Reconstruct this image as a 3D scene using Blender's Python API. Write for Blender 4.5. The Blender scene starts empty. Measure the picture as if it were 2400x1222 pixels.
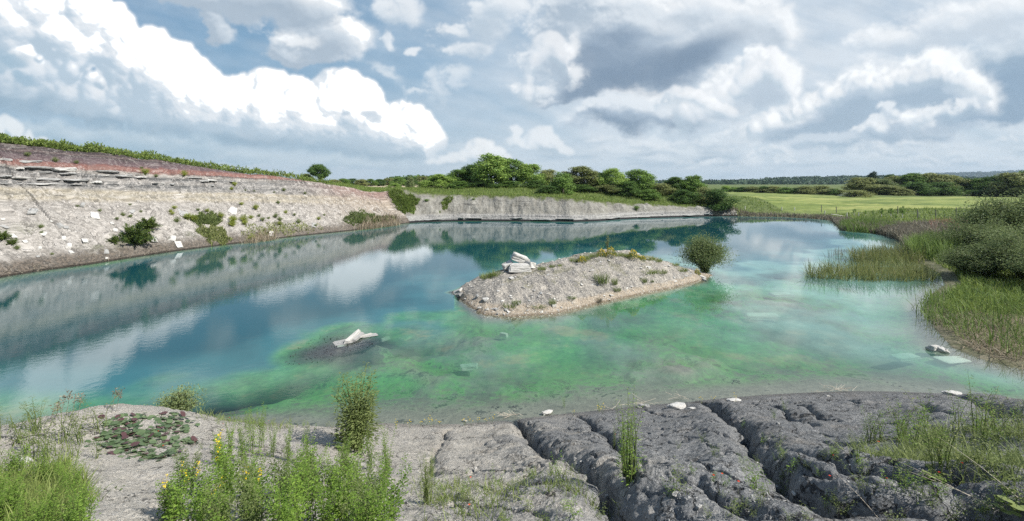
import bpy, math, random
import numpy as np
from mathutils import Vector, Matrix

rng = np.random.default_rng(7)
random.seed(7)
scene = bpy.context.scene
COL = scene.collection
R = math.radians

# ---------------------------------------------------------------- camera
EYE = 7.0            # height of the eye above the water
F = 1000.0           # focal length in photo pixels (photo is 2400 wide)
HOR = 430.0          # row of the horizon
cam = bpy.data.cameras.new('camera')
cam_o = bpy.data.objects.new('camera', cam)
COL.objects.link(cam_o)
cam_o.location = (0, 0, EYE)
cam_o.rotation_euler = (R(90), 0, 0)
cam.sensor_width = 36.0
cam.lens = 36.0 * F / 2400.0
cam.shift_y = -(611.0 - HOR) / 2400.0
cam.clip_start = 0.05
cam.clip_end = 30000
scene.camera = cam_o

def uv(px, py):
    return (px - 1200.0) / F, (HOR - py) / F

def at(px, py, d):
    u, v = uv(px, py)
    return Vector((u * d, d, EYE + v * d))

def on_z(px, py, z=0.0):
    u, v = uv(px, py)
    d = (z - EYE) / v
    return (u * d, d)

# ---------------------------------------------------------------- noise
def _hash(ix, iy, seed):
    h = ix.astype(np.int32).astype(np.uint32) * np.uint32(0x8da6b343) ^ iy.astype(np.int32).astype(np.uint32) * np.uint32(0xd8163841) ^ np.uint32((seed * 0x9e3779b1) & 0xffffffff)
    h ^= h >> np.uint32(16); h *= np.uint32(0x7feb352d); h ^= h >> np.uint32(15); h *= np.uint32(0x846ca68b); h ^= h >> np.uint32(16)
    return h

def vnoise(x, y, seed=0):
    """gradient noise, about 0..1"""
    x = np.asarray(x, float); y = np.asarray(y, float)
    ix = np.floor(x); iy = np.floor(y)
    fx = x - ix; fy = y - iy
    ux = fx * fx * fx * (fx * (fx * 6 - 15) + 10); uy = fy * fy * fy * (fy * (fy * 6 - 15) + 10)
    def g(dx, dy):
        h = _hash(ix + dx, iy + dy, seed)
        a = (h & np.uint32(1023)).astype(np.int32)
        return _GC[a] * (fx - dx) + _GS[a] * (fy - dy)
    a, b, c, d = g(0, 0), g(1, 0), g(0, 1), g(1, 1)
    return .5 + .85 * ((a + (b - a) * ux) * (1 - uy) + (c + (d - c) * ux) * uy)
_GC = np.cos(np.arange(1024) * 2 * np.pi / 1024); _GS = np.sin(np.arange(1024) * 2 * np.pi / 1024)

_ROT = [(math.cos(k * 1.1), math.sin(k * 1.1)) for k in range(8)]
def fbm(x, y, oct=4, seed=0, gain=0.5):
    s = 0.0; a = 1.0; t = 0.0
    for i in range(oct):
        c, q = _ROT[i % 8]
        s = s + a * vnoise((x * c - y * q) * 2.03 ** i + 17.3 * i, (x * q + y * c) * 2.03 ** i - 9.1 * i, seed + i)
        t += a; a *= gain
    return s / t - 0.5

def sstep(a, b, x):
    t = np.clip((np.asarray(x, float) - a) / (b - a), 0, 1)
    return t * t * (3 - 2 * t)

# ---------------------------------------------------------------- objects, tags
def tag(o, label=None, cat=None, group=None, kind=None):
    if label: o['label'] = label
    if cat: o['category'] = cat
    if group: o['group'] = group
    if kind: o['kind'] = kind
    return o

def mesh_np(name, verts, faces_flat, loop_totals, mat=None, smooth=False):
    me = bpy.data.meshes.new(name)
    verts = np.asarray(verts, np.float32).reshape(-1, 3)
    faces_flat = np.asarray(faces_flat, np.int32).ravel()
    lt = np.asarray(loop_totals, np.int32)
    me.vertices.add(len(verts)); me.vertices.foreach_set('co', verts.ravel())
    me.loops.add(len(faces_flat)); me.loops.foreach_set('vertex_index', faces_flat)
    me.polygons.add(len(lt))
    ls = np.zeros(len(lt), np.int32); ls[1:] = np.cumsum(lt)[:-1]
    me.polygons.foreach_set('loop_start', ls)
    me.polygons.foreach_set('loop_total', lt)
    me.update(calc_edges=True)
    me.polygons.foreach_set('use_smooth', np.full(len(lt), bool(smooth)))
    if mat is not None:
        for m in (mat if isinstance(mat, (list, tuple)) else [mat]):
            me.materials.append(m)
    me.validate()
    return me

def link(name, me, parent=None, loc=None):
    o = bpy.data.objects.new(name, me)
    COL.objects.link(o)
    if parent is not None: o.parent = parent
    if loc is not None: o.location = loc
    return o

def empty(name, loc=(0, 0, 0), rz=0.0, scale=1.0):
    o = bpy.data.objects.new(name, None)
    COL.objects.link(o)
    o.location = loc; o.rotation_euler = (0, 0, rz)
    o.scale = (scale,) * 3 if np.isscalar(scale) else scale
    o.empty_display_size = 0.1
    return o

def copy_tree(o):
    c = o.copy(); COL.objects.link(c)
    for ch in o.children:
        k = ch.copy(); COL.objects.link(k); k.parent = c
        for g in ch.children:
            q = g.copy(); COL.objects.link(q); q.parent = k
    return c

class MB:
    """collects pieces of geometry into one mesh"""
    def __init__(self):
        self.v = []; self.f = []; self.lt = []; self.mi = []; self.n = 0
    def add(self, verts, faces, mi=0):
        verts = np.asarray(verts, float).reshape(-1, 3)
        faces = np.asarray(faces, np.int64)
        self.v.append(verts)
        self.f.append((faces + self.n).ravel())
        self.lt.append(np.full(len(faces), faces.shape[1], np.int32))
        self.mi.append(np.full(len(faces), mi, np.int32))
        self.n += len(verts)
    def mesh(self, name, mat, smooth=False):
        if not self.v:
            return mesh_np(name, np.zeros((0, 3)), [], [], mat)
        me = mesh_np(name, np.concatenate(self.v), np.concatenate(self.f), np.concatenate(self.lt), mat, smooth)
        mi = np.concatenate(self.mi)
        if mi.any() and len(me.polygons) == len(mi):
            me.polygons.foreach_set('material_index', mi)
        return me
    def build(self, name, mat, parent=None, smooth=False):
        return link(name, self.mesh(name, mat, smooth), parent)

def unit(a):
    return a / np.maximum(np.linalg.norm(a, axis=-1, keepdims=True), 1e-9)

def leaves(mb, pos, direc, nor, length, width, mi=0, fold=0.12):
    """diamond leaf cards: base at pos, pointing along direc, face normal about nor"""
    pos = np.asarray(pos, float); n = len(pos)
    direc = unit(direc); side = unit(np.cross(direc, nor)); up = np.cross(side, direc)
    L = np.broadcast_to(np.asarray(length, float), (n,))[:, None]
    W = np.broadcast_to(np.asarray(width, float), (n,))[:, None]
    v = np.empty((n, 4, 3))
    v[:, 0] = pos
    v[:, 1] = pos + direc * L * 0.45 + side * W * 0.5 + up * L * fold
    v[:, 2] = pos + direc * L
    v[:, 3] = pos + direc * L * 0.45 - side * W * 0.5 + up * L * fold
    mb.add(v.reshape(-1, 3), np.arange(n * 4).reshape(n, 4), mi)

def blades(mb, pos, height, width, lean, az, mi=0, seg=3, curve=1.6):
    """grass / reed blades: tapered bent strips"""
    pos = np.asarray(pos, float); n = len(pos)
    height = np.broadcast_to(np.asarray(height, float), (n,)); width = np.broadcast_to(np.asarray(width, float), (n,))
    lean = np.broadcast_to(np.asarray(lean, float), (n,))
    dx = np.cos(az); dy = np.sin(az)
    fa = rng.uniform(0, 2 * np.pi, n)
    sx, sy = np.cos(fa), np.sin(fa)
    k = seg * 2 + 1
    v = np.empty((n, k, 3))
    for i in range(seg + 1):
        t = i / seg
        off = lean * height * t ** curve
        cx = pos[:, 0] + dx * off; cy = pos[:, 1] + dy * off
        cz = pos[:, 2] + height * (t - 0.35 * np.minimum(lean, 1.5) * t ** 2)
        if i < seg:
            w = width * 0.5 * (1 - 0.55 * t)
            v[:, 2 * i] = np.stack([cx - sx * w, cy - sy * w, cz], -1)
            v[:, 2 * i + 1] = np.stack([cx + sx * w, cy + sy * w, cz], -1)
        else:
            v[:, 2 * seg] = np.stack([cx, cy, cz], -1)
    base = (np.arange(n) * k)[:, None]
    V = v.reshape(-1, 3)
    quads = np.concatenate([np.stack([base[:, 0] + 2 * i, base[:, 0] + 2 * i + 1, base[:, 0] + 2 * i + 3, base[:, 0] + 2 * i + 2], -1) for i in range(seg - 1)]) if seg > 1 else np.zeros((0, 4), int)
    tris = np.stack([base[:, 0] + 2 * (seg - 1), base[:, 0] + 2 * (seg - 1) + 1, base[:, 0] + 2 * seg], -1)
    n0 = mb.n
    mb.v.append(V); mb.n += len(V)
    for fs in (quads, tris):
        if len(fs):
            mb.f.append((fs + n0).ravel()); mb.lt.append(np.full(len(fs), fs.shape[1], np.int32)); mb.mi.append(np.full(len(fs), mi, np.int32))

def tube(mb, pts, radii, sides=6, mi=0):
    pts = np.asarray(pts, float); m = len(pts)
    radii = np.broadcast_to(np.asarray(radii, float), (m,))
    tan = np.gradient(pts, axis=0); tan = unit(tan)
    ref = np.array([0.31, 0.17, 0.93]) if abs(tan[0, 2]) < 0.9 else np.array([1.0, 0.1, 0])
    a = unit(np.cross(tan, ref)); b = np.cross(tan, a)
    ang = np.arange(sides) * 2 * np.pi / sides
    v = pts[:, None] + radii[:, None, None] * (np.cos(ang)[None, :, None] * a[:, None] + np.sin(ang)[None, :, None] * b[:, None])
    fs = []
    for i in range(m - 1):
        for j in range(sides):
            q = (j + 1) % sides
            fs.append((i * sides + j, i * sides + q, (i + 1) * sides + q, (i + 1) * sides + j))
    mb.add(v.reshape(-1, 3), fs, mi)
    if sides > 2:
        mb.add(v[-1], [tuple(range(sides))], mi)
        mb.add(v[0], [tuple(range(sides))[::-1]], mi)

# ---------------------------------------------------------------- node helper
class S:
    """socket wrapper: arithmetic on it adds Math nodes"""
    def __init__(self, t, s): self.t = t; self.s = s
    def _m(self, op, *args, clamp=False):
        n = self.t.nodes.new('ShaderNodeMath'); n.operation = op; n.use_clamp = clamp
        for i, a in enumerate(args):
            if isinstance(a, S): self.t.links.new(a.s, n.inputs[i])
            else: n.inputs[i].default_value = float(a)
        return S(self.t, n.outputs[0])
    def __add__(a, b): return a._m('ADD', a, b)
    __radd__ = __add__
    def __sub__(a, b): return a._m('SUBTRACT', a, b)
    def __rsub__(a, b): return a._m('SUBTRACT', b, a)
    def __mul__(a, b): return a._m('MULTIPLY', a, b)
    __rmul__ = __mul__
    def __truediv__(a, b): return a._m('DIVIDE', a, b)
    def __rtruediv__(a, b): return a._m('DIVIDE', b, a)
    def __neg__(a): return a._m('MULTIPLY', a, -1)
    def max(a, b): return a._m('MAXIMUM', a, b)
    def min(a, b): return a._m('MINIMUM', a, b)
    def abs(a): return a._m('ABSOLUTE', a)
    def pow(a, b): return a._m('POWER', a, b)
    def exp(a): return a._m('EXPONENT', a)
    def clamp(a): return a._m('ADD', a, 0.0, clamp=True)
    def step(a, lo, hi, inter='SMOOTHSTEP', o0=0.0, o1=1.0):
        n = a.t.nodes.new('ShaderNodeMapRange'); n.interpolation_type = inter
        a.t.links.new(a.s, n.inputs['Value'])
        n.inputs['From Min'].default_value = lo; n.inputs['From Max'].default_value = hi
        n.inputs['To Min'].default_value = o0; n.inputs['To Max'].default_value = o1
        return S(a.t, n.outputs['Result'])

class NB:
    def __init__(self, tree): self.t = tree
    def node(self, kind, **kw):
        n = self.t.nodes.new(kind)
        for k, v in kw.items(): setattr(n, k, v)
        return n
    def set(self, inp, v):
        if isinstance(v, S): self.t.links.new(v.s, inp)
        elif isinstance(v, bpy.types.NodeSocket): self.t.links.new(v, inp)
        elif v is not None:
            if hasattr(inp.default_value, '__len__') and not np.isscalar(v):
                v = tuple(v)
                if len(inp.default_value) == 4 and len(v) == 3: v = v + (1.0,)
            inp.default_value = v
    def vec(self, x, y, z=0.0):
        n = self.node('ShaderNodeCombineXYZ')
        for i, a in enumerate((x, y, z)): self.set(n.inputs[i], a)
        return S(self.t, n.outputs[0])
    def xyz(self, v):
        n = self.node('ShaderNodeSeparateXYZ'); self.set(n.inputs[0], v)
        return [S(self.t, n.outputs[i]) for i in range(3)]
    def pos(self): return S(self.t, self.node('ShaderNodeNewGeometry').outputs['Position'])
    def island(self): return S(self.t, self.node('ShaderNodeNewGeometry').outputs['Random Per Island'])
    def objrand(self): return S(self.t, self.node('ShaderNodeObjectInfo').outputs['Random'])
    def attr(self, name): return S(self.t, self.node('ShaderNodeAttribute', attribute_name=name).outputs['Fac'])
    def noise(self, v, scale=1.0, detail=4.0, rough=0.5, dist=0.0, dim='3D'):
        n = self.node('ShaderNodeTexNoise', noise_dimensions=dim)
        if v is not None: self.set(n.inputs['Vector'], v)
        n.inputs['Scale'].default_value = scale; n.inputs['Detail'].default_value = detail
        n.inputs['Roughness'].default_value = rough; n.inputs['Distortion'].default_value = dist
        return S(self.t, n.outputs['Fac'])
    def voro(self, v, scale=1.0, feature='F1', detail=0.0, rough=0.5, dim='3D', rnd=1.0, out='Distance', smooth=None):
        n = self.node('ShaderNodeTexVoronoi', voronoi_dimensions=dim, feature=feature)
        if hasattr(n, 'normalize'): n.normalize = True
        if v is not None: self.set(n.inputs['Vector'], v)
        n.inputs['Scale'].default_value = scale
        if 'Detail' in n.inputs: n.inputs['Detail'].default_value = detail; n.inputs['Roughness'].default_value = rough
        n.inputs['Randomness'].default_value = rnd
        if smooth is not None and 'Smoothness' in n.inputs: n.inputs['Smoothness'].default_value = smooth
        return S(self.t, n.outputs[out])
    def curve(self, x, pts, lo, hi):
        """piecewise-linear function y(x) by a Float Curve; x in lo..hi, y in 0..1 scaled back"""
        ys = [p[1] for p in pts]; y0, y1 = min(ys), max(ys); y1 = y1 if y1 > y0 else y0 + 1
        n = self.node('ShaderNodeFloatCurve')
        c = n.mapping.curves[0]
        P = [((px - lo) / (hi - lo), (py - y0) / (y1 - y0)) for px, py in pts]
        c.points[0].location = P[0]; c.points[1].location = P[-1]
        for p in P[1:-1]: c.points.new(*p)
        for p in c.points: p.handle_type = 'VECTOR'
        n.mapping.update()
        self.set(n.inputs['Value'], ((x - lo) / (hi - lo)).clamp())
        return S(self.t, n.outputs[0]) * (y1 - y0) + y0
    def mix(self, f, a, b, blend='MIX'):
        n = self.node('ShaderNodeMix', data_type='RGBA', blend_type=blend)
        self.set(n.inputs[0], f); self.set(n.inputs[6], a); self.set(n.inputs[7], b)
        return S(self.t, n.outputs[2])
    def ramp(self, x, stops, inter='LINEAR'):
        n = self.node('ShaderNodeValToRGB'); cr = n.color_ramp; cr.interpolation = inter
        while len(cr.elements) < len(stops): cr.elements.new(0.5)
        for e, (p, c) in zip(cr.elements, stops):
            e.position = p; e.color = tuple(c) + (1.0,) if len(c) == 3 else c
        self.set(n.inputs[0], x)
        return S(self.t, n.outputs[0])
    def bump(self, h, strength=0.5, dist=0.1, normal=None):
        n = self.node('ShaderNodeBump'); n.inputs['Strength'].default_value = strength; n.inputs['Distance'].default_value = dist
        self.set(n.inputs['Height'], h)
        if normal is not None: self.set(n.inputs['Normal'], normal)
        return S(self.t, n.outputs[0])

def new_mat(name):
    m = bpy.data.materials.new(name); m.use_nodes = True
    t = m.node_tree; t.nodes.clear()
    out = t.nodes.new('ShaderNodeOutputMaterial')
    return m, NB(t), out

def principled(nb, out, color, rough=0.9, normal=None, spec=0.2):
    p = nb.node('ShaderNodeBsdfPrincipled')
    nb.set(p.inputs['Base Color'], color); nb.set(p.inputs['Roughness'], rough)
    p.inputs['Specular IOR Level'].default_value = spec
    if normal is not None: nb.set(p.inputs['Normal'], normal)
    nb.t.links.new(p.outputs[0], out.inputs['Surface'])
    return p
# ---------------------------------------------------------------- clouds, computed over sky directions
# canvas in tangent coordinates of the northern sky: column = 1200 + 1000*x/y, row = 430 - 1000*z/y
CX0, CX1, CY0, CY1, CST = -500, 2900, -620, 446, 2.0
def lin(c): return np.array([((v / 255.0) / 12.92 if v / 255.0 <= 0.04045 else ((v / 255.0 + 0.055) / 1.055) ** 2.4) for v in c])

def box_blur(a, r):
    r = int(r)
    if r < 1: return a
    for ax in (0, 1):
        p = np.concatenate([np.repeat(np.take(a, [0], ax), r + 1, ax), a, np.repeat(np.take(a, [-1], ax), r, ax)], ax)
        c = np.cumsum(p, ax)
        n = 2 * r + 1
        hi = np.take(c, np.arange(n, n + a.shape[ax]), ax); lo = np.take(c, np.arange(0, a.shape[ax]), ax)
        a = (hi - lo) / n
    return a
def blur(a, r): return box_blur(box_blur(a, r), max(1, int(r * 0.7)))
def shift(a, dx, dy):
    """value found dx, dy photo pixels away"""
    ix, iy = int(round(dx / CST)), int(round(dy / CST))
    p = max(abs(ix), abs(iy))
    q = np.pad(a, p, mode='edge')
    return q[p + iy:p + iy + a.shape[0], p + ix:p + ix + a.shape[1]]

def make_clouds():
    r_ = np.random.default_rng(11)
    xs = np.arange(CX0, CX1, CST); ys = np.arange(CY0, CY1, CST)
    X, Y = np.meshgrid(xs, ys)
    nM = fbm(X / 150, Y / 105, 7, 3, 0.55); nM2 = fbm(X / 150 + 40, Y / 105 + 9, 7, 13, 0.55)
    nF = fbm(X / 46, Y / 38, 6, 31, 0.66); nF2 = fbm(X / 46 + 7, Y / 38 + 3, 6, 47, 0.66)
    nL = fbm(X / 420, Y / 240, 5, 23, 0.5)
    wX = X + nM * 110 + nF * 34; wY = Y + nM2 * 80 + nF2 * 26
    img = np.empty(X.shape + (3,))
    # clear sky
    t = np.clip((430 - Y) / 460, 0, 1)[..., None]
    stops = [(0, (182, 202, 217)), (.25, (158, 188, 209)), (.55, (138, 174, 202)), (1.0, (122, 160, 193))]
    img[:] = lin(stops[0][1])
    for (a, ca), (b, cb) in zip(stops, stops[1:]):
        k = np.clip((t - a) / (b - a), 0, 1); img = img * (1 - k) + lin(cb) * k
    def over(mask, c):
        nonlocal img
        c = lin(c) if not isinstance(c, np.ndarray) else c
        m = np.clip(mask, 0, 1)[..., None]
        img = img * (1 - m) + c * m
    # veil of high cloud
    st = fbm((X * 0.9 + Y * 0.9) / 330, (Y * 1.0 - X * 0.30) / 70, 7, 61, 0.58)
    st2 = fbm((X - Y * .5) / 200, (Y + X * .2) / 90, 6, 71, 0.55)
    va = np.interp(X, [-500, 0, 700, 950, 1180, 1500, 2400, 2900], [.3, .12, .10, .22, .55, .84, .86, .8])
    va = np.maximum(va, 0.62 * sstep(300, 430, Y))
    over(np.clip(va + (st * 1.5 + st2 * 0.5) * (0.35 + va * .4), 0, 1), (219, 229, 238))

    def field(blobs, warp=1.0, fine=1.0):
        f = np.zeros_like(X)
        for b in blobs:
            cx, cy, rx, ry = b[:4]; rot = R(b[4]) if len(b) > 4 else 0
            ax = X + (wX - X) * warp - cx; ay = Y + (wY - Y) * warp - cy
            c, s = math.cos(rot), math.sin(rot)
            ax, ay = ax * c + ay * s, ay * c - ax * s
            f = np.maximum(f, np.exp(-((ax / rx) ** 2 + (ay / ry) ** 2)))
        return f + nF * 0.42 * fine + nM * 0.25
    def soft_cloud(blobs, light, body, base, lo=.30, hi=.62, k=1.0, warp=1.0, fine=1.0, lit=1.0):
        """a billowing cloud: thin edges light, thick middle grey, tops lit from the upper right"""
        f = field(blobs, warp, fine)
        a = sstep(lo, hi, f) * k
        fb = blur(f, 5)
        rel = (fb - shift(fb, 16, -22)) * 2.4 + (f - shift(f, 5, -7)) * 2.0      # > 0 where it is thinner towards the sun
        th = blur(sstep(lo, 1.0, f), 6)
        up = blur(sstep(lo, hi, shift(f, 30, -60)), 8)             # how much cloud is above: shade
        dk = np.clip(th * 0.55 + up * 0.55 - rel * 0.55 * lit, 0, 1)[..., None]
        c = np.where(dk < .5, lin(light) + (lin(body) - lin(light)) * (dk * 2), lin(body) + (lin(base) - lin(body)) * (dk * 2 - 1))
        over(a, c)
    W = (248, 251, 253); P = (228, 236, 243); G = (176, 192, 208); D = (146, 166, 186)
    # ---- right half, far to near
    soft_cloud([(2320, 40, 330, 60, -14), (2100, 90, 120, 40, -10), (2480, 100, 200, 70)], W, P, (205, 217, 228), .3, .8, .8)
    soft_cloud([(2370, 170, 230, 90, -8), (2330, 255, 190, 40, -12), (2640, 200, 300, 120)], (222, 232, 240), (158, 181, 201), (144, 169, 192), .25, .7, .95, lit=.6)
    soft_cloud([(2020, 240, 150, 72, -22), (2170, 185, 110, 62, -22), (1880, 285, 150, 38, -10), (2080, 310, 190, 36, -6), (2250, 225, 90, 60)], W, (194, 208, 222), (168, 188, 206), .18, .5, 1.0, .7, lit=1.3)
    soft_cloud([(2050, 350, 170, 22, -6), (1940, 330, 110, 22)], (214, 225, 235), (178, 198, 214), (165, 187, 206), .3, .8, .8, lit=.6)
    soft_cloud([(2180, 274, 64, 20, -20), (2265, 243, 38, 12, -30)], W, (226,234,241), (196, 210, 223), .3, .75, .85)
    soft_cloud([(2060, 298, 42, 14, -18), (2098, 268, 20, 22), (2010, 312, 24, 8)], (240,245,249), P, (190, 206, 221), .34, .8, .85)
    # great grey cloud
    soft_cloud([(1300, 70, 70, 130), (1340, 160, 70, 80), (1290, 210, 90, 24), (1400, 20, 200, 70)], W, P, (180, 196, 211), .25, .6, .97)
    soft_cloud([(1760, 50, 110, 80), (1820, 60, 60, 60), (1600, 20, 200, 60)], W, (224, 233, 241), (196, 209, 221), .3, .7, .9)
    soft_cloud([(1810, 180, 70, 70), (1730, 215, 130, 55, -10), (1580, 235, 130, 36), (1460, 215, 60, 20)], W, (226, 235, 242), (190, 205, 219), .28, .55, .97)
    soft_cloud([(1420, 130, 130, 110), (1580, 130, 230, 80, -16), (1390, 205, 120, 36, -4), (1300, 228, 70, 12), (1480, 60, 140, 50)], (226, 234, 241), (176, 192, 208), (138, 158, 179), .2, .85, .93, lit=.7)
    f = field([(1590, 140, 170, 48, -20), (1450, 190, 120, 30, -10)], 1.0, .6); over(sstep(.15, 1.0, f) * .85, (128, 149, 171))
    soft_cloud([(1490, 268, 140, 46, -2), (1630, 268, 130, 34, -8), (1420, 262, 70, 30)], (232, 239, 245), (170, 187, 204), (134, 155, 176), .22, .68, .94, lit=.9)
    soft_cloud([(1690, 205, 80, 30, -14), (1790, 140, 50, 36), (1590, 224, 60, 18), (1340, 110, 30, 40), (1350, 175, 40, 30)], W, (236,242,246), (214, 225, 235), .35, .95, .85)
    soft_cloud([(1540, 340, 110, 22, -2), (1660, 345, 120, 34)], (226, 235, 242), (186, 203, 218), (160, 182, 201), .32, .8, .85)
    soft_cloud([(1740, 330, 60, 50), (1700, 372, 120, 16), (1850, 384, 30, 12)], (236, 242, 247), (214, 225, 235), (188, 205, 219), .36, .75, .85)
    # ---- heaped cumulus built from many overlapping puffs, lit from the upper right
    def cumulus(topline, botline, n, rmin, rmax, seed, basec, whitec=(253, 254, 255), midc=(214, 226, 236), shade_at=.62, fade=14, k_=1.0, relief=1.25):
        q = np.random.default_rng(seed)
        tx = [p[0] for p in topline]; ty = [p[1] for p in topline]; bx = [p[0] for p in botline]; by = [p[1] for p in botline]
        lo, hi = tx[0], tx[-1]
        Hh = np.full(X.shape, -1e3)
        px = q.uniform(lo, hi, n); rr = rmin * (rmax / rmin) ** (q.random(n) ** 2.1)
        tp = np.interp(px, tx, ty); bt = np.interp(px, bx, by)
        v = q.random(n) ** 1.25
        py = tp + rr * .82 + v * np.maximum(bt - tp - rr * 1.4, 0)
        ok = bt - tp > rr * 1.1
        zc = 40 * np.sin(np.clip(v, 0, 1) * np.pi * .8) - rr * 0.55 + q.normal(0, 8, n)
        wx_, wy_ = nF * 24 + nM * 16, nF2 * 22 + nM2 * 14
        for a, b, r0, z0 in zip(px[ok], py[ok], rr[ok], zc[ok]):
            i0 = max(int((b - r0 - 36 - CY0) / CST), 0); i1 = min(int((b + r0 + 36 - CY0) / CST) + 1, X.shape[0])
            j0 = max(int((a - r0 - 36 - CX0) / CST), 0); j1 = min(int((a + r0 + 36 - CX0) / CST) + 1, X.shape[1])
            if i1 <= i0 or j1 <= j0: continue
            s = (slice(i0, i1), slice(j0, j1))
            d2 = (X[s] + wx_[s] - a) ** 2 + (Y[s] + wy_[s] - b) ** 2
            h = np.where(d2 < r0 * r0, np.sqrt(np.maximum(r0 * r0 - d2, 0)) * 1.0 + z0, -1e3)
            Hh[s] = np.maximum(Hh[s], h)
        m = (Hh > -500).astype(float)
        a = np.clip(blur(m, 1), 0, 1)
        bot = np.interp(X + nM * 80, bx, by)
        a = a * (1 - sstep(-8 - fade, fade, Y - bot + nM2 * 40 + nF * 14)) * k_
        Hf = np.where(Hh > -500, Hh, blur(np.where(Hh > -500, Hh, -30), 8))
        Hf = blur(Hf, 1) * 0.45 + blur(Hf, 3) * 0.25 + blur(Hf, 9) * .3 + nF * 4.5 * rmax / 80 + nM * 14 * rmax / 80
        gx = np.gradient(Hf, CST, axis=1); gy = np.gradient(Hf, CST, axis=0)
        nz = 1 / np.sqrt(1 + gx * gx + gy * gy)
        L = np.array([.42, -.50, .76])
        lam = np.clip((-gx * L[0] - gy * L[1] + L[2]) * nz, 0, 1)
        lam = lam * .7 + blur(lam, 2) * .3
        top = np.interp(X, tx, ty)
        tt = np.clip((Y - top) / np.maximum(bot - top, 20), 0, 1)
        sh = np.clip(sstep(shade_at - .32, 1.0, tt + nM * .7 + nL * .5) * .75 + (0.80 - lam) * relief, 0, 1)
        sb = sstep(.80, 1.0, tt + nM * .35 + nF * .15)
        c = lin(whitec) + (lin(midc) - lin(whitec)) * np.clip(sh * 1.5, 0, 1)[..., None]
        k = np.clip(sh * 1.5 - .8, 0, 1)[..., None]
        c = c + (lin((176, 197, 213)) - c) * k
        c = c + (lin(basec) - c) * (sb * .88)[..., None]
        over(a, c)
    TL = lambda pts, dy: [(a, b + dy) for a, b in pts]
    r1 = [(1770, 276), (1830, 246), (1860, 232), (1905, 214), (1940, 196), (1970, 190), (2000, 170), (2022, 162), (2045, 176), (2080, 166), (2100, 160), (2130, 158), (2165, 146), (2195, 134), (2205, 150), (2240, 160), (2290, 176), (2316, 186), (2318, 214)]
    cumulus(r1, TL(r1, 62), 420, 5, 26, 31, (190, 206, 221), (250, 252, 253), (220, 230, 239), .35, 34, .92, 1.0)
    r2 = [(1600, 236), (1660, 212), (1700, 190), (1740, 160), (1765, 135), (1785, 116), (1805, 110), (1830, 128), (1842, 150), (1852, 185), (1862, 205), (1858, 240)]
    cumulus(r2, TL(r2, 90), 420, 6, 34, 32, (200, 213, 226), (249, 251, 253), (224, 233, 241), .4, 45, .85, .9)
    r3 = [(1545, 240), (1555, 216), (1580, 204), (1612, 200), (1640, 212), (1660, 226), (1690, 238), (1720, 246)]
    cumulus(r3, TL(r3, 44), 160, 5, 20, 33, (205, 217, 228), (248, 250, 252), (224, 233, 241), .4, 26, .9, .9)
    r4 = [(1236, 190), (1262, 100), (1290, 66), (1312, 100), (1340, 104), (1344, 140), (1336, 170), (1330, 200)]
    cumulus(r4, TL(r4, 80), 200, 5, 26, 34, (190, 205, 219), (249, 251, 253), (222, 231, 239), .4, 40, .8, .9)
    for q_, sd_ in (([(2140, 290), (2160, 274), (2200, 256), (2226, 252), (2240, 262), (2262, 246), (2290, 228), (2292, 244)], 35), ([(2010, 306), (2030, 284), (2044, 282), (2060, 296), (2076, 290), (2082, 262), (2098, 257), (2112, 270), (2108, 300)], 36)):
        cumulus(q_, TL(q_, 24), 110, 4, 15, sd_, (176, 195, 212), (243, 247, 250), (214, 225, 235), .4, 14, .92, .9)
    rr_ = np.random.default_rng(77)
    for i_ in range(26):
        cx = rr_.uniform(1340, 2380); cy = rr_.uniform(330, 400); w_ = rr_.uniform(20, 70); h_ = w_ * rr_.uniform(.22, .5)
        q_ = [(cx - w_, cy), (cx - w_ * .5, cy - h_ * .7), (cx, cy - h_), (cx + w_ * .45, cy - h_ * .8), (cx + w_, cy)]
        cumulus(q_, [(cx - w_, cy + 6), (cx + w_, cy + 6)], 46, 3, 10, 100 + i_, (196, 211, 224), (236, 242, 247), (214, 225, 235), .4, 9, rr_.uniform(.35, .8), .8)
    # grey cloud over the middle left and its broken fringe
    soft_cloud([(620, 0, 210, 70, 6), (760, 90, 120, 60), (470, -10, 130, 50, 22), (500, 60, 60, 26, 30), (690, 130, 80, 26)], (246, 249, 251), (208, 219, 229), (178, 193, 207), .27, .55, .97)
    f = field([(640, 10, 120, 40, 6), (740, 50, 70, 24)], 1., .7); over(sstep(.3, 1., f) * .5, (166, 183, 199))
    soft_cloud([(836, 80, 30, 40), (800, 56, 26, 24), (700, 96, 70, 24)], W, W, (220, 229, 237), .3, .95, .85)
    soft_cloud([(930, 20, 75, 44), (975, 122, 40, 16), (915, 95, 24, 34), (1100, 110, 70, 30), (1060, 60, 40, 22), (1140, 50, 60, 60), (1180, 10, 60, 60)], (240, 245, 249), (222, 231, 239), (196, 211, 224), .34, .75, .9)
    soft_cloud([(1030, 205, 26, 60, 28), (1075, 190, 40, 30, -30), (990, 210, 40, 10), (900, 170, 70, 18, 25)], (238, 244, 248), (224, 233, 241), (205, 219, 230), .3, 1.1, .7)
    # ---- low banks of haze cloud near the horizon
    bd = fbm(X / 260, Y / 42, 6, 83, .55); bd2 = fbm(X / 180 + 5, Y / 30, 6, 93, .55)
    low = sstep(290, 375, Y)
    over(sstep(.0, .22, bd) * low * .8, (220, 230, 238))
    over(sstep(.02, .25, bd2) * low * .55, (164, 188, 207))

    soft_cloud([(250, 330, 420, 36, 5), (820, 392, 190, 20), (560, 372, 160, 18)], (200, 216, 227), (163, 190, 208), (148, 178, 199), .2, .8, .85, lit=.4)
    cumulus([(-480, 300), (-60, 290), (20, 268), (50, 285), (100, 322)], [(-480, 345), (100, 345)], 150, 8, 30, 5, (186, 206, 219), (240, 245, 248), (220, 230, 238), .8, 12, .9)
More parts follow.
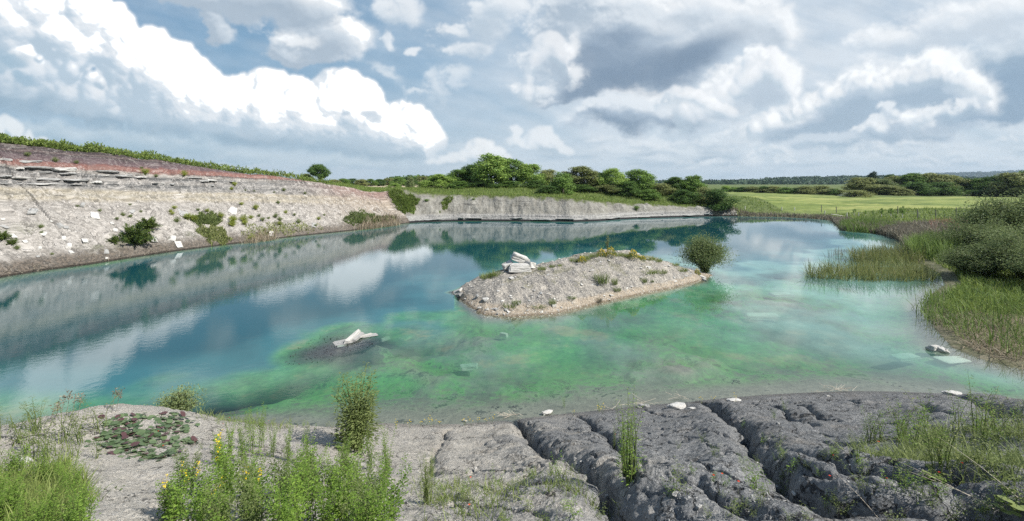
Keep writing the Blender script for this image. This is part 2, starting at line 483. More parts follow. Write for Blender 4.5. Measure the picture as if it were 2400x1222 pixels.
    T = [(-480, -260), (60, -210), (200, -60), (275, -6), (300, 34), (325, 60), (385, 78), (415, 115), (452, 135), (490, 186), (535, 190), (585, 178), (605, 163), (640, 168), (675, 186),
         (705, 180), (735, 188), (755, 172), (790, 163), (825, 172), (860, 205), (885, 238), (905, 250), (925, 236), (950, 230), (967, 242), (980, 290), (990, 310), (997, 350), (1000, 372)]
    B = [(-480, 250), (0, 258), (120, 278), (250, 305), (420, 318), (600, 345), (750, 355), (850, 374), (930, 384), (1000, 376)]
    cumulus(T, B, 1500, 8, 82, 21, (146, 173, 193), (253, 254, 255), (208, 221, 232), .60, 14, 1.0, 1.75)
    f = field([(20, 150, 70, 46), (70, 195, 40, 16, 20)], 1.2, 1.2); over(sstep(.4, .9, f) * .8, (160, 188, 207))
    f = field([(866, 268, 46, 16, 24), (800, 262, 20, 8)], .6, 1.4); over(sstep(.45, .95, f) * .55, (170, 193, 211))
    cumulus([(1000, 378), (1040, 366), (1085, 352), (1100, 338), (1118, 322), (1136, 324), (1152, 342), (1172, 352), (1190, 380)], [(1000, 394), (1190, 392)], 240, 5, 20, 8, (196, 211, 224), (246, 249, 251), (222, 231, 239), .8, 8, .95, .9)
    cumulus([(1196, 350), (1200, 296), (1214, 292), (1222, 330), (1234, 335), (1244, 304), (1262, 291), (1292, 296), (1308, 318), (1310, 340), (1326, 346), (1332, 366)], [(1196, 352), (1232, 368), (1332, 372)], 260, 5, 19, 9, (192, 208, 222), (240, 245, 249), (216, 227, 236), .8, 8, .9, .9)
    img = img * (1 + (nF * .16 + nM2 * .10 + nM * .06) * (1 - .55 * img[..., 1]))[..., None]
    # thin air near the horizon
    over(sstep(330, 432, Y) * .38, (196, 213, 225))
    img = np.clip(img, 0, 1.0)
    # sunlit cloud tops are brighter than paper white
    return img * (1 + sstep(.90, 1.0, img[..., 1]) * (.12 + .55 * sstep(1060, 1000, X)))[..., None]

def clouds_to_equirect(canvas, Wd=4096, Hd=2048):
    """lay the canvas over directions; behind and overhead the unseen sky is darker, to cut its fill light"""
    out = np.zeros((Hd, Wd, 4), np.float32); out[..., 3] = 1
    mean = lin((205, 218, 229))
    j = np.arange(Wd); lon = ((j + .5) / Wd - .5) * 2 * np.pi           # 0 looks along -Y? set by mapping below
    i = np.arange(Hd); lat = ((i + .5) / Hd - .5) * np.pi
    LON, LAT = np.meshgrid(lon, lat)
    c = np.cos(LON)
    front = np.abs(LON) < R(68)
    fy = np.where(front, np.maximum(c, .2), 1.0)
    U = np.where(front, np.tan(np.clip(LON, -R(68), R(68))), 0) * 1000 + 1200
    V = 430 - np.tan(np.clip(LAT, 0, R(60))) / fy * 1000
    fx = np.clip((U - CX0) / CST, 0, canvas.shape[1] - 1.001); fyy = np.clip((V - CY0) / CST, 0, canvas.shape[0] - 1.001)
    x0 = fx.astype(int); y0 = fyy.astype(int); ax = (fx - x0)[..., None]; ay = (fyy - y0)[..., None]
    s = (canvas[y0, x0] * (1 - ax) + canvas[y0, x0 + 1] * ax) * (1 - ay) + (canvas[y0 + 1, x0] * (1 - ax) + canvas[y0 + 1, x0 + 1] * ax) * ay
    # broken cloud elsewhere, its blue darkened to weaken light from the unseen sky
    gl = fbm(LON[::8, ::8] * 2.2 + 9, LAT[::8, ::8] * 5, 5, 5)
    gl = np.repeat(np.repeat(gl, 8, 0), 8, 1)[..., None]
    el = np.clip(LAT / R(90), 0, 1)[..., None]
    gen = lin((160, 187, 208)) * (1 - el) ** 2 + lin((70, 112, 160)) * (1 - (1 - el) ** 2)
    gen = gen + (lin((214, 224, 233)) - gen) * sstep(.0, .16, gl) * .85
    wgt = (sstep(R(68), R(58), np.abs(LON)) * sstep(CY0 + 10, CY0 + 200, V))[..., None]
    rgb = s * wgt + gen * (1 - wgt)
    rgb[LAT < 0] = lin((120, 125, 120))
    out[..., :3] = rgb
    return out
# ---------------------------------------------------------------- sun and sky
SUN_EL, SUN_AZ = R(44), R(114)       # azimuth clockwise from the view direction (+Y)
sun = bpy.data.lights.new('sun', 'SUN'); sun.energy = 5.0; sun.angle = R(0.55); sun.color = (1.0, 0.955, 0.88)
sun_o = bpy.data.objects.new('sun', sun); COL.objects.link(sun_o)
sd = Vector((math.sin(SUN_AZ) * math.cos(SUN_EL), math.cos(SUN_AZ) * math.cos(SUN_EL), math.sin(SUN_EL)))
sun_o.rotation_euler = sd.to_track_quat('Z', 'Y').to_euler()
sun_o.location = (30, -20, 60)

world = bpy.data.worlds.new('World'); scene.world = world; world.use_nodes = True
wt = world.node_tree; wt.nodes.clear()
w = NB(wt)
wout = w.node('ShaderNodeOutputWorld')
tc = w.node('ShaderNodeTexCoord')
sky = w.node('ShaderNodeTexSky', sky_type='NISHITA'); sky.sun_disc = False
sky.sun_elevation = SUN_EL; sky.sun_rotation = SUN_AZ; sky.air_density = 1.0; sky.dust_density = 1.0; sky.ozone_density = 1.2
CAN = make_clouds()
EQ = clouds_to_equirect(CAN)
cim = bpy.data.images.new('cloud_cover', EQ.shape[1], EQ.shape[0], float_buffer=True, is_data=True)
cim.pixels.foreach_set(EQ.ravel()); cim.update()
try:
    cim.pack()
except RuntimeError:
    pass
env = w.node('ShaderNodeTexEnvironment', interpolation='Cubic'); env.image = cim
rot = w.node('ShaderNodeMapping'); rot.inputs['Rotation'].default_value = (0, 0, R(-90))
wt.links.new(tc.outputs['Generated'], rot.inputs[0]); wt.links.new(rot.outputs[0], env.inputs[0])
bg1 = w.node('ShaderNodeBackground'); wt.links.new(sky.outputs[0], bg1.inputs[0]); bg1.inputs[1].default_value = 0.06
bg2 = w.node('ShaderNodeBackground'); wt.links.new(env.outputs[0], bg2.inputs[0]); bg2.inputs[1].default_value = 0.76
mixw = w.node('ShaderNodeMixShader'); mixw.inputs[0].default_value = 0.92
wt.links.new(bg1.outputs[0], mixw.inputs[1]); wt.links.new(bg2.outputs[0], mixw.inputs[2])
wt.links.new(mixw.outputs[0], wout.inputs[0])
world.cycles.sampling_method = 'MANUAL'; world.cycles.sample_map_resolution = 1024

vs = scene.view_settings
scene.display_settings.display_device = 'sRGB'
vs.view_transform = 'Standard'; vs.look = 'None'; vs.exposure = 0.45; vs.gamma = 1.0; vs.use_curve_mapping = False
scene.cycles.max_bounces = 6; scene.cycles.diffuse_bounces = 2; scene.cycles.glossy_bounces = 3
scene.cycles.transparent_max_bounces = 8; scene.cycles.transmission_bounces = 3; scene.cycles.volume_bounces = 0
scene.cycles.use_denoising = False
scene.cycles.caustics_reflective = False; scene.cycles.caustics_refractive = False
# ---------------------------------------------------------------- the lie of the land
# shoreline of the quarry lake: (column, row) where the water meets the bank in the photo, and the kind of bank there
SH = [  # left cliff, from beyond the frame to the far corner
    (-300, 712, 'c'), (-150, 682, 'c'), (0, 650, 'c'), (100, 634, 'c'), (200, 621, 'c'), (300, 605, 'c'), (400, 590, 'c'), (500, 577, 'c'), (600, 565, 'c'), (700, 553, 'c'),
    (800, 543, 'c'), (860, 536, 'c'), (910, 529, 'c'), (945, 524, 'c'),
    # far bank
    (975, 521.5, 'f'), (1010, 520, 'f'), (1060, 518.5, 'f'), (1150, 518, 'f'), (1250, 519, 'f'), (1340, 520, 'f'), (1400, 518.5, 'f'), (1450, 514.5, 'f'), (1500, 512, 'f'), (1570, 510, 'f'), (1640, 508, 'f'),
    (1700, 507, 'f'),
    # far right, low shore
    (1760, 508, 'r'), (1830, 509, 'r'), (1900, 513, 'r'), (1950, 517, 'r'), (1966, 530, 'r'), (1975, 541, 'r'), (2040, 546, 'r'), (2075, 552, 'r'), (2110, 562, 'r'), (2130, 580, 'r'), (2125, 600, 'r'),
    (2200, 640, 'r'), (2215, 668, 'r'), (2180, 690, 'r'), (2165, 720, 'r'), (2190, 770, 'r'), (2230, 815, 'r'), (2300, 842, 'r'), (2400, 866, 'r'), (2560, 890, 'r'),
    # near bank, right to left
    (2720, 945, 'n'), (2500, 950, 'n'), (2400, 943, 'n'), (2300, 931, 'n'), (2200, 922, 'n'), (2100, 918, 'n'), (2000, 917, 'n'), (1900, 920, 'n'), (1800, 925, 'n'), (1700, 933, 'n'), (1600, 943, 'n'),
    (1500, 951, 'n'), (1400, 962, 'n'), (1300, 972, 'n'), (1200, 984, 'n'), (1100, 992, 'n'), (1000, 996, 'n'), (900, 992, 'n'), (820, 998, 'n'), (740, 1002, 'n'), (650, 992, 'n'), (560, 985, 'n'), (460, 985, 'n'),
    (350, 1000, 'n'), (230, 1012, 'n'), (120, 1010, 'n'), (0, 1012, 'n'), (-200, 1010, 'n'), (-500, 1000, 'n')]
PTS = [on_z(a, b) for a, b, _ in SH] + [(-27.0, 13.5), (-36.0, 17.0)]
KIND = [k for _, _, k in SH] + ['n', 'c']
PTS = np.array(PTS); NP_ = len(PTS)
# lip where the grass starts above the cut face
LIP = [(-700, 250), (-400, 282), (0, 341), (200, 355), (400, 383), (530, 403), (640, 421), (700, 428), (780, 436), (900, 450), (935, 459), (1000, 461), (1260, 463), (1380, 470), (1420, 478), (1500, 482), (1560, 484),
       (1640, 487), (1700, 491), (1740, 499), (1800, 503)]
KF = {'c': 0.74, 'f': 0.98, 'r': 0.3, 'n': 0.4}
def _lipv(u): return (HOR - np.interp(u * F + 1200, [a for a, _ in LIP], [b for _, b in LIP])) / F
area = 0.5 * np.sum(PTS[:, 0] * np.roll(PTS[:, 1], -1) - np.roll(PTS[:, 0], -1) * PTS[:, 1])
WID = np.ones(NP_); 
for i in range(NP_):
    if KIND[i] in 'cf':
        t = PTS[(i + 1) % NP_] - PTS[i - 1]
        n = np.array([t[1], -t[0]]) * (1 if area > 0 else -1); n /= np.linalg.norm(n)
        ws = np.linspace(.4, 26, 900)
        q = PTS[i] + ws[:, None] * n
        zl = EYE + _lipv(q[:, 0] / np.maximum(q[:, 1], 5)) * q[:, 1]
        g = KF[KIND[i]] * ws - zl
        k = np.argmax(g > 0) if (g > 0).any() else 899
        WID[i] = ws[k]
WID[:2] = WID[2]; WID[-1] = WID[2]
for _ in range(2):                       # even out, cliff part only
    for i in range(1, 26): WID[i] = .25 * WID[i - 1] + .5 * WID[i] + .25 * WID[i + 1]
for i in range(NP_):
    if KIND[i] == 'r': WID[i] = 3.0
    if KIND[i] == 'n': WID[i] = 12.0
KW = np.array([[k == c for c in 'cfrn'] for k in KIND], float)
SEGL = np.linalg.norm(np.roll(PTS, -1, 0) - PTS, axis=1); ARC = np.concatenate([[0], np.cumsum(SEGL)[:-1]])

def shore(x, y):
    """signed distance to the shoreline (positive on land), arc position, bank width, kind weights"""
    x = np.asarray(x, float).ravel(); y = np.asarray(y, float).ravel(); N = len(x)
    best = np.full(N, 1e18); bi = np.zeros(N, int); bt = np.zeros(N); inside = np.zeros(N, bool)
    for i in range(NP_):
        a = PTS[i]; b = PTS[(i + 1) % NP_]; e = b - a
        t = np.clip(((x - a[0]) * e[0] + (y - a[1]) * e[1]) / (e @ e), 0, 1)
        d = (x - a[0] - t * e[0]) ** 2 + (y - a[1] - t * e[1]) ** 2
        m = d < best
        best = np.where(m, d, best); bi = np.where(m, i, bi); bt = np.where(m, t, bt)
        c = (a[1] > y) != (b[1] > y)
        if c.any():
            with np.errstate(divide='ignore', invalid='ignore'):
                xi = a[0] + (y - a[1]) * e[0] / (e[1] if e[1] != 0 else 1e-12)
            inside ^= c & (x < xi)
    e = np.sqrt(best); e = np.where(inside, -e, e)
    j = (bi + 1) % NP_
    w_ = WID[bi] * (1 - bt) + WID[j] * bt
    kw = KW[bi] * (1 - bt)[:, None] + KW[j] * bt[:, None]
    return e, ARC[bi] + bt * SEGL[bi], w_, kw

# shelf of shallow water near the viewer
SHELF = np.array([on_z(*p) for p in [(430, 1010), (540, 950), (600, 890), (680, 825), (760, 785), (860, 748), (980, 716), (1050, 690), (1090, 655), (1250, 610), (1450, 585), (1640, 612), (1720, 620), (1830, 600), (1960, 560), (2100, 560), (2300, 640), (2500, 800), (2700, 950), (2300, 1100), (1200, 1150), (500, 1100)]])
def poly_sdf(P, x, y):
    x = np.asarray(x, float).ravel(); y = np.asarray(y, float).ravel()
    best = np.full(len(x), 1e18); ins = np.zeros(len(x), bool)
    for i in range(len(P)):
        a = P[i]; b = P[(i + 1) % len(P)]; e = b - a
        t = np.clip(((x - a[0]) * e[0] + (y - a[1]) * e[1]) / (e @ e), 0, 1)
        best = np.minimum(best, (x - a[0] - t * e[0]) ** 2 + (y - a[1] - t * e[1]) ** 2)
        c = (a[1] > y) != (b[1] > y)
        if c.any(): ins ^= c & (x < a[0] + (y - a[1]) * e[0] / (e[1] if e[1] != 0 else 1e-12))
    d = np.sqrt(best)
    return np.where(ins, -d, d)

# plateau beyond the banks: heights by direction u = x/y and distance
PU = [-2.2, -1.2, -.5, -.3, 0, .25, .5, .8, 1.2, 2.2]
PD = [40, 60, 100, 160, 300, 1300, 6000]
PT = np.array([[11, 11, 11, 11, 9, 7, 6], [11, 11, 11.5, 11.5, 9, 7, 6], [7.4, 7.4, 7.3, 7.1, 6.6, 6, 5], [5.5, 5.5, 5.6, 5.2, 5.4, 6, 5], [4.5, 4.6, 5.9, 5.8, 5.8, 6, 5],
               [3.2, 3.5, 5.3, 5.3, 5.6, 6, 5], [2.2, 2.6, 3.1, 2.9, 3.2, 5, 5], [.8, 1.1, 1.7, 2.3, 3.0, 5, 5], [.7, .9, 1.3, 1.9, 2.8, 5, 5], [.7, .9, 1.3, 1.9, 2.8, 5, 5]])
def plateau(x, y):
    r = np.maximum(np.hypot(x, y), 1); yy = np.maximum(y, .3 * r); u = np.clip(x / yy, -2.2, 2.2); ld = np.log(np.clip(yy, 40, 5999))
    iu = np.clip(np.searchsorted(PU, u) - 1, 0, len(PU) - 2); fu = (u - np.take(PU, iu)) / (np.take(PU, iu + 1) - np.take(PU, iu)); fu = fu * fu * (3 - 2 * fu)
    L = np.log(PD); il = np.clip(np.searchsorted(L, ld) - 1, 0, len(PD) - 2); fl = (ld - L[il]) / (L[il + 1] - L[il])
    return (PT[iu, il] * (1 - fu) + PT[iu + 1, il] * fu) * (1 - fl) + (PT[iu, il + 1] * (1 - fu) + PT[iu + 1, il + 1] * fu) * fl

# island: front waterline, ridge and back by x
def _isl(p, z=0): x, y = on_z(*p, z); return x, y
IF_ = [_isl(p) for p in [(1068, 688), (1078, 700), (1105, 722), (1135, 738), (1200, 743), (1300, 736), (1400, 712), (1500, 690), (1580, 674), (1645, 657), (1668, 646)]]
IR_ = [(-3.62, 27.3, .12), (-3.0, 27.6, .55), (-2.0, 27.9, .95), (-.6, 28.2, 1.28), (1.2, 28.6, 1.45), (2.6, 29.2, 1.6), (4.6, 30.2, 1.95), (6.8, 31.0, 2.15), (8.6, 31.4, 1.95), (10.6, 31.8, 1.45), (12.4, 32.0, .85), (14.0, 32.3, .30), (15.2, 32.4, .05)]
def island(x, y):
    fx = [p[0] for p in IF_]; yf = np.interp(x, fx, [p[1] for p in IF_])
    rx = [p[0] for p in IR_]; yr = np.interp(x, rx, [p[1] for p in IR_]); zr = np.interp(x, rx, [p[2] for p in IR_])
    yb = yr + np.interp(x, [-3.8, -2, 2, 8, 13, 15.3], [.3, 1.6, 2.6, 2.8, 1.6, .3])
    t = np.clip((y - yf) / np.maximum(yr - yf, .2), -3, 1); tb = np.clip((yb - y) / np.maximum(yb - yr, .2), -3, 1)
    f = np.where(y < yr, np.where(t > 0, 1 - (1 - np.clip(t, 0, 1)) ** 1.75, t * .9), np.where(tb > 0, 1 - (1 - np.clip(tb, 0, 1)) ** 1.6, tb * .9))
    z = f * np.maximum(zr, .35 * (f < 0))
    z = np.where(t > 0, np.minimum(z, .05 + 9 * np.clip(t, 0, 1)), z)
    out = np.maximum(np.maximum(-3.75 - x, x - 15.2), 0)
    z = z - out * 1.2
    z = np.where(z < 0, z - 2.5 * z * z - .6 * np.maximum(-z - .4, 0) * 4, z)
    on = sstep(-.05, .25, z)
    n = fbm(x * 1.1, y * 1.1, 5, 101) * .34 + (np.abs(fbm(x * 1.3 + y * .5, y * .35, 4, 111)) - .12) * -.25
    return z + n * on

# gullies in the near bank, traced on the ground (row, column) with depth and width
GUL = [([(1205, 982), (1228, 1000), (1255, 1048), (1300, 1072), (1350, 1090), (1400, 1125), (1440, 1165), (1490, 1225), (1520, 1290)], .42, .17),
       ([(1350, 975), (1385, 985), (1392, 1008), (1420, 1022), (1450, 1050), (1470, 1090), (1480, 1130)], .22, .11),
       ([(1640, 945), (1672, 957), (1712, 985), (1745, 1010), (1755, 1030), (1800, 1070), (1810, 1100), (1850, 1140), (1900, 1168), (1960, 1188), (2040, 1190), (2120, 1200), (2230, 1215), (2380, 1222)], .40, .16),
       ([(1690, 948), (1760, 948), (1830, 965), (1880, 990), (1910, 1010)], .14, .06),
       ([(1780, 940), (1850, 934), (1930, 937), (1985, 940), (2010, 950), (2050, 958)], .16, .07),
       ([(1850, 955), (1890, 960), (1915, 975), (1960, 992)], .14, .06),
       ([(1860, 1070), (1900, 1090), (1950, 1115), (2010, 1140), (2100, 1150), (2250, 1160)], .18, .08),
       ([(1900, 1125), (1960, 1142), (2060, 1162), (2180, 1168), (2400, 1178)], .16, .07),
       ([(2240, 930), (2300, 940), (2345, 962), (2370, 985), (2420, 1000)], .38, .20),
       ([(1050, 1040), (1040, 1020), (1068, 1000), (1085, 992)], .14, .09), ([(1040, 1040), (1010, 1075), (1020, 1110)], .10, .12),
       ([(1500, 955), (1540, 972), (1600, 978), (1640, 985)], .10, .05), ([(2160, 955), (2190, 970), (2230, 980), (2260, 1000)], .12, .07),
       ([(1590, 1150), (1700, 1190), (1780, 1225)], .12, .07), ([(2050, 1105), (2180, 1115), (2330, 1125)], .12, .06)]
GULW = None
BED_FN = None
def near_base(e, x, y):
    z = .37 * e + .0125 * e * e
    z = np.where(e > 8.5, np.minimum(z, 4.05 + (e - 8.5) * .56 - .075 * np.clip(e - 8.5, 0, 3.7) ** 2), z)
    z = np.minimum(z, 5.25)
    # crest of pale spoil on the left
    cx = [-16, -9.2, -7.4, -6.3, -4.9, -3.5, -2]; cy = [8.5, 8.2, 8.3, 8.5, 8.9, 9.2, 9.4]; ch = [.2, .35, .95, .8, .5, .3, 0]
    yc = np.interp(x, cx, cy); hc = np.interp(x, cx, ch)
    return z + hc * np.exp(-((y - yc) / np.where(y > yc, 1.6, 2.6)) ** 2)

def bed(x, y, e):
    """depth of the lake bed, e < 0"""
    s = poly_sdf(SHELF, x, y)
    n = fbm(x * .22, y * .22, 4, 131) ; n2 = fbm(x * .9, y * .9, 3, 141)
    sh = .58 + n * 1.3 + n2 * .25
    k = sstep(-5.5, 8.5, s + n * 8)
    dp = sh * (1 - k) + 7.0 * k
    # weed knoll with stranded slabs, left of centre
    for (px, py, r, up) in ((770, 822, 2.4, .95), (850, 800, 1.6, .85), (720, 835, 1.3, .7), (830, 850, 2.0, .45), (2210, 830, 1.6, .5), (1790, 733, 1.2, .4)):
        bx, by = on_z(px, py); dp = dp - np.exp(-(((x - bx) / r) ** 2 + ((y - by) / (r * .8)) ** 2)) * np.maximum(dp - .12, 0) * up
    dp = np.maximum(dp, .10)
    return -np.minimum(dp, .02 + (-e) * (.15 + .12 * sstep(14, 24, y) + .75 * sstep(.05, .9, k)))

def H(x, y, full=False, gul=True):
    shp = np.shape(x); x = np.asarray(x, float).ravel(); y = np.asarray(y, float).ravel()
    e, s, w_, kw = shore(x, y)
    c, f, r, n = kw.T
    P = plateau(x, y) + fbm(x / 30, y / 30, 3, 151) * .8
    land = e > 0
    ee = np.maximum(e, 0); t = ee / w_
    # cut cliff on the left
    hb = w_ * KF['c']
    zc = np.minimum(t, 1) * hb
    rill = fbm(s * .9 + ee * .12, ee * .10, 4, 161); rill2 = fbm(s * 3.1 + ee * .3, ee * .22, 3, 171)
    amp = sstep(.3, 2.0, ee) * sstep(1.04, .9, t)
    zc = zc + (rill * .75 + rill2 * .16 - np.abs(rill) * .4 + fbm(x * .22, y * .22, 3, 197) * .9) * amp
    q = zc + (s - s0_) * .052
    led = sstep(6.9, 7.3, q) * sstep(9.4, 9.0, q) * sstep(48, 30, s - s0_)
    st = .55; fr = q / st - np.floor(q / st)
    zc = zc + led * ((sstep(.35, .75, fr) - fr) * st * .9) + fbm(x * .8, y * .8, 5, 181, .62) * .42 * sstep(.2, 1.5, ee)
    zc = np.minimum(zc + .28 * sstep(0, 1.1, ee), hb + .25 + fbm(x * .3, y * .3, 3, 183) * .6 + 0 * t) if True else zc
    zc = np.where(t > 1, hb + (P - hb) * sstep(0, 26, ee - w_) + fbm(x * .3, y * .3, 3, 183) * .6 + .2, zc)
    # far bank
    hf = w_ * KF['f']
    zf = np.minimum(t, 1) * hf
    rf = fbm(s * 1.5, ee * .25, 4, 191); rf2 = fbm(s * 4.0, ee * .3, 2, 193)
    zf = zf + (rf * .22 + fbm(x * .3, y * .3, 5, 195, .6) * 2.2) * sstep(.1, 1.0, ee) * sstep(1.1, .8, t)
    zf = np.where(t > 1, hf + (P - hf) * sstep(0, 16, ee - w_) + .15, zf) + .3 * sstep(0, 1.2, ee) * sstep(1.2, .9, t)
    zr = .22 * (1 - np.exp(-ee / .8)) + (P - .22) * sstep(0, 26, ee) + fbm(x * .35, y * .35, 3, 201) * .5 * sstep(.5, 5, ee)
    zn = near_base(ee, x, y)
    near = n > .5
    if near.any():
        lx, ly = x[near], y[near]
        a1 = sstep(.1, 1.2, ee[near])
        warp = fbm(lx * .8, ly * .8, 3, 211)
        big = fbm(lx * .42 + warp * .5, ly * .42, 3, 213) * .34
        pil = 0.5 - np.abs(fbm(lx * .9 + ly * .35, ly * .5, 4, 217)) * 1.0
        fine = fbm(lx * 3.2, ly * 3.2, 5, 221, .6) * .085 + fbm(lx * 13, ly * 13, 3, 223, .6) * .035
        zz = (big + (pil - .4) * .10 + fine) * a1
        cr1 = fbm(lx * .75 + ly * .55 + warp * .6, ly * .5 - lx * .15, 4, 241); cr2 = fbm(lx * 1.7 + ly * .9, ly * 1.1, 4, 247)
        gate = sstep(-1.5, .8, lx + warp * 2) * .8 + .2
        zz = zz - (np.exp(-(cr1 / .012) ** 2) * .09 + np.exp(-(cr2 / .014) ** 2) * .03 * sstep(-.05, .1, cr1)) * gate * a1
        if gul and GULW is not None:
            dn = fbm(lx * 2.1, ly * 2.1, 4, 231) * .26
            dn2 = fbm(lx * 2.1 + 31, ly * 2.1, 4, 233) * .26
            for pts, dep, wd in GULW:
                bb = np.full(len(lx), 1e9); bs = np.zeros(len(lx))
                for a, b in zip(pts[:-1], pts[1:]):
                    ed = b - a; L = ed @ ed
                    tt = np.clip(((lx + dn - a[0]) * ed[0] + (ly + dn2 - a[1]) * ed[1]) / L, 0, 1)
                    ddx = lx + dn - a[0] - tt * ed[0]; ddy = ly + dn2 - a[1] - tt * ed[1]
                    dd = np.hypot(ddx, ddy); sd_ = np.sign(ed[0] * ddy - ed[1] * ddx)
                    m = dd < bb; bb = np.where(m, dd, bb); bs = np.where(m, sd_, bs)
                ww = wd * np.where(bs > 0, .75, 1.6)
                prof = np.exp(-(bb / ww) ** 1.5)
                mound = np.exp(-((bb - wd * 2.6) / (wd * 2.2)) ** 2) * .34
                slit = np.exp(-(bb / (wd * np.where(bs > 0, .34, .46))) ** 4)
                zz = zz - dep * (.42 * prof + .50 * slit) * (.35 + .65 * a1) + dep * mound * a1 * .8
        zn[near] = zn[near] + zz
    zl = zc * c + zf * f + zr * r + zn * n
    out = np.where(land, zl, 0)
    wat = ~land
    if wat.any(): out[wat] = bed(x[wat], y[wat], e[wat])
    isl = island(x, y)
    out = np.maximum(out, np.where((np.abs(x - 5.7) < 16) & (y > 15) & (y < 46), isl, -99))
    if full: return out.reshape(shp), e, s, w_, kw, isl
    return out.reshape(shp)
s0_ = ARC[2]

def ground(px, py, dmin=2.2, dmax=400):
    """where the sight line through (column, row) first meets the ground"""
    u, v = uv(px, py)
    d = np.geomspace(dmin, dmax, 90)
    g = EYE + v * d - H(u * d, d)
    k = np.argmax(g < 0) if (g < 0).any() else len(d) - 1
    d0 = d[max(k - 1, 0)]; d1 = d[k]
    dd = np.linspace(d0, d1, 24); g = EYE + v * dd - H(u * dd, dd)
    k = np.argmax(g < 0) if (g < 0).any() else 23
    q = dd[k]
    return Vector((u * q, q, float(H(np.array([u * q]), np.array([q]))[0])))
def ground_at(px, d):
    u, _ = uv(px, 0); return Vector((u * d, d, float(H(np.array([u * d]), np.array([d]))[0])))
# gullies: photo trace -> ground, on the bank without them
_g = []
for pts, dep, wd in GUL:
    q = []
    for p in pts:
        u, v = uv(*p); d = np.geomspace(2, 30, 300)
        e_, *_r = shore(u * d, d)
        g = EYE + v * d - near_base(np.maximum(e_, 0), u * d, d)
        k = np.argmax(g < 0) if (g < 0).any() else 0
        q.append(np.array([u * d[k], d[k]]))
    _g.append((q, dep, wd))
GULW = _g
# ---------------------------------------------------------------- materials of the ground
def g(v): return (v, v, v * 1.03)
def mat_bank():
    m, nb, out = new_mat('bank_marl')
    p = nb.pos(); x, y, z = nb.xyz(p)
    big = nb.noise(p, 0.45, 5, .55); mid = nb.noise(p, 2.2, 6, .6); fin = nb.noise(p, 14, 5, .65); gr = nb.noise(p, 60, 3, .7)
    pale = (x * -.30 + .55 + (big - .5) * 2.6 + (mid - .5) * 1.0).step(0.0, .9)
    tone = (mid * .55 + fin * .45)
    dark = nb.ramp(tone, [(.28, (.095, .099, .104)), (.5, (.215, .220, .225)), (.72, (.36, .362, .36))])
    lite = nb.ramp(tone, [(.28, (.34, .312, .268)), (.5, (.51, .474, .415)), (.72, (.64, .60, .54))])
    c = nb.mix(pale, dark, lite)
    tan = (nb.noise(p, .9, 4, .6) + (fin - .5) * .5).step(.55, .72)
    c = nb.mix(tan * .5, c, (.30, .268, .232))
    # chips of white stone lying in the marl
    v = nb.voro(p, 26, 'F1', out='Distance'); vr = nb.voro(p, 26, 'F1', out='Color')
    cr = nb.xyz(vr)
    chip = v.step(.20, .12) * cr[0].step(.72, .78)
    v2 = nb.voro(p, 80, 'F1', out='Distance'); c2 = nb.xyz(nb.voro(p, 80, 'F1', out='Color'))
    chip2 = v2.step(.25, .15) * c2[1].step(.70, .75)
    c = nb.mix(chip * .85, c, (.56, .55, .52)); c = nb.mix(chip2 * .6, c, (.42, .41, .39))
    crack = nb.voro(nb.vec(x * 1.2 + (mid - .5) * .9 + (fin - .5) * .25, y * .7 + (fin - .5) * .3, z), 2.2, 'DISTANCE_TO_EDGE').step(.028, .004) * nb.noise(p, .8, 3, .5).step(.44, .54)
    c = nb.mix(crack * .8, c, (.03, .032, .035))
    ge = nb.xyz(nb.voro(p, 34, 'F1', out='Color'))[0]; ge2 = nb.xyz(nb.voro(p, 90, 'F1', out='Color'))[0]
    gr2 = (ge - .5) * mid.step(.4, .65) * .7 + (ge2 - .5) * .6
    c = nb.mix(gr2.step(0, .5, 'LINEAR') * .45, c, (.46, .455, .44)); c = nb.mix((gr2 * -1).step(0, .5, 'LINEAR') * .5, c, (.035, .037, .04))
    wet = z.step(.35, .02)
    c = nb.mix(wet * .45, c, (.10, .095, .088))
    h = mid * .6 + fin * .45 + gr * .2 + gr2 * .35 + chip * .25 + chip2 * .08 - crack * .8
    principled(nb, out, c, .92, nb.bump(h, 1.0, .10))
    return m

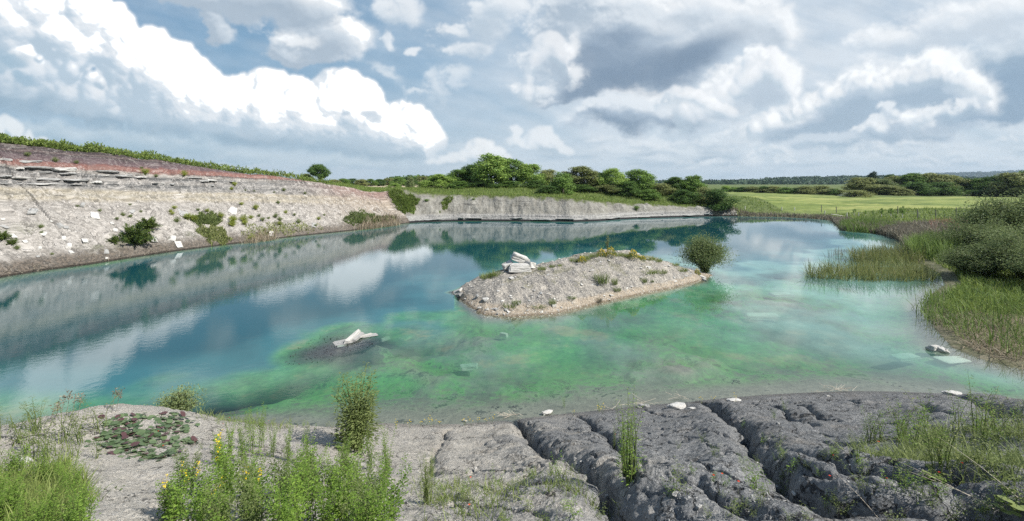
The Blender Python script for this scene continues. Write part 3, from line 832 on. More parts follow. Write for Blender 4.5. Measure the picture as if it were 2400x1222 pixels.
def mat_cliff():
    m, nb, out = new_mat('cliff_beds')
    p = nb.pos(); x, y, z = nb.xyz(p)
    s = nb.attr('along'); e = nb.attr('inland'); t = nb.attr('up')
    n1 = nb.noise(p, .22, 5, .55); n2 = nb.noise(p, .9, 6, .6); n3 = nb.noise(p, 5, 5, .65); n4 = nb.noise(p, 22, 3, .7)
    run = nb.noise(nb.vec(s * .9 + e * .12 + (n1 - .5) * 3, e * .13, 0), 1.0, 6, .68); run2 = nb.noise(nb.vec(s * 3.4 + e * .6 + (n2 - .5) * 1.5, e * .34, 4), 1.0, 5, .68)
    lam = nb.noise(nb.vec(s * .05, z * 2.6 + s * .13, 1.0), 1.0, 6, .68)
    q = z + s * .052 + (n2 - .5) * .55 + (n1 - .5) * .5
    k = q / 12.5
    far = s.step(26, 46)
    c = nb.ramp(k, [(.0, (.20, .195, .185)), (.06, (.30, .295, .285)), (.14, (.48, .475, .46)), (.30, (.50, .495, .48)), (.44, (.41, .405, .39)), (.475, (.52, .49, .40)), (.50, (.40, .39, .34)),
                    (.535, (.50, .47, .38)), (.56, (.33, .335, .33)), (.60, (.25, .265, .275)), (.64, (.42, .425, .425)), (.675, (.24, .252, .262)), (.715, (.46, .45, .43)), (.728, (.36, .20, .175)), (.77, (.235, .115, .105)),
                    (.785, (.150, .105, .120)), (.83, (.110, .085, .100)), (.842, (.050, .040, .048)), (.86, (.15, .115, .12)), (.872, (.045, .036, .044)), (.92, (.10, .08, .085)), (1.0, (.12, .09, .09))])
    # the far end weathers to buff and pink
    cf = nb.ramp(t + (n2 - .5) * .12, [(.0, (.30, .28, .25)), (.12, (.42, .40, .37)), (.38, (.43, .385, .33)), (.60, (.44, .385, .32)), (.72, (.40, .33, .285)), (.80, (.37, .28, .25)), (.93, (.34, .225, .205)), (1.0, (.40, .33, .29))])
    c = nb.mix(far, c, cf)
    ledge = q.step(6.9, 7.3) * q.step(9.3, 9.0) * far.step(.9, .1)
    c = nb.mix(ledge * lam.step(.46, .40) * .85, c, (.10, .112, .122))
    c = nb.mix(ledge * lam.step(.55, .62) * .6, c, (.55, .54, .52))
    talus = k.step(.56, .40)
    c = nb.mix(run.step(.46, .34) * .45 * (talus * .8 + far * .6).clamp(), c, (.235, .23, .222))
    c = nb.mix(run.step(.56, .68) * .5 * (talus * .8 + .15), c, (.60, .595, .575))
    c = nb.mix(run2.step(.42, .30) * .45, c, (.20, .19, .182))
    c = nb.mix(run2.step(.60, .72) * .45, c, (.62, .60, .57))
    c = nb.mix((n3 - .5).step(.02, .2) * .35, c, (.62, .61, .59)); c = nb.mix((.5 - n3).step(.02, .2) * .4, c, (.17, .165, .16))
    # broken stone lying on the scree
    v = nb.voro(nb.vec(s, e * .7, 0), 3.2, 'F1', out='Distance'); vc = nb.xyz(nb.voro(nb.vec(s, e * .7, 0), 3.2, 'F1', out='Color'))
    st = v.step(.26, .18) * vc[0].step(.80, .84) * talus
    c = nb.mix(st * .8, c, (.66, .655, .64))
    # sparse green on the lower scree
    gp = (nb.noise(p, .35, 3, .5) + (n3 - .5) * .55 + (n4 - .5) * .25).step(.60, .70) * k.step(.36, .20) * z.step(.3, 1.2)
    c = nb.mix(gp * .6, c, (.10, .125, .05))
    ce = nb.xyz(nb.voro(nb.vec(s, e * .8, z * .6), 2.6, 'F1', out='Color'))[0]; cf2 = nb.xyz(nb.voro(nb.vec(s, e * .8, z * .6), 7.5, 'F1', out='Color'))[0]
    grain = k.step(.77, .70, 'LINEAR', .35, 1.0) * ((ce - .5) * (n2.step(.42, .62) * .75 + .15) + (cf2 - .5) * .55)
    c = nb.mix(grain.step(0, .5, 'LINEAR') * .65, c, (.72, .715, .70)); c = nb.mix((grain * -1).step(0, .5, 'LINEAR') * .62, c, (.10, .098, .095))
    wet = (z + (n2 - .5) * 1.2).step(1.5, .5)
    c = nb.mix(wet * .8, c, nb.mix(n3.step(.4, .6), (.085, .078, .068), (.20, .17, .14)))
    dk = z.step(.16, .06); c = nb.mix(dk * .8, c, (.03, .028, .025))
    # grass over the lip
    gt = (t + (n2 - .5) * .12 + (n3 - .5) * .05).step(1.0, 1.05)
    c = nb.mix(gt, c, nb.ramp(n3, [(.3, (.05, .075, .02)), (.7, (.13, .16, .05))]))
    c = nb.mix(1.0, c, (.88, .83, .785), 'MULTIPLY')
    h = run2 * .5 + n3 * .6 + grain * .7 + lam * ledge * 1.6 + n4 * .2 + st * .5 + run * .5
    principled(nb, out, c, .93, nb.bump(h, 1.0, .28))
    return m

def mat_far():
    m, nb, out = new_mat('far_bank_marl')
    p = nb.pos(); x, y, z = nb.xyz(p)
    s = nb.attr('along'); e = nb.attr('inland'); t = nb.attr('up')
    n2 = nb.noise(p, .6, 5, .6); n3 = nb.noise(p, 3.5, 5, .65)
    run = nb.noise(nb.vec(s * 1.5 + e * .3 + (n2 - .5) * 1.5, e * .16, 0), 1.0, 6, .7); run2 = nb.noise(nb.vec(s * 5.0 + (n2 - .5) * 2, e * .5, 2), 1.0, 4, .65)
    lam = nb.noise(nb.vec(s * .08, z * 3.2, 1.0), 1.0, 5, .65)
    c = nb.ramp(run * .16 + run2 * .10 + n3 * .36 + n2 * .38, [(.36, (.105, .10, .085)), (.47, (.215, .205, .18)), (.55, (.28, .27, .24)), (.65, (.44, .43, .40))])
    lm2 = nb.noise(nb.vec(s * .12, z * 1.4 + n2 * .8, 6.0), 1.0, 5, .7); c = nb.mix(lm2.step(.44, .36) * .6, c, (.095, .09, .085))
    right = s.step(128, 150)
    low = (z + (n2 - .5) * .9).step(1.5, .9)
    c = nb.mix(low, c, nb.ramp(lam * .6 + n3 * .4, [(.36, (.07, .07, .072)), (.47, (.25, .245, .235)), (.60, (.42, .41, .39))]))
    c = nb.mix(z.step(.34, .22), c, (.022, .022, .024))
    gp = (t + (n2 - .5) * .6 + (n3 - .5) * .25).step(.85, 1.02)
    c = nb.mix(gp, c, nb.ramp(n3, [(.3, (.055, .075, .025)), (.7, (.13, .155, .05))]))
    principled(nb, out, c, .93, nb.bump(run * .3 + run2 * .12 + n3 * .9 + n2 * .6 + lam * low, 1.0, .25))
    return m

def mat_island():
    m, nb, out = new_mat('island_marl')
    p = nb.pos(); x, y, z = nb.xyz(p)
    n1 = nb.noise(p, .5, 5, .55); n2 = nb.noise(p, 2.0, 6, .62); n3 = nb.noise(p, 8, 5, .65); n4 = nb.noise(p, 30, 3, .7)
    run = nb.noise(nb.vec(x * 1.7 + y * .5, y * .3, 0), 1.6, 5, .62)
    c = nb.ramp(n2 * .6 + n3 * .4 + (n1 - .5) * .4, [(.30, (.15, .15, .152)), (.47, (.30, .295, .285)), (.58, (.40, .385, .36)), (.72, (.52, .505, .48))])
    c = nb.mix(run.step(.47, .38) * .65 * (z.step(1.5, .9)), c, (.145, .148, .16))
    sand = (z + (n2 - .5) * .25).step(.42, .26)
    c = nb.mix(sand * .85, c, (.42, .365, .295))
    c = nb.mix(z.step(.10, .03), c, (.20, .165, .12))
    v = nb.voro(p, 7, 'F1'); vc = nb.xyz(nb.voro(p, 7, 'F1', out='Color'))
    st = v.step(.26, .18) * vc[0].step(.62, .7)
    c = nb.mix(st * .75, c, (.60, .59, .56))
    v = nb.voro(p, 16, 'F1'); vc = nb.xyz(nb.voro(p, 16, 'F1', out='Color'))
    c = nb.mix(v.step(.26, .18) * vc[1].step(.66, .7) * .6, c, (.13, .13, .125))
    gp = (nb.noise(p, .9, 4, .55) + (n3 - .5) * .4 + z * .05).step(.60, .68) * z.step(.5, .9)
    c = nb.mix(gp * .45, c, (.13, .14, .06))
    ce = nb.xyz(nb.voro(p, 5.0, 'F1', out='Color'))[0]; ce2 = nb.xyz(nb.voro(p, 13, 'F1', out='Color'))[0]
    gr = (ce - .5) * n2.step(.45, .62) * .6 + (ce2 - .5) * .5
    c = nb.mix(gr.step(0, .5, 'LINEAR') * .55, c, (.66, .65, .62)); c = nb.mix((gr * -1).step(0, .5, 'LINEAR') * .55, c, (.10, .10, .10))
    c = nb.mix(1.0, c, (.98, .93, .865), 'MULTIPLY')
    principled(nb, out, c, .93, nb.bump(n2 * .5 + n3 * .5 + n4 * .15 + st * .4 + run * .8 + gr * .5, 1.0, .14))
    return m

def mat_meadow():
    m, nb, out = new_mat('meadow_turf')
    p = nb.pos(); x, y, z = nb.xyz(p)
    n1 = nb.noise(p, .05, 4, .5); n2 = nb.noise(p, .35, 5, .6); n3 = nb.noise(p, 2.2, 4, .6)
    c = nb.ramp(n2 * .6 + n3 * .4, [(.32, (.06, .085, .028)), (.5, (.105, .14, .045)), (.68, (.17, .19, .075))])
    f = nb.attr('crop')                       # 1 in the field of young corn, .5 in the pale strip beyond
    row = nb.noise(nb.vec(x * .02 + y * .006, y * .16 - x * .01, 0), 1.0, 4, .6)
    crop = nb.ramp(row, [(.36, (.085, .125, .035)), (.5, (.170, .215, .060)), (.60, (.28, .30, .10))])
    c = nb.mix(f.step(.02, .25) , c, crop)
    ripe = nb.attr('ripe')
    c = nb.mix(ripe, c, (.44, .36, .25))
    mud = nb.attr('damp')
    c = nb.mix(mud * (n3 * .8 + .3).clamp(), c, nb.ramp(n3, [(.3, (.085, .075, .055)), (.7, (.25, .215, .165))]))
    principled(nb, out, c, .95, nb.bump(n3 + n2, .6, .15))
    return m

def mat_bed():
    m, nb, out = new_mat('lake_bed_silt')
    p = nb.pos(); x, y, z = nb.xyz(p)
    n1 = nb.noise(p, .16, 4, .55); n2 = nb.noise(p, .7, 6, .62); n3 = nb.noise(p, 4, 5, .65); n4 = nb.noise(p, 18, 3, .7)
    silt = nb.ramp(n2 * .6 + n3 * .4, [(.30, (.10, .094, .082)), (.5, (.185, .172, .145)), (.7, (.29, .268, .225))])
    algae = (n1 * .6 + n2 * .4 + (n3 - .5) * .35).step(.43, .55)
    c = nb.mix(algae * .8 * z.step(-.12, -.4), silt, nb.ramp(n3, [(.3, (.050, .20, .055)), (.7, (.145, .36, .085))]))
    weed = ((n2 - .5) * .8 + (n3 - .5) * .8 + (n4 - .5) * .3).step(.09, .15)
    c = nb.mix(weed * .75, c, (.03, .034, .032))
    wx, wy = on_z(765, 824)
    rx = (x - wx + (n2 - .5) * 2.6 + (n3 - .5) * .9) / 2.5; ry = (y - wy + (n1 - .5) * 1.5 + (n3 - .5) * .8) / 1.55
    shoal = (rx * rx + ry * ry).step(1.1, .75)
    c = nb.mix(shoal * .95, c, nb.ramp(n4 * .5 + n3 * .5, [(.36, (.030, .027, .032)), (.6, (.105, .090, .086))]))
    principled(nb, out, c, .9, nb.bump(n3 + n4 * shoal, .6, .1))
    return m

M_BANK, M_CLIFF, M_FAR, M_ISL, M_MEADOW, M_BED = mat_bank(), mat_cliff(), mat_far(), mat_island(), mat_meadow(), mat_bed()

# ---------------------------------------------------------------- ground sheets
FIELD = np.array([(p[0], p[1]) for p in [(on_z(1740, 468, 2.2)), (on_z(1860, 487, 1.9)), (on_z(2000, 489, 1.8)), (on_z(2150, 489, 1.5)), (on_z(2420, 492, 1.4)), (on_z(2700, 492, 1.4)), (on_z(2700, 462.5, 1.8)), (on_z(2050, 462, 2.1)), (on_z(1940, 460, 2.2)), (on_z(1690, 452, 2.7))]])
def sheet(x, y, name_of):
    """x, y: grids (rows x cols) -> separate meshes by kind of ground"""
    z, e, s, w_, kw, isl = H(x, y, True)
    nr, nc = x.shape
    V = np.stack([x, y, z], -1).reshape(-1, 3)
    idx = np.arange(nr * nc).reshape(nr, nc)
    q = np.stack([idx[:-1, :-1], idx[:-1, 1:], idx[1:, 1:], idx[1:, :-1]], -1).reshape(-1, 4)
    zf = V[q, 2].max(1); ef = e[q].mean(1); wf = w_[q].mean(1); kf = kw[q].mean(1); isf = isl[q].max(1)
    xf = V[q, 0].mean(1); yf = V[q, 1].mean(1)
    reg = np.full(len(q), 4)
    reg[e[q].max(1) <= 0] = 0
    kk = kf.argmax(1); ef = np.where(reg == 0, np.minimum(ef, 0), np.maximum(ef, 1e-3))
    reg[(ef > 0) & (kk == 3) & (ef < 30)] = 1
    reg[(ef > 0) & (kk == 0) & (ef < wf * 1.12)] = 2
    reg[(ef > 0) & (kk == 1) & (ef < wf * 1.10)] = 3
    reg[(zf > -.06) & (isf >= zf - 1e-4) & (isf > -.06) & (ef < 0) & (np.abs(xf - 5.7) < 12) & (yf > 18) & (yf < 38)] = 5
    crop = np.clip(-poly_sdf(FIELD, V[:, 0], V[:, 1]) / 3.0, 0, 1)
    yy = np.maximum(V[:, 1], 1); u = V[:, 0] / yy
    ripe = sstep(150, 175, yy) * sstep(420, 380, yy) * sstep(-.47, -.43, u) * sstep(-.10, -.13, u)
    damp = kw[:, 2] * np.exp(-np.maximum(e, 0) / 4.0)
    at_ = dict(along=s - s0_, inland=e, up=e / w_, crop=crop, ripe=ripe, damp=damp)
    for r_ in np.unique(reg):
        f = q[reg == r_]
        used, inv = np.unique(f, return_inverse=True)
        name_of.setdefault(int(r_), []).append((V[used], inv.reshape(f.shape), {k: v[used] for k, v in at_.items()}))

def polar(a0, a1, na, r0, r1, nr):
    a = np.linspace(R(a0), R(a1), na); r = np.geomspace(r0, r1, nr)
    A, RR = np.meshgrid(a, r)
    return RR * np.sin(A), RR * np.cos(A)

DET = 1.0
PARTS = {}
sheet(*polar(-64, 64, int(1000 * DET), 1.2, 17, int(560 * DET)), PARTS)
sheet(*polar(-64, 64, int(1100 * DET), 17, 150, int(640 * DET)), PARTS)
sheet(*polar(-64, 64, 420, 150, 7000, 150), PARTS)
sheet(*polar(64, 296, 120, 1.2, 7000, 150), PARTS)
sheet(*polar(0, 360, 90, .02, 1.2, 8), PARTS)
NAMES = {0: ('lake_bed', M_BED), 1: ('near_bank', M_BANK), 2: ('cliff', M_CLIFF), 3: ('far_bank', M_FAR), 4: ('meadow', M_MEADOW), 5: ('island', M_ISL)}
LAB = {0: 'pale silty lake bed with green algae seen through the water', 1: 'grey cracked marl bank in front with deep gullies', 2: 'long banded quarry cliff of white, red and purple beds',
       3: 'low grey furrowed bank across the water under the trees', 4: 'green meadow and fields beyond the lake', 5: 'low grey stony island in the lake'}
for r_, lst in PARTS.items():
    nv = 0; vs_, fs_ = [], []; at_ = {}
    for V, f, a in lst:
        vs_.append(V); fs_.append(f + nv); nv += len(V)
        for k, v in a.items(): at_.setdefault(k, []).append(v)
    fs_ = np.concatenate(fs_)
    me = mesh_np(NAMES[r_][0], np.concatenate(vs_), fs_, np.full(len(fs_), 4), NAMES[r_][1], True)
    for k, v in at_.items():
        v = np.concatenate(v).astype(np.float32)
        if len(v) == len(me.vertices):
            a = me.attributes.new(k, 'FLOAT', 'POINT'); a.data.foreach_set('value', v)
    o = link(NAMES[r_][0], me)
    tag(o, LAB[r_], NAMES[r_][0].replace('_', ' '), kind='structure')

# ---------------------------------------------------------------- water
def mat_water():
    m, nb, out = new_mat('lake_water')
    p = nb.pos(); x, y, z = nb.xyz(p)
    dep = nb.attr('depth')
    n1 = nb.noise(p, .10, 4, .55); n2 = nb.noise(p, .45, 5, .6); n3 = nb.noise(p, 2.0, 3, .6)
    # cloudy lime water: what its suspended chalk sends back, by depth and place
    side = (x * .055 + y * .004 - .35 + (n1 - .5) * 1.2).step(0, 1)      # chalkier towards the reeds
    n4 = nb.noise(p, 5.5, 4, .65)
    mot = n2 * .55 + n3 * .30 + n4 * .25 - .05
    green = nb.ramp(mot + (n1 - .5) * .5, [(.32, (.026, .140, .085)), (.5, (.065, .26, .110)), (.68, (.14, .35, .135))])
    pz_ = nb.noise(p, .17, 5, .6)
    green = nb.mix(pz_.step(.56, .38) * .8, green, nb.ramp(mot, [(.35, (.075, .165, .145)), (.65, (.15, .26, .215))]))
    green = nb.mix((nb.noise(p, .28, 4, .6) + (mot - .5) * .5).step(.54, .66) * .65, green, (.235, .265, .155))
    turq = nb.ramp(mot, [(.35, (.15, .36, .32)), (.65, (.26, .48, .43))])
    sh = nb.mix(side, green, turq)
    mid = nb.mix((dep + (n2 - .5) * .8).step(.9, 2.6), sh, (.030, .135, .150))
    body = nb.mix((dep + (n1 - .5) * 2).step(1.8, 5.5), mid, (.009, .064, .078))
    turb = 1.0 - ((dep - .14).max(0.0) * -1.45).exp()
    turb = (turb * .95 + (mot - .5) * .4 * dep.step(.25, .7)).clamp()
    turb = turb.max(dep.step(1.3, 3.2))
    # ripples
    wind = (x * -.035 - y * .004 + .55 + (n1 - .5) * 1.4).step(0, 1)
    r1 = nb.noise(nb.vec(x * .9 + y * .5, y * 1.5 - x * .5, 0), 2.2, 3, .55)
    r2 = nb.noise(nb.vec(x * .8 + y * .4, y * 2.0 - x * .6, 5), 7.0, 3, .6)
    calm = nb.noise(nb.vec(x * .3, y, 7), 1.1, 2, .5)
    hgt = (r1 * .7 + r2 * .3) * (wind * .8 + .2) + calm * .22
    nrm = nb.bump(hgt, .012, .35)
    gl = nb.node('ShaderNodeBsdfGlossy'); gl.inputs['Roughness'].default_value = .008; gl.inputs['Color'].default_value = (.95, .98, 1, 1)
    nb.set(gl.inputs['Normal'], nrm)
    df = nb.node('ShaderNodeBsdfDiffuse'); nb.set(df.inputs['Color'], body)
    tr = nb.node('ShaderNodeBsdfTransparent'); nb.set(tr.inputs['Color'], nb.ramp(dep / 3.0, [(0, (.93, .98, .95)), (.25, (.62, .88, .76)), (.6, (.25, .62, .52)), (1, (.06, .30, .32))]))
    a = nb.node('ShaderNodeMixShader'); nb.set(a.inputs[0], turb); nb.t.links.new(tr.outputs[0], a.inputs[1]); nb.t.links.new(df.outputs[0], a.inputs[2])
    lw = nb.node('ShaderNodeLayerWeight'); lw.inputs['Blend'].default_value = .5; nb.set(lw.inputs['Normal'], nrm)
    refl = S(nb.t, lw.outputs['Facing']).pow(5.0) * .965 + .035      # the same from above and below, so daylight reaches the bed
    b = nb.node('ShaderNodeMixShader'); nb.set(b.inputs[0], refl); nb.t.links.new(a.outputs[0], b.inputs[1]); nb.t.links.new(gl.outputs[0], b.inputs[2])
    nb.t.links.new(b.outputs[0], out.inputs['Surface'])
    return m
M_WATER = mat_water()
wx_, wy_ = [], []
wp = [polar(-62, 62, 420, 9, 120, 420), ]
X_, Y_ = wp[0]
zz = H(X_.ravel(), Y_.ravel())
e_, *_r = shore(X_, Y_)
idx = np.arange(X_.size).reshape(X_.shape)
q = np.stack([idx[:-1, :-1], idx[:-1, 1:], idx[1:, 1:], idx[1:, :-1]], -1).reshape(-1, 4)
keep = e_[q].min(1) < .5
q = q[keep]; used, inv = np.unique(q, return_inverse=True)
V = np.stack([X_.ravel()[used], Y_.ravel()[used], np.zeros(len(used))], -1)
me = mesh_np('lake', V, inv.reshape(q.shape), np.full(len(q), 4), M_WATER, True)
a = me.attributes.new('depth', 'FLOAT', 'POINT'); a.data.foreach_set('value', np.maximum(-zz[used], 0).astype(np.float32))
lake = tag(link('lake', me), 'clear turquoise and deep blue quarry lake', 'lake', kind='structure')
# ---------------------------------------------------------------- plant and stone kit
import bmesh
def leaf_mat(name, dark, light, tr=.28, odd=None, rough=.55, gain=1.0):
    dark = tuple(v * gain for v in dark); light = tuple(v * gain for v in light)
    m, nb, out = new_mat(name)
    k = nb.island(); o = nb.objrand(); p = nb.pos()
    v = (k * .75 + nb.noise(p, .9, 2, .5) * .5 + (o - .5) * .30 - .12).clamp()
    c = nb.ramp(v, [(0.05, dark), (.95, light)])
    if odd: c = nb.mix(k.step(.95, .96), c, odd)
    d = nb.node('ShaderNodeBsdfPrincipled'); nb.set(d.inputs['Base Color'], c); d.inputs['Roughness'].default_value = rough; d.inputs['Specular IOR Level'].default_value = .22
    t = nb.node('ShaderNodeBsdfTranslucent'); nb.set(t.inputs['Color'], nb.mix(.5, c, tuple(min(1, q * 1.5) for q in light)))
    mx = nb.node('ShaderNodeMixShader'); mx.inputs[0].default_value = tr
    nb.t.links.new(d.outputs[0], mx.inputs[1]); nb.t.links.new(t.outputs[0], mx.inputs[2]); nb.t.links.new(mx.outputs[0], out.inputs['Surface'])
    return m
def plain_mat(name, a, b, scale=6, rough=.85, bump=.4, bd=.02):
    m, nb, out = new_mat(name)
    n = nb.noise(nb.pos(), scale, 5, .6)
    principled(nb, out, nb.ramp(n, [(.3, a), (.7, b)]), rough, nb.bump(n, bump, bd))
    return m
def stone_mat(name, a, b, dark):
    m, nb, out = new_mat(name)
    tcn = nb.node('ShaderNodeTexCoord'); p = S(nb.t, tcn.outputs['Object']); ox, oy, oz = nb.xyz(p); o = nb.objrand()
    n = nb.noise(p, 2.5, 5, .6); f = nb.noise(p, 14, 5, .65)
    lay = nb.noise(nb.vec(ox * .6 + o * 9, oy * .6, oz * 9), 1.6, 5, .65)
    c = nb.ramp(n * .5 + f * .5 + (o - .5) * .12, [(.3, a), (.65, b)])
    c = nb.mix(lay.step(.44, .36) * .75, c, dark)
    c = nb.mix(f.step(.42, .32) * .6, c, dark)
    sp = nb.noise(p, 5, 4, .6); c = nb.mix(sp.step(.55, .68) * .35, c, (.34, .29, .22))
    principled(nb, out, c, .88, nb.bump(n * .4 + f * .4 + lay * .6, .7, .05))
    return m
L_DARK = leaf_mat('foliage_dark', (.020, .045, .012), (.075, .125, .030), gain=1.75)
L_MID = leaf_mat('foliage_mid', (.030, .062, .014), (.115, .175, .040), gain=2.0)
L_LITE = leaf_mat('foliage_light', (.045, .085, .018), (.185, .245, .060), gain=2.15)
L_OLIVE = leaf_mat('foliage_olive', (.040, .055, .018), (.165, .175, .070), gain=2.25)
L_WILLOW = leaf_mat('foliage_willow', (.032, .055, .018), (.195, .235, .100), .25, (.30, .33, .20), gain=1.5)
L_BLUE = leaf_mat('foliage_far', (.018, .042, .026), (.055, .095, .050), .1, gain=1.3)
L_HERB = leaf_mat('herb_leaf', (.055, .115, .018), (.225, .335, .060), .34, gain=1.2)
L_HERB2 = leaf_mat('herb_leaf_dull', (.055, .085, .026), (.19, .225, .085), .3, gain=1.35)
L_GRASS = leaf_mat('grass_blade', (.060, .095, .020), (.220, .260, .080), .3, gain=1.25)
L_TALL = leaf_mat('tall_grass_blade', (.050, .085, .018), (.185, .235, .060), .3, (.26, .24, .12), gain=1.45)
L_REED = leaf_mat('reed_blade', (.026, .042, .012), (.20, .215, .080), .3, (.40, .34, .22), gain=1.35)
L_REEDG = leaf_mat('reed_blade_green', (.024, .052, .012), (.17, .235, .065), .3, gain=1.4)
L_DRY = leaf_mat('dry_stalk', (.15, .12, .085), (.40, .335, .245), .2, (.5, .45, .36), gain=1.15)
L_SEDGE = leaf_mat('grey_brush', (.075, .068, .05), (.24, .215, .165), .2, gain=1.4)
L_BROOM = leaf_mat('broom_leaf', (.085, .125, .020), (.30, .33, .055), .28, gain=1.3)
L_YEW = leaf_mat('conifer_spray', (.022, .045, .012), (.12, .16, .035), .15, gain=1.35)
L_COLT = leaf_mat('broad_leaf', (.045, .085, .040), (.16, .215, .105), .18, (.10, .05, .055), .42)
L_YEL = leaf_mat('yellow_petal', (.62, .42, .015), (.82, .62, .03), .25)
L_RED = leaf_mat('poppy_petal', (.62, .05, .02), (.80, .11, .05), .25)
L_PINK = leaf_mat('dock_seed', (.28, .13, .10), (.46, .26, .20), .2)
L_WEED = leaf_mat('sunk_weed', (.022, .020, .026), (.085, .074, .076), .05)
M_BARK = plain_mat('bark', (.045, .038, .03), (.12, .10, .08), 8)
M_STEM = plain_mat('green_stem', (.09, .13, .035), (.17, .21, .07), 12)
M_TWIG = plain_mat('twig', (.07, .058, .042), (.17, .14, .10), 12)
M_STRAW = plain_mat('bleached_straw', (.42, .36, .28), (.62, .56, .47), 14)
M_WHITE = stone_mat('white_limestone', (.44, .43, .405), (.60, .585, .555), (.17, .165, .158))
M_GREY = stone_mat('grey_limestone', (.24, .24, .235), (.42, .415, .40), (.09, .092, .095))
M_WET = stone_mat('sunken_stone', (.34, .36, .32), (.52, .53, .47), (.18, .19, .17))
M_WOOD = plain_mat('grey_post_wood', (.10, .095, .085), (.24, .225, .20), 10)
M_PALE = plain_mat('pale_guard', (.52, .50, .45), (.68, .66, .60), 5)
M_WIRE = plain_mat('fence_wire', (.12, .12, .12), (.2, .2, .2), 5, .5)

def sph(n, r_=rng):
    v = r_.normal(size=(n, 3)); return unit(v)

def crown(mb, centers, radii, n, ls, lw=.72, r_=rng, squash=.85, droop=0.0, shell=.35):
    centers = np.asarray(centers, float); radii = np.asarray(radii, float)
    pick = r_.choice(len(centers), n, p=radii ** 2 / np.sum(radii ** 2))
    d = sph(n, r_); rr = radii[pick] * (shell + (1 - shell) * r_.random(n) ** .45) * (1 + .22 * r_.normal(size=n))
    pos = centers[pick] + d * rr[:, None] * np.array([1, 1, squash])
    nor = unit(d + np.array([0, 0, .35]) + .55 * r_.normal(size=(n, 3)))
    dr = np.cross(nor, sph(n, r_)) + np.array([0, 0, -droop])
    l = ls * r_.uniform(.65, 1.35, n)
    leaves(mb, pos, dr, nor, l, l * lw)

def limb(mb, a, b, r0, r1, r_=rng, wob=.08, n=5, sides=5):
    a = np.asarray(a, float); b = np.asarray(b, float)
    t = np.linspace(0, 1, n)[:, None]
    L = np.linalg.norm(b - a)
    p = a + (b - a) * t + r_.normal(size=(n, 3)) * wob * L * np.sin(t * np.pi)
    tube(mb, p, r0 + (r1 - r0) * t[:, 0], sides)

def tree_meshes(seed, h=8.0, w=6.0, trunk=.22, n_cl=22, n_leaf=7000, ls=.30, lean=0.0, top=1.0, bottom=.16, cr=.24, name='tree', bush=False):
    """a tapered trunk with limbs, and a crown of leaf clumps with gaps: two meshes with base at the origin"""
    r_ = np.random.default_rng(seed)
    T, C = MB(), MB()
    cz0 = h * bottom
    cs, rs = [], []
    for i in range(n_cl):
        f = (i + .5) / n_cl
        zz = cz0 + (h - cz0) * (f ** .85) * .93
        env = (w / 2) * (np.sin(np.pi * np.clip((zz - cz0) / (h - cz0), .04, .97) ** (.62 if not bush else .42)) ** .65)
        az = i * 2.399 + r_.normal() * .5; rad = env * r_.uniform(.35, .92)
        c = np.array([math.cos(az) * rad + lean * zz / h, math.sin(az) * rad, zz])
        cs.append(c); rs.append(w * cr * r_.uniform(.62, 1.2) * (1 - .25 * f))
    cs = np.array(cs); rs = np.array(rs)
    cs[:, 2] = np.minimum(cs[:, 2], h - rs * .6)
    cs[:, 2] = np.maximum(cs[:, 2], rs * (.75 if not bush else .55))
    crown(C, cs, rs, n_leaf, ls, .7, r_)
    tp = np.array([lean * .55, 0, h * .62])
    limb(T, (0, 0, -.3), tp, h * .035, h * .012, r_, .03, 8, 7)
    for c in cs[:: 2 if not bush else 3]:
        st = tp * np.clip(c[2] / h * .8, .12, .95)
        limb(T, st, c, h * .012, h * .003, r_, .10, 5, 4)
    return T.mesh(name + '_trunk', M_BARK, True), C.mesh(name + '_crown', L_MID)

def use_mat(o, m):
    o.material_slots[0].link = 'OBJECT'; o.material_slots[0].material = m

def put_tree(kind, meshes, loc, h, w, mat, label, cat='tree', group=None, rz=None, base_h=8.0, base_w=6.0):
    t = empty(kind, loc, rng.uniform(0, 6.28) if rz is None else rz)
    t.scale = (w / base_w, w / base_w, h / base_h)
    a = link('trunk', meshes[0], t); b = link('crown', meshes[1], t)
    use_mat(b, mat)
    tag(t, label, cat, group)
    return t

def shrub_meshes(seed, h, w, stems=26, per=260, ls=.09, lw=.28, name='shrub', spread=.9, up=1.0, low=.05, jit=.085):
    """many stems fanning up from one foot, narrow leaves along the upper part"""
    r_ = np.random.default_rng(seed)
    T, C = MB(), MB()
    for i in range(stems):
        az = i * 2.399 + r_.normal() * .3; q = math.sqrt((i + .5) / stems) * spread
        hh = h * (1 - .38 * q * q) * r_.uniform(.66, 1.08)
        tipx = w * .5 * q * r_.uniform(.85, 1.1)
        n = 7; t = np.linspace(0, 1, n)
        px = tipx * t ** 1.25; pz = hh * np.sin(t * np.pi / 2 * .98) ** (.9 / up)
        wob = r_.normal(size=(n, 2)) * .03 * h * t[:, None]
        P = np.stack([np.cos(az) * px + wob[:, 0], np.sin(az) * px + wob[:, 1], pz], -1)
        tube(T, P, h * .010 * (1 - .8 * t) + .002, 4)
        m = int(per * r_.uniform(.7, 1.2))
        u = np.clip(r_.uniform(low, 1.02, m), 0, 1.02) ** .8; k = np.clip((u * (n - 1)).astype(int), 0, n - 2); fr = (u * (n - 1) - k)[:, None]
        base = P[k] * (1 - fr) + P[k + 1] * fr
        base = base + r_.normal(size=(m, 3)) * (jit * w * (.4 + u))[:, None] * np.array([1, 1, .8])
        d = unit(P[k + 1] - P[k]) * .6 + r_.normal(size=(m, 3)) * .7
        out = unit(base - np.array([0, 0, h * .35])) 
        nor = unit(out * .7 + r_.normal(size=(m, 3)) * .6 + np.array([0, 0, .25]))
        l = ls * r_.uniform(.6, 1.4, m)
        leaves(C, base, d, nor, l, l * lw)
    return T.mesh(name + '_stems', M_TWIG, True), C.mesh(name + '_leaves', L_WILLOW)

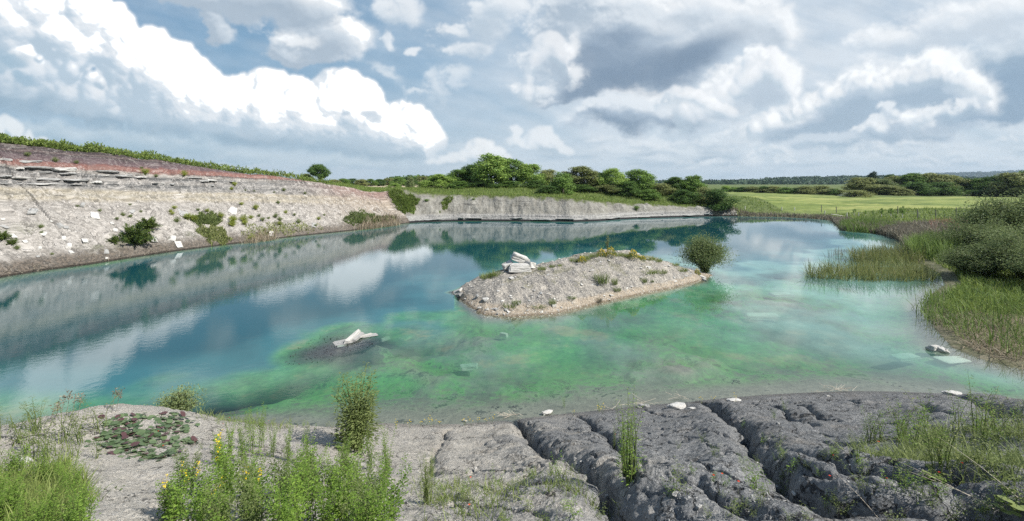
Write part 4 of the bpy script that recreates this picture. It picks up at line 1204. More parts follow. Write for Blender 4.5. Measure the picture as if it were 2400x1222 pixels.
def herb_meshes(seed, h=.6, stems=5, nodes=16, ls=.035, lw=.5, spread=.35, flowers=0, flower_mat=None, name='herb', trifol=True, upright=.85):
    """stems set with small leaves, and optionally flower spikes: stem mesh, leaf mesh, flower mesh or None"""
    r_ = np.random.default_rng(seed)
    T, C, Fs = MB(), MB(), []
    for i in range(stems):
        az = r_.uniform(0, 6.28); ln = spread * r_.uniform(.2, 1.0); hh = h * r_.uniform(.65, 1.08)
        n = 6; t = np.linspace(0, 1, n)
        ox, oy = r_.normal(size=2) * .03
        P = np.stack([ox + math.cos(az) * ln * hh * t ** 1.5, oy + math.sin(az) * ln * hh * t ** 1.5, hh * t * (1 - .12 * ln * t)], -1) + r_.normal(size=(n, 3)) * .012 * h
        P[0] = (ox, oy, -.03)
        tube(T, P, .0045 * h / .6 * (1.2 - t), 4)
        for q in range(2):                                   # side twigs
            pass
        m = nodes
        u = np.linspace(.10, 1, m) ** .9; k = np.clip((u * (n - 1)).astype(int), 0, n - 2); fr = (u * (n - 1) - k)[:, None]
        base = P[k] * (1 - fr) + P[k + 1] * fr
        reach = (h * .16 * (1.15 - u))[:, None]
        for rep in range(3):
            a2 = r_.uniform(0, 6.28, m); o = np.stack([np.cos(a2), np.sin(a2), r_.uniform(-.1, .6, m)], -1)
            b2 = base + o * reach * r_.uniform(.3, 1.0, (m, 1))
            for j in range(3 if trifol else 1):
                d = unit(o + np.stack([np.cos(a2 + (j - 1) * 1.1), np.sin(a2 + (j - 1) * 1.1), .15 * r_.normal(size=m)], -1) * 1.2)
                nor = unit(np.array([0, 0, 1]) + .5 * r_.normal(size=(m, 3)))
                l = ls * r_.uniform(.6, 1.25, m) * (1.1 - .4 * u)
                leaves(C, b2, d, nor, l, l * lw)
        if flowers and i < flowers:
            m2 = 12; b3 = P[-1] + np.stack([r_.normal(size=m2) * .012, r_.normal(size=m2) * .012, np.linspace(-.02, .11, m2)], -1) * (h / .6)
            d = unit(np.stack([r_.normal(size=m2), r_.normal(size=m2), np.full(m2, .4)], -1))
            Fm = MB(); Fs.append(Fm)
            leaves(Fm, b3, d, unit(np.array([0, 0, 1]) + r_.normal(size=(m2, 3))), .020 * h / .6, .016 * h / .6)
    return T.mesh(name + '_stem', M_STEM, True), C.mesh(name + '_leaves', L_HERB), [f.mesh(name + '_flower', flower_mat) for f in Fs]

def put_plant(kind, meshes, loc, s, mat, label, cat='plant', group=None, parts=('stem', 'foliage', 'flower'), rz=None):
    t = empty(kind, loc, rng.uniform(0, 6.28) if rz is None else rz, s)
    if meshes[0] is not None: link(parts[0], meshes[0], t)
    b = link(parts[1], meshes[1], t) if meshes[1] is not None else None
    if mat is not None and b is not None: use_mat(b, mat)
    for fm in (meshes[2] if len(meshes) > 2 else []): link(parts[2], fm, t)
    tag(t, label, cat, group)
    return t

def rock_mesh(seed, flat=.5, n=22, rough=.06, sub=2, name='rock', boxy=.5):
    """irregular broken block about 1 m across"""
    r_ = np.random.default_rng(seed)
    bm = bmesh.new()
    v = sph(n, r_); v = np.sign(v) * np.abs(v) ** (1 - boxy * .6)
    v = v / np.abs(v).max(0) * .5 * np.array([1, r_.uniform(.6, .95), flat])
    for p in v: bm.verts.new(p)
    res = bmesh.ops.convex_hull(bm, input=bm.verts)
    for q in [x for x in bm.verts if not x.link_faces]: bm.verts.remove(q)
    bmesh.ops.bevel(bm, geom=list(bm.edges), offset=.03, segments=1, affect='EDGES')
    bmesh.ops.triangulate(bm, faces=bm.faces)
    for _ in range(sub): bmesh.ops.subdivide_edges(bm, edges=bm.edges, cuts=1, use_grid_fill=True)
    co = np.array([q.co for q in bm.verts]); bm.normal_update(); no = np.array([q.normal for q in bm.verts])
    dn = fbm(co[:, 0] * 5 + seed, co[:, 2] * 9 + co[:, 1] * 4, 4, seed) * rough * 2
    for q, d, nn in zip(bm.verts, dn, no): q.co = q.co + Vector(nn) * float(d)
    me = bpy.data.meshes.new(name); bm.to_mesh(me); bm.free()
    me.materials.append(M_WHITE)
    return me
def block_mesh(seed, name='block', jit=.10, rough=.035, taper=.12):
    """a quarried slab: a box with skewed corners, chipped edges and worn faces, 1 m on each side"""
    r_ = np.random.default_rng(seed)
    bm = bmesh.new(); bmesh.ops.create_cube(bm, size=1.0)
    for v in bm.verts:
        v.co = Vector(v.co) + Vector(r_.uniform(-jit, jit, 3)); v.co.x *= 1 - taper * (v.co.z > 0); v.co.y *= 1 - taper * (v.co.z > 0)
    bmesh.ops.bevel(bm, geom=list(bm.edges), offset=.05, segments=2, affect='EDGES')
    bmesh.ops.triangulate(bm, faces=bm.faces)
    for _ in range(3): bmesh.ops.subdivide_edges(bm, edges=bm.edges, cuts=1, use_grid_fill=True)
    bm.normal_update(); co = np.array([q.co for q in bm.verts]); no = np.array([q.normal for q in bm.verts])
    d = fbm(co[:, 0] * 3 + seed, co[:, 1] * 3 + co[:, 2] * 5, 4, seed, .6) * rough * 2 + np.minimum(fbm(co[:, 0] * 1.2 + 9, co[:, 2] * 7 + co[:, 1] * .8, 3, seed + 5), 0) * rough * 1.6
    for q, dd, nn in zip(bm.verts, d, no): q.co = q.co + Vector(nn) * float(dd)
    me = bpy.data.meshes.new(name); bm.to_mesh(me); bm.free(); me.materials.append(M_WHITE)
    return me
ROCKS = [rock_mesh(300 + i, f) for i, f in enumerate((.5, .35, .6, .28, .42))]
LEDGES = [rock_mesh(360 + i, f, 15, .06, 2, 'ledge', .8) for i, f in enumerate((.22, .28, .18, .34))]
SLABS = [block_mesh(340 + i, 'slab', .16, .05) for i in range(4)]
def slope_at(x, y, d=.5):
    hx = (H(np.array([x + d]), np.array([y])) - H(np.array([x - d]), np.array([y])))[0] / (2 * d)
    hy = (H(np.array([x]), np.array([y + d])) - H(np.array([x]), np.array([y - d])))[0] / (2 * d)
    return Vector((-hx, -hy, 1)).normalized()
def put_rock(loc, size, label, mat=None, me=None, kind='rock', cat='rock', group=None, sink=.3, lay=0.0, rz=None, tilt=0.0):
    """size: (length, depth, height); lay 1 lies along the slope, 0 stands level"""
    me = me or ROCKS[int(rng.integers(len(ROCKS)))]
    dims = np.ptp(np.array([v.co for v in me.vertices]), axis=0)
    o = link(kind, me)
    o.scale = tuple(size[i] / dims[i] for i in range(3))
    n = Vector((0, 0, 1)).lerp(slope_at(loc[0], loc[1]), lay).normalized()
    rot = n.to_track_quat('Z', 'Y').to_matrix() @ Matrix.Rotation(rng.uniform(0, 6.28) if rz is None else rz, 3, 'Z') @ Matrix.Rotation(tilt, 3, 'X')
    o.rotation_euler = rot.to_euler()
    o.location = Vector(loc) + n * size[2] * (.5 - sink)
    if mat is not None: use_mat(o, mat)
    tag(o, label, cat, group)
    return o
ORD = ['first', 'second', 'third', 'fourth', 'fifth', 'sixth', 'seventh', 'eighth', 'ninth', 'tenth', 'eleventh', 'twelfth', 'thirteenth', 'fourteenth', 'fifteenth', 'sixteenth', 'seventeenth', 'eighteenth', 'nineteenth', 'twentieth',
       'twenty-first', 'twenty-second', 'twenty-third', 'twenty-fourth', 'twenty-fifth', 'twenty-sixth', 'twenty-seventh', 'twenty-eighth', 'twenty-ninth', 'thirtieth']
# ---------------------------------------------------------------- far woods, hills
def ridge(name, pts, d, depth, n_col=260, n_row=14):
    """a hill whose crest runs through the given photo points at distance d"""
    u = np.linspace(pts[0][0], pts[-1][0], n_col); row = np.interp(u, [p[0] for p in pts], [p[1] for p in pts])
    uu, vv = uv(u, row)
    zc = EYE + vv * d
    V = []
    for j in range(n_row):
        t = j / (n_row - 1)
        f = math.sin(min(t * 1.0, 1) * math.pi / 2) if t < 1 else 1
        dd = d - depth * (1 - t)
        V.append(np.stack([uu * d, np.full(n_col, dd), 3 + (zc - 3) * (1 - (1 - t) ** 2) ], -1))
    V.append(np.stack([uu * d, np.full(n_col, d + depth), np.full(n_col, 0.)], -1))
    V = np.array(V); idx = np.arange(V.shape[0] * n_col).reshape(V.shape[0], n_col)
    q = np.stack([idx[:-1, :-1], idx[:-1, 1:], idx[1:, 1:], idx[1:, :-1]], -1).reshape(-1, 4)
    o = link(name, mesh_np(name, V.reshape(-1, 3), q, np.full(len(q), 4), M_MEADOW, True))
    return o, V[:-1]
def wood_on(V, n, tree_r, ls, mat, label, lo=.0):
    r_ = np.random.default_rng(n)
    nr, nc, _ = V.shape
    a = lo + (1 - lo) * r_.random(n); i = a * (nr - 1.001); j = r_.random(n) * (nc - 1.001)
    i0 = i.astype(int); j0 = j.astype(int); fi = (i - i0)[:, None]; fj = (j - j0)[:, None]
    P = (V[i0, j0] * (1 - fj) + V[i0, j0 + 1] * fj) * (1 - fi) + (V[i0 + 1, j0] * (1 - fj) + V[i0 + 1, j0 + 1] * fj) * fi
    rr = tree_r * r_.uniform(.6, 1.25, n)
    P[:, 2] += rr * .3
    mb = MB(); k = 26
    d = sph(n * k, r_); d[:, 2] = np.abs(d[:, 2])
    c = np.repeat(P, k, 0); R2 = np.repeat(rr, k)
    pos = c + d * R2[:, None] * np.array([1, 1, .95])
    nor = unit(d + .45 * r_.normal(size=(n * k, 3)))
    leaves(mb, pos, np.cross(nor, sph(n * k, r_)), nor, R2 * ls, R2 * ls * .8)
    o = mb.build('forest', mat)
    return tag(o, label, 'forest', kind='stuff')
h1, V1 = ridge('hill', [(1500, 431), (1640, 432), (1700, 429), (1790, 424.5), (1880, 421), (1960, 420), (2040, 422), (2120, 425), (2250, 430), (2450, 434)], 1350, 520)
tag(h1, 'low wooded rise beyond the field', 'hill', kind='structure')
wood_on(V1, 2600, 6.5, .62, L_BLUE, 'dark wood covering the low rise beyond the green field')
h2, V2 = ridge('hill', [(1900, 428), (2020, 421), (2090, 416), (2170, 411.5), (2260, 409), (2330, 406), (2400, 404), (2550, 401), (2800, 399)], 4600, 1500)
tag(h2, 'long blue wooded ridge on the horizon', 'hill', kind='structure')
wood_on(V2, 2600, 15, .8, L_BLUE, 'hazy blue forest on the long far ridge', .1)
# woods far left behind the pale field
def wood_at(pxs, rows, d, r0, n, mat, label):
    r_ = np.random.default_rng(len(label))
    mb = MB(); k = 60
    px = r_.uniform(pxs[0], pxs[-1], n); dd = d + r_.uniform(-30, 40, n); u = (px - 1200) / F
    top = EYE + (HOR - np.interp(px, pxs, rows)) / F * dd
    gz = H(u * dd, dd); rr = r0 * r_.uniform(.7, 1.25, n)
    f = r_.random(n)
    P = np.stack([u * dd, dd, gz + (np.maximum(top - gz - rr, 0)) * f ** .7 + rr * .2], -1)
    dv = sph(n * k, r_); c = np.repeat(P, k, 0); R2 = np.repeat(rr, k)
    pos = c + dv * R2[:, None]; nor = unit(dv + .5 * r_.normal(size=(n * k, 3)))
    leaves(mb, pos, np.cross(nor, sph(n * k, r_)), nor, R2 * .42, R2 * .34)
    return tag(mb.build('forest', mat), label, 'forest', kind='stuff')
wood_at([905, 960, 1020, 1080, 1150], [418, 413, 413, 416, 418], 420, 4.2, 150, L_DARK, 'dark wood behind the pale strip of field')

# ---------------------------------------------------------------- trees
TM = [tree_meshes(401 + i, **k) for i, k in enumerate([
    dict(n_cl=38, n_leaf=10000, cr=.175, ls=.27), dict(n_cl=32, n_leaf=9000, bottom=.10, cr=.19, ls=.27), dict(n_cl=44, n_leaf=10500, cr=.16, ls=.26), dict(n_cl=28, n_leaf=9000, bottom=.06, cr=.20, ls=.28), dict(n_cl=36, n_leaf=9500, cr=.165, bottom=.2, ls=.27)])]
BM = [tree_meshes(431 + i, n_cl=16, n_leaf=5200, bottom=.02, cr=.27, bush=True, ls=.34) for i in range(3)]
# (column, row of the top, width in columns, distance, foliage, bush?, label)
ROW = 'trees along the bank across the water'
MID = [
    (1030, 408, 62, 101, L_LITE, 0, 'bright green small tree at the pale-field end of the bank row'),
    (1072, 398, 66, 105, L_MID, 0, 'rounded green tree beside the bright small tree above the bank'),
    (1108, 386, 76, 108, L_DARK, 0, 'dark green spreading tree just before the tallest tree'),
    (1150, 364, 96, 103, L_LITE, 0, 'tallest sunlit tree of the bank row with an open crown'),
    (1196, 373, 84, 107, L_MID, 0, 'high full-crowned tree touching the tallest tree of the row'),
    (1240, 385, 82, 105, L_LITE, 0, 'broad leafy tree sloping down from the tallest trees'),
    (1283, 398, 64, 108, L_OLIVE, 0, 'greyish green tree behind the dark bush at the bank edge'),
    (1318, 404, 62, 93, L_MID, 1, 'large green bush overhanging the lip of the grey bank'),
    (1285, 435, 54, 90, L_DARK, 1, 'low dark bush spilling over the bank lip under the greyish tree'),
    (1362, 391, 96, 104, L_OLIVE, 0, 'dome shaped olive tree right of the overhanging bush'),
    (1408, 404, 60, 108, L_DARK, 0, 'dark narrow tree in the gap after the dome shaped tree'),
    (1437, 395, 62, 102, L_LITE, 0, 'pale yellow-green upright tree in the bank row'),
    (1472, 426, 60, 98, L_DARK, 1, 'dark thorn bush in front of the white-flowering tree'),
    (1494, 399, 80, 103, L_MID, 0, 'tree with pale blossom patches next to the pale upright tree'),
    (1545, 430, 70, 104, L_OLIVE, 1, 'low olive scrub between the blossoming tree and the twin crowns'),
    (1583, 415, 62, 106, L_DARK, 0, 'left half of the twin dark crowns at the row end'),
    (1624, 412, 66, 104, L_MID, 0, 'right half of the twin crowns at the row end'),
    (1652, 440, 50, 98, L_OLIVE, 1, 'sloping olive bush at the foot of the twin crowns'),
    (1682, 444, 66, 93, L_DARK, 1, 'last dark round bush before the open field'),
    (1604, 444, 60, 97, L_DARK, 1, 'dark scrub below the twin crowns'),
    (1520, 444, 56, 97, L_MID, 1, 'green scrub below the blossoming tree'),
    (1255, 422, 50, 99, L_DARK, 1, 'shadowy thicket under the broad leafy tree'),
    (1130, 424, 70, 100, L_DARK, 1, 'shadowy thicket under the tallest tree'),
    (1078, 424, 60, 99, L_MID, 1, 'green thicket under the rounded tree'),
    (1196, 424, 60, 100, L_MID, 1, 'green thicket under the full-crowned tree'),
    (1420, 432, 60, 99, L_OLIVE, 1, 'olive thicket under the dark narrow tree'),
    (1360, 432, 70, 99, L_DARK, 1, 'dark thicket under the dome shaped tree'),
]
for i, (c, top, wd, d, mat, b, lab) in enumerate(MID):
    g_ = ground_at(c, d); hh = EYE + (HOR - top) / F * d - g_.z
    put_tree('bush' if b else 'tree', (BM[i % 3] if b else TM[i % 5]), g_ - Vector((0, 0, .15)), hh * 1.04, wd / F * d * 1.12, mat, lab, 'bush' if b else 'tree', ROW)
# lone leaning tree and its neighbour on the skyline
lone = tree_meshes(461, n_cl=26, n_leaf=9000, bottom=.34, cr=.20, lean=-.9, name='leaning_tree')
g_ = ground_at(752, 118)
put_tree('tree', lone, g_ - Vector((0, 0, .3)), 118 * .042 + 7 - g_.z + .5, 5.6, L_DARK, 'lone windswept tree standing on the skyline above the cliff end', rz=0.0)
g_ = ground_at(718, 120)
put_tree('tree', TM[2], g_ - Vector((0, 0, .3)), 7 + .023 * 120 - g_.z + .3, 4.2, L_OLIVE, 'thin small tree beside the lone windswept tree')
for i, (c, top, wd) in enumerate([(765, 425, 22), (783, 422, 32), (805, 420, 34), (826, 420, 34), (848, 422, 30), (868, 421, 30), (890, 421, 32), (912, 419, 36), (936, 417, 36), (962, 415, 38), (990, 414, 38), (1012, 412, 34)]):
    d = 205 + (i % 4) * 9; g_ = ground_at(c, d)
    put_tree('tree', TM[(i * 2) % 5], g_ - Vector((0, 0, .3)), EYE + (HOR - top) / F * d - g_.z + .6, wd / F * d * 1.15, (L_DARK, L_OLIVE, L_MID)[i % 3], f'{ORD[i]} tree of the hedgerow counted from the lone windswept tree', 'tree', 'hedgerow behind the pale field')
for c, top, wd, d, mat, lab in [(925, 431, 34, 118, L_LITE, 'low bright yellow-green bush on the grass before the pale field'), (962, 417, 24, 112, L_WILLOW, 'pale silvery small tree before the hedgerow'),
                                (992, 428, 40, 110, L_LITE, 'light green bush at the start of the bank row'), (954, 461, 12, 88, L_LITE, 'small green bush in the grassy corner where cliff meets bank')]:
    g_ = ground_at(c, d)
    put_tree('bush', BM[int(c) % 3], g_ - Vector((0, 0, .1)), EYE + (HOR - top) / F * d - g_.z + .3, wd / F * d, mat, lab, 'bush')
# hedge and trees beyond the field
FH = [(1702, 436, 26, 215, L_LITE), (1722, 439, 30, 200, L_MID), (1742, 439, 34, 195, L_DARK), (1765, 438, 38, 190, L_OLIVE), (1790, 437, 40, 188, L_DARK), (1815, 437, 42, 185, L_OLIVE), (1842, 440, 36, 180, L_MID), (1866, 441, 34, 178, L_DARK),
      (1888, 437, 46, 176, L_OLIVE), (1926, 436, 54, 176, L_OLIVE), (1952, 443, 40, 172, L_DARK), (1972, 446, 34, 170, L_OLIVE)]
for i, (c, top, wd, d, mat) in enumerate(FH):
    g_ = ground_at(c, d)
    put_tree('bush', BM[i % 3], g_ - Vector((0, 0, .2)), EYE + (HOR - top) / F * d - g_.z + .3, wd / F * d * 1.15, mat, f'{ORD[i]} bush of the far field hedge counted from the bank trees', 'bush', 'hedge at the far side of the field')
RT = [(2020, 421, 76, 178, L_OLIVE, 0, 'pale rounded willow at the hedge end of the far tree belt'), (2066, 424, 60, 180, L_WILLOW, 0, 'soft grey-green willow next to the pale rounded one'), (2095, 417, 56, 186, L_OLIVE, 0, 'taller olive willow in front of the far shed'),
      (2047, 408, 26, 260, L_BLUE, 0, 'single bluish treetop rising above the far tree belt'), (2086, 413, 30, 250, L_DARK, 0, 'dark round treetop behind the olive willow'), (2075, 438, 84, 172, L_OLIVE, 1, 'low olive scrub at the foot of the pale willows'),
      (2006, 449, 54, 150, L_OLIVE, 1, 'round isolated bush standing on the far field edge'), (2138, 411, 74, 182, L_MID, 0, 'tall green tree right of the far shed'), (2176, 413, 80, 180, L_OLIVE, 0, 'first of two broad sunlit crowns in the far belt'),
      (2218, 415, 78, 178, L_OLIVE, 0, 'second of two broad sunlit crowns in the far belt'), (2150, 430, 66, 172, L_DARK, 1, 'dark foot of the belt under the first broad crown'), (2205, 432, 76, 172, L_DARK, 1, 'dark foot of the belt under the second broad crown'),
      (2264, 423, 56, 176, L_DARK, 0, 'dark blue-green tree in the belt after the broad crowns'), (2296, 424, 50, 172, L_MID, 0, 'green tree between the two darkest trees of the belt'), (2330, 418, 60, 170, L_DARK, 0, 'darkest dense tree of the far belt'),
      (2375, 411, 84, 160, L_OLIVE, 0, 'pale feathery tree at the frame-side end of the belt'), (2425, 404, 90, 158, L_MID, 0, 'tall green tree rising behind the pale feathery tree'), (2120, 446, 34, 168, L_OLIVE, 1, 'small ochre bush below the far shed'), (2345, 438, 90, 165, L_DARK, 1, 'black-green thicket under the darkest tree')]
for i, (c, top, wd, d, mat, b, lab) in enumerate(RT):
    g_ = ground_at(c, d)
    put_tree('bush' if b else 'tree', (BM[i % 3] if b else TM[i % 5]), g_ - Vector((0, 0, .2)), (EYE + (HOR - top) / F * d - g_.z + .4) * 1.10, wd / F * d * 1.12, mat, lab, 'bush' if b else 'tree', 'tree belt beyond the field')

# ---------------------------------------------------------------- far sheds and lamp masts
def shed(c, row, wpx, d, label):
    g_ = ground_at(c, d); w_ = wpx / F * d; top = EYE + (HOR - row) / F * d - g_.z
    t = empty('shed', g_, .3)
    W_, D_, e_ = w_ / 2, 3.0, top - 1.2
    b = MB(); b.add([(-W_, -D_, -.3), (W_, -D_, -.3), (W_, D_, -.3), (-W_, D_, -.3), (-W_, -D_, e_), (W_, -D_, e_), (W_, D_, e_), (-W_, D_, e_)], [(0, 1, 5, 4), (1, 2, 6, 5), (2, 3, 7, 6), (3, 0, 4, 7)])
    b.add([(-W_, -D_, e_), (-W_, D_, e_), (-W_, 0, top - .05)], [(0, 1, 2)]); b.add([(W_, -D_, e_), (W_, D_, e_), (W_, 0, top - .05)], [(0, 2, 1)])
    b.build('wall', M_PALE, t)
    r_ = MB(); o = .3
    r_.add([(-W_ - o, -D_ - o, e_ - .1), (W_ + o, -D_ - o, e_ - .1), (W_ + o, 0, top), (-W_ - o, 0, top), (-W_ - o, D_ + o, e_ - .1), (W_ + o, D_ + o, e_ - .1)], [(0, 1, 2, 3), (3, 2, 5, 4)])
    r_.build('roof', M_ROOF, t)
    tag(t, label, 'shed')
M_ROOF = plain_mat('slate_roof', (.13, .135, .15), (.2, .2, .22), 3)
shed(2104, 444.5, 22, 182, 'grey roofed shed glimpsed between willows beyond the field')
shed(1984, 452, 18, 160, 'low dark shed at the hedge end beside the round bush')
def mast(c, row0, row1, d, label, arm):
    g_ = ground_at(c, d); t = empty('mast', g_, 0)
    h_ = EYE + (HOR - row0) / F * d - g_.z
    a = MB(); tube(a, [(0, 0, -.3), (0, 0, h_)], [.14, .09], 6); a.build('pole', M_WIRE, t, True)
    if arm: b = MB(); tube(b, [(0, 0, h_ - .3), (arm, 0, h_ + abs(arm) * .45)], [.09, .07], 5); b.build('arm', M_WIRE, t, True)
    tag(t, label, 'mast')
mast(1894, 431, 444, 230, 'thin grey mast with a slanting arm above the field hedge', 3.0)
mast(1845, 434, 444, 230, 'plain thin mast above the field hedge', 0)
mast(2100, 425, 440, 215, 'grey mast with slanting arm beside the far shed', 2.4)
# ---------------------------------------------------------------- fence and young trees on the meadow
FP = [(1925, 470, 487, 92), (1960, 474, 489, 90), (2104, 479, 497, 84), (2150, 484, 507, 76), (2193, 484, 505, 76), (2241, 484, 511, 74), (2303, 482, 501, 80), (2420, 484, 504, 80)]
fence = empty('fence', ground_at(2150, 80)); tag(fence, 'wire fence on dark wooden posts between the meadow and the green field', 'fence')
fz = Vector(fence.location); tops = []
for c, r0, r1, d in FP:
    g_ = ground_at(c, d); h_ = (r1 - r0) / F * d
    b = MB(); q = np.array(g_ - fz); tube(b, [q - [0, 0, .4], q + [.02, 0, h_]], [.075, .065], 6)
    b.build('post', M_WOOD, fence, True); tops.append((q, h_))
for k in (.45, .9):
    b = MB(); tube(b, [q + np.array([0, 0, h_ * k]) for q, h_ in tops], .012, 3); b.build('wire', M_WIRE, fence)
g_ = ground_at(2155, 76.5) - fz; b = MB(); tube(b, [np.array(g_) + [-.35, 0, 1.5], np.array(g_) + [.5, .4, -.15]], [.06, .06], 5); b.build('brace', M_PALE, fence)
sap = [tree_meshes(481 + i, n_cl=9, n_leaf=420, ls=.55, cr=.2, bottom=.38, name='sapling') for i in range(2)]
SG = 'staked young trees on the meadow'
for c, r0, r1, wd, d, lab in [(2088, 471, 491, 16, 80, 'leafiest staked young tree, round crown'), (2115, 471, 497, 15, 78, 'staked young tree with two spreading limbs nearest the fence brace'), (2066, 476, 497, 13, 80, 'young tree with a thin crown before the leafiest one'),
                              (2047, 478, 496, 6, 80, 'slim upright young tree in a pale guard'), (2002, 478, 492, 10, 86, 'small young tree at the waterside end of the staked row'), (2099, 484, 498, 6, 76, 'short bushy sapling between the two leafiest young trees'), (2028, 481, 495, 7, 82, 'nearly bare young tree in a pale guard')]:
    g_ = ground_at(c, d)
    t = put_tree('young_tree', sap[int(c) % 2], g_, (r1 - r0) / F * d * 1.1, wd / F * d, L_MID, lab, 'young tree', SG)
    b = MB(); tube(b, [(0, 0, -.1), (0, 0, 3.2)], [.30, .30], 7); gd = b.build('guard', M_PALE, t, True)
for i, (c, r0, r1, d) in enumerate([(1832, 468, 475, 96), (1862, 468, 474, 96), (1933, 483, 491, 88), (1985, 487, 496, 84), (2012, 488, 494, 84), (1746, 469, 475, 98)]):
    g_ = ground_at(c, d); b = MB(); tube(b, [(0, 0, -.3), (.04, .02, (r1 - r0) / F * d + .2)], [.09, .08], 6)
    o = b.build('stake', M_PALE, None, True); o.location = g_
    tag(o, f'pale short stake in the meadow grass, {ORD[i]} of the loose stakes from the bank trees' if i < 5 else 'pale stake beside the dark hedge near the last round bush', 'stake', 'pale stakes in the meadow')
g_ = ground_at(1962, 84); b = MB(); tube(b, [(-1.0, .3, .45), (1.0, -.4, .12)], [.07, .07], 5); o = b.build('fallen_pole', M_PALE, None, True); o.location = g_
tag(o, 'pale fallen pole lying aslant on the meadow grass', 'pole')

# ---------------------------------------------------------------- grass as masses
def scatter(n, pxr, pyr_, test, seed):
    r_ = np.random.default_rng(seed)
    return r_
def grass_field(label, n, xr, yr, keep, hgt, wid, mat, seed, lean=.5, seg=2, name='grass', zoff=-.03, clump=.0):
    """blades scattered on the ground where keep(x, y, e, t, kw) is true"""
    r_ = np.random.default_rng(seed)
    x = r_.uniform(xr[0], xr[1], n * 4); d = np.exp(r_.uniform(np.log(yr[0]), np.log(yr[1]), n * 4)); u = x
    X_ = u * d
    z, e, s, w_, kw, isl = H(X_, d, True)
    k = keep(X_, d, e, e / w_, kw, z)
    if clump: k = k & (fbm(X_ / clump, d / clump, 3, seed) > -.05 + .2 * (r_.random(len(X_)) - .5))
    X_, d, z = X_[k][:n], d[k][:n], z[k][:n]
    m = len(X_)
    mb = MB()
    hh = hgt * r_.uniform(.5, 1.25, m) * (1 + .9 * fbm(X_ * .5, d * .5, 3, seed + 1)) if np.isscalar(hgt) else hgt(X_, d) * r_.uniform(.5, 1.25, m)
    blades(mb, np.stack([X_, d, z + zoff], -1), hh, wid * r_.uniform(.7, 1.3, m) * (d / d.mean()) ** .5, lean * r_.uniform(.2, 1.2, m), r_.uniform(0, 6.28, m), 0, seg)
    return tag(mb.build(name, mat), label, name.replace('_', ' '), kind='stuff')
def herb_mass(label, n, xr, yr, keep, hgt, ls, mat, seed, clump=1.4):
    """bushy herbage: small leaves filling lumpy mounds above the ground"""
    r_ = np.random.default_rng(seed)
    x = r_.uniform(xr[0], xr[1], n * 4); d = np.exp(r_.uniform(np.log(yr[0]), np.log(yr[1]), n * 4)); X_ = x * d
    z, e, s, w_, kw, isl = H(X_, d, True)
    k = keep(X_, d, e, e / w_, kw, z); X_, d, z = X_[k][:n], d[k][:n], z[k][:n]; m = len(X_)
    lump = np.clip(.55 + 1.5 * fbm(X_ / clump, d / clump, 4, seed), .1, 1.5)
    P = np.stack([X_, d, z + hgt * lump * r_.random(m) ** .6], -1)
    mb = MB(); l = ls * r_.uniform(.5, 1.5, m)
    leaves(mb, P, sph(m, r_) + [0, 0, .9], unit(sph(m, r_) + [0, 0, .3]), l, l * .4)
    return tag(mb.build('grass', mat), label, 'grass', kind='stuff')
herb_mass('tall green herbage fringing the top of the quarry cliff', 60000, (-1.5, -.42), (38, 100), lambda x, y, e, t, kw, z: (kw[:, 0] > .5) & (t > .99) & (t < 1.35), 1.15, .30, L_TALL, 31)
grass_field('tall grass along the lip of the far bank', 34000, (-.42, .54), (66, 112), lambda x, y, e, t, kw, z: (kw[:, 1] + kw[:, 0] > .5) & (t > .98) & (e < 34) & ((x / y > -.3) | (t > 1.03)), .55, .09, L_TALL, 32, .8)
grass_field('rough grass of the low meadow around the reeds', 42000, (.5, 1.6), (22, 120), lambda x, y, e, t, kw, z: (kw[:, 2] > .5) & (e > .8) & (poly_sdf(FIELD, x, y) > 0), .55, .10, L_TALL, 33, .7)
grass_field('bleached dry grass at the foot of the far meadow', 9000, (.46, .80), (58, 100), lambda x, y, e, t, kw, z: (kw[:, 2] + kw[:, 1] > .5) & (e > -.1) & (e < 2.6) & (x / y > .47), .8, .11, L_SEDGE, 34, .5, name='dry_grass')
grass_field('grey brush and dry stalks behind the reed beds', 15000, (.80, 1.30), (40, 66), lambda x, y, e, t, kw, z: (kw[:, 2] > .5) & (e > -.2) & (e < 12), 1.1, .075, L_SEDGE, 35, .6, 3, 'dry_grass', clump=6)
grass_field('reddish dock stems on the rise behind the brush', 2600, (.98, 1.26), (56, 68), lambda x, y, e, t, kw, z: (e > 3), .95, .10, L_PINK, 36, .3, 3, 'dock', clump=4)
# ---------------------------------------------------------------- reed beds
def reed_bed(label, poly, n, h, wid, mat, seed, lean=.35, z0=None, name='reed_bed', seg=4):
    r_ = np.random.default_rng(seed)
    P = np.array([on_z(*p) for p in poly]); lo, hi = P.min(0), P.max(0)
    X_ = r_.uniform(lo[0], hi[0], n * 6); Y_ = r_.uniform(lo[1], hi[1], n * 6)
    sd_ = poly_sdf(P, X_, Y_); nz = fbm(X_ * .6, Y_ * .6, 3, seed)
    k = (sd_ + nz * 1.6 < -.05) & (nz + r_.uniform(-.16, .16, len(nz)) > -.10)
    X_, Y_ = X_[k][:n], Y_[k][:n]; m = len(X_)
    z = np.maximum(H(X_, Y_), -.5) - .05
    mb = MB()
    blades(mb, np.stack([X_, Y_, z], -1), h * r_.uniform(.5, 1.15, m) + np.maximum(-z, 0), wid * r_.uniform(.7, 1.3, m), lean * r_.uniform(.1, 1.6, m) ** 1.3, r_.uniform(0, 6.28, m), 0, seg, 2.0)
    return tag(mb.build(name, mat), label, 'reed bed', kind='stuff')
reed_bed('long narrow reed bed standing out in the open water', [(1888, 652), (1884, 640), (1940, 632), (2040, 628), (2140, 632), (2200, 650), (2190, 662), (2080, 662), (1970, 660)], 2300, 1.25, .036, L_REED, 51, .6)
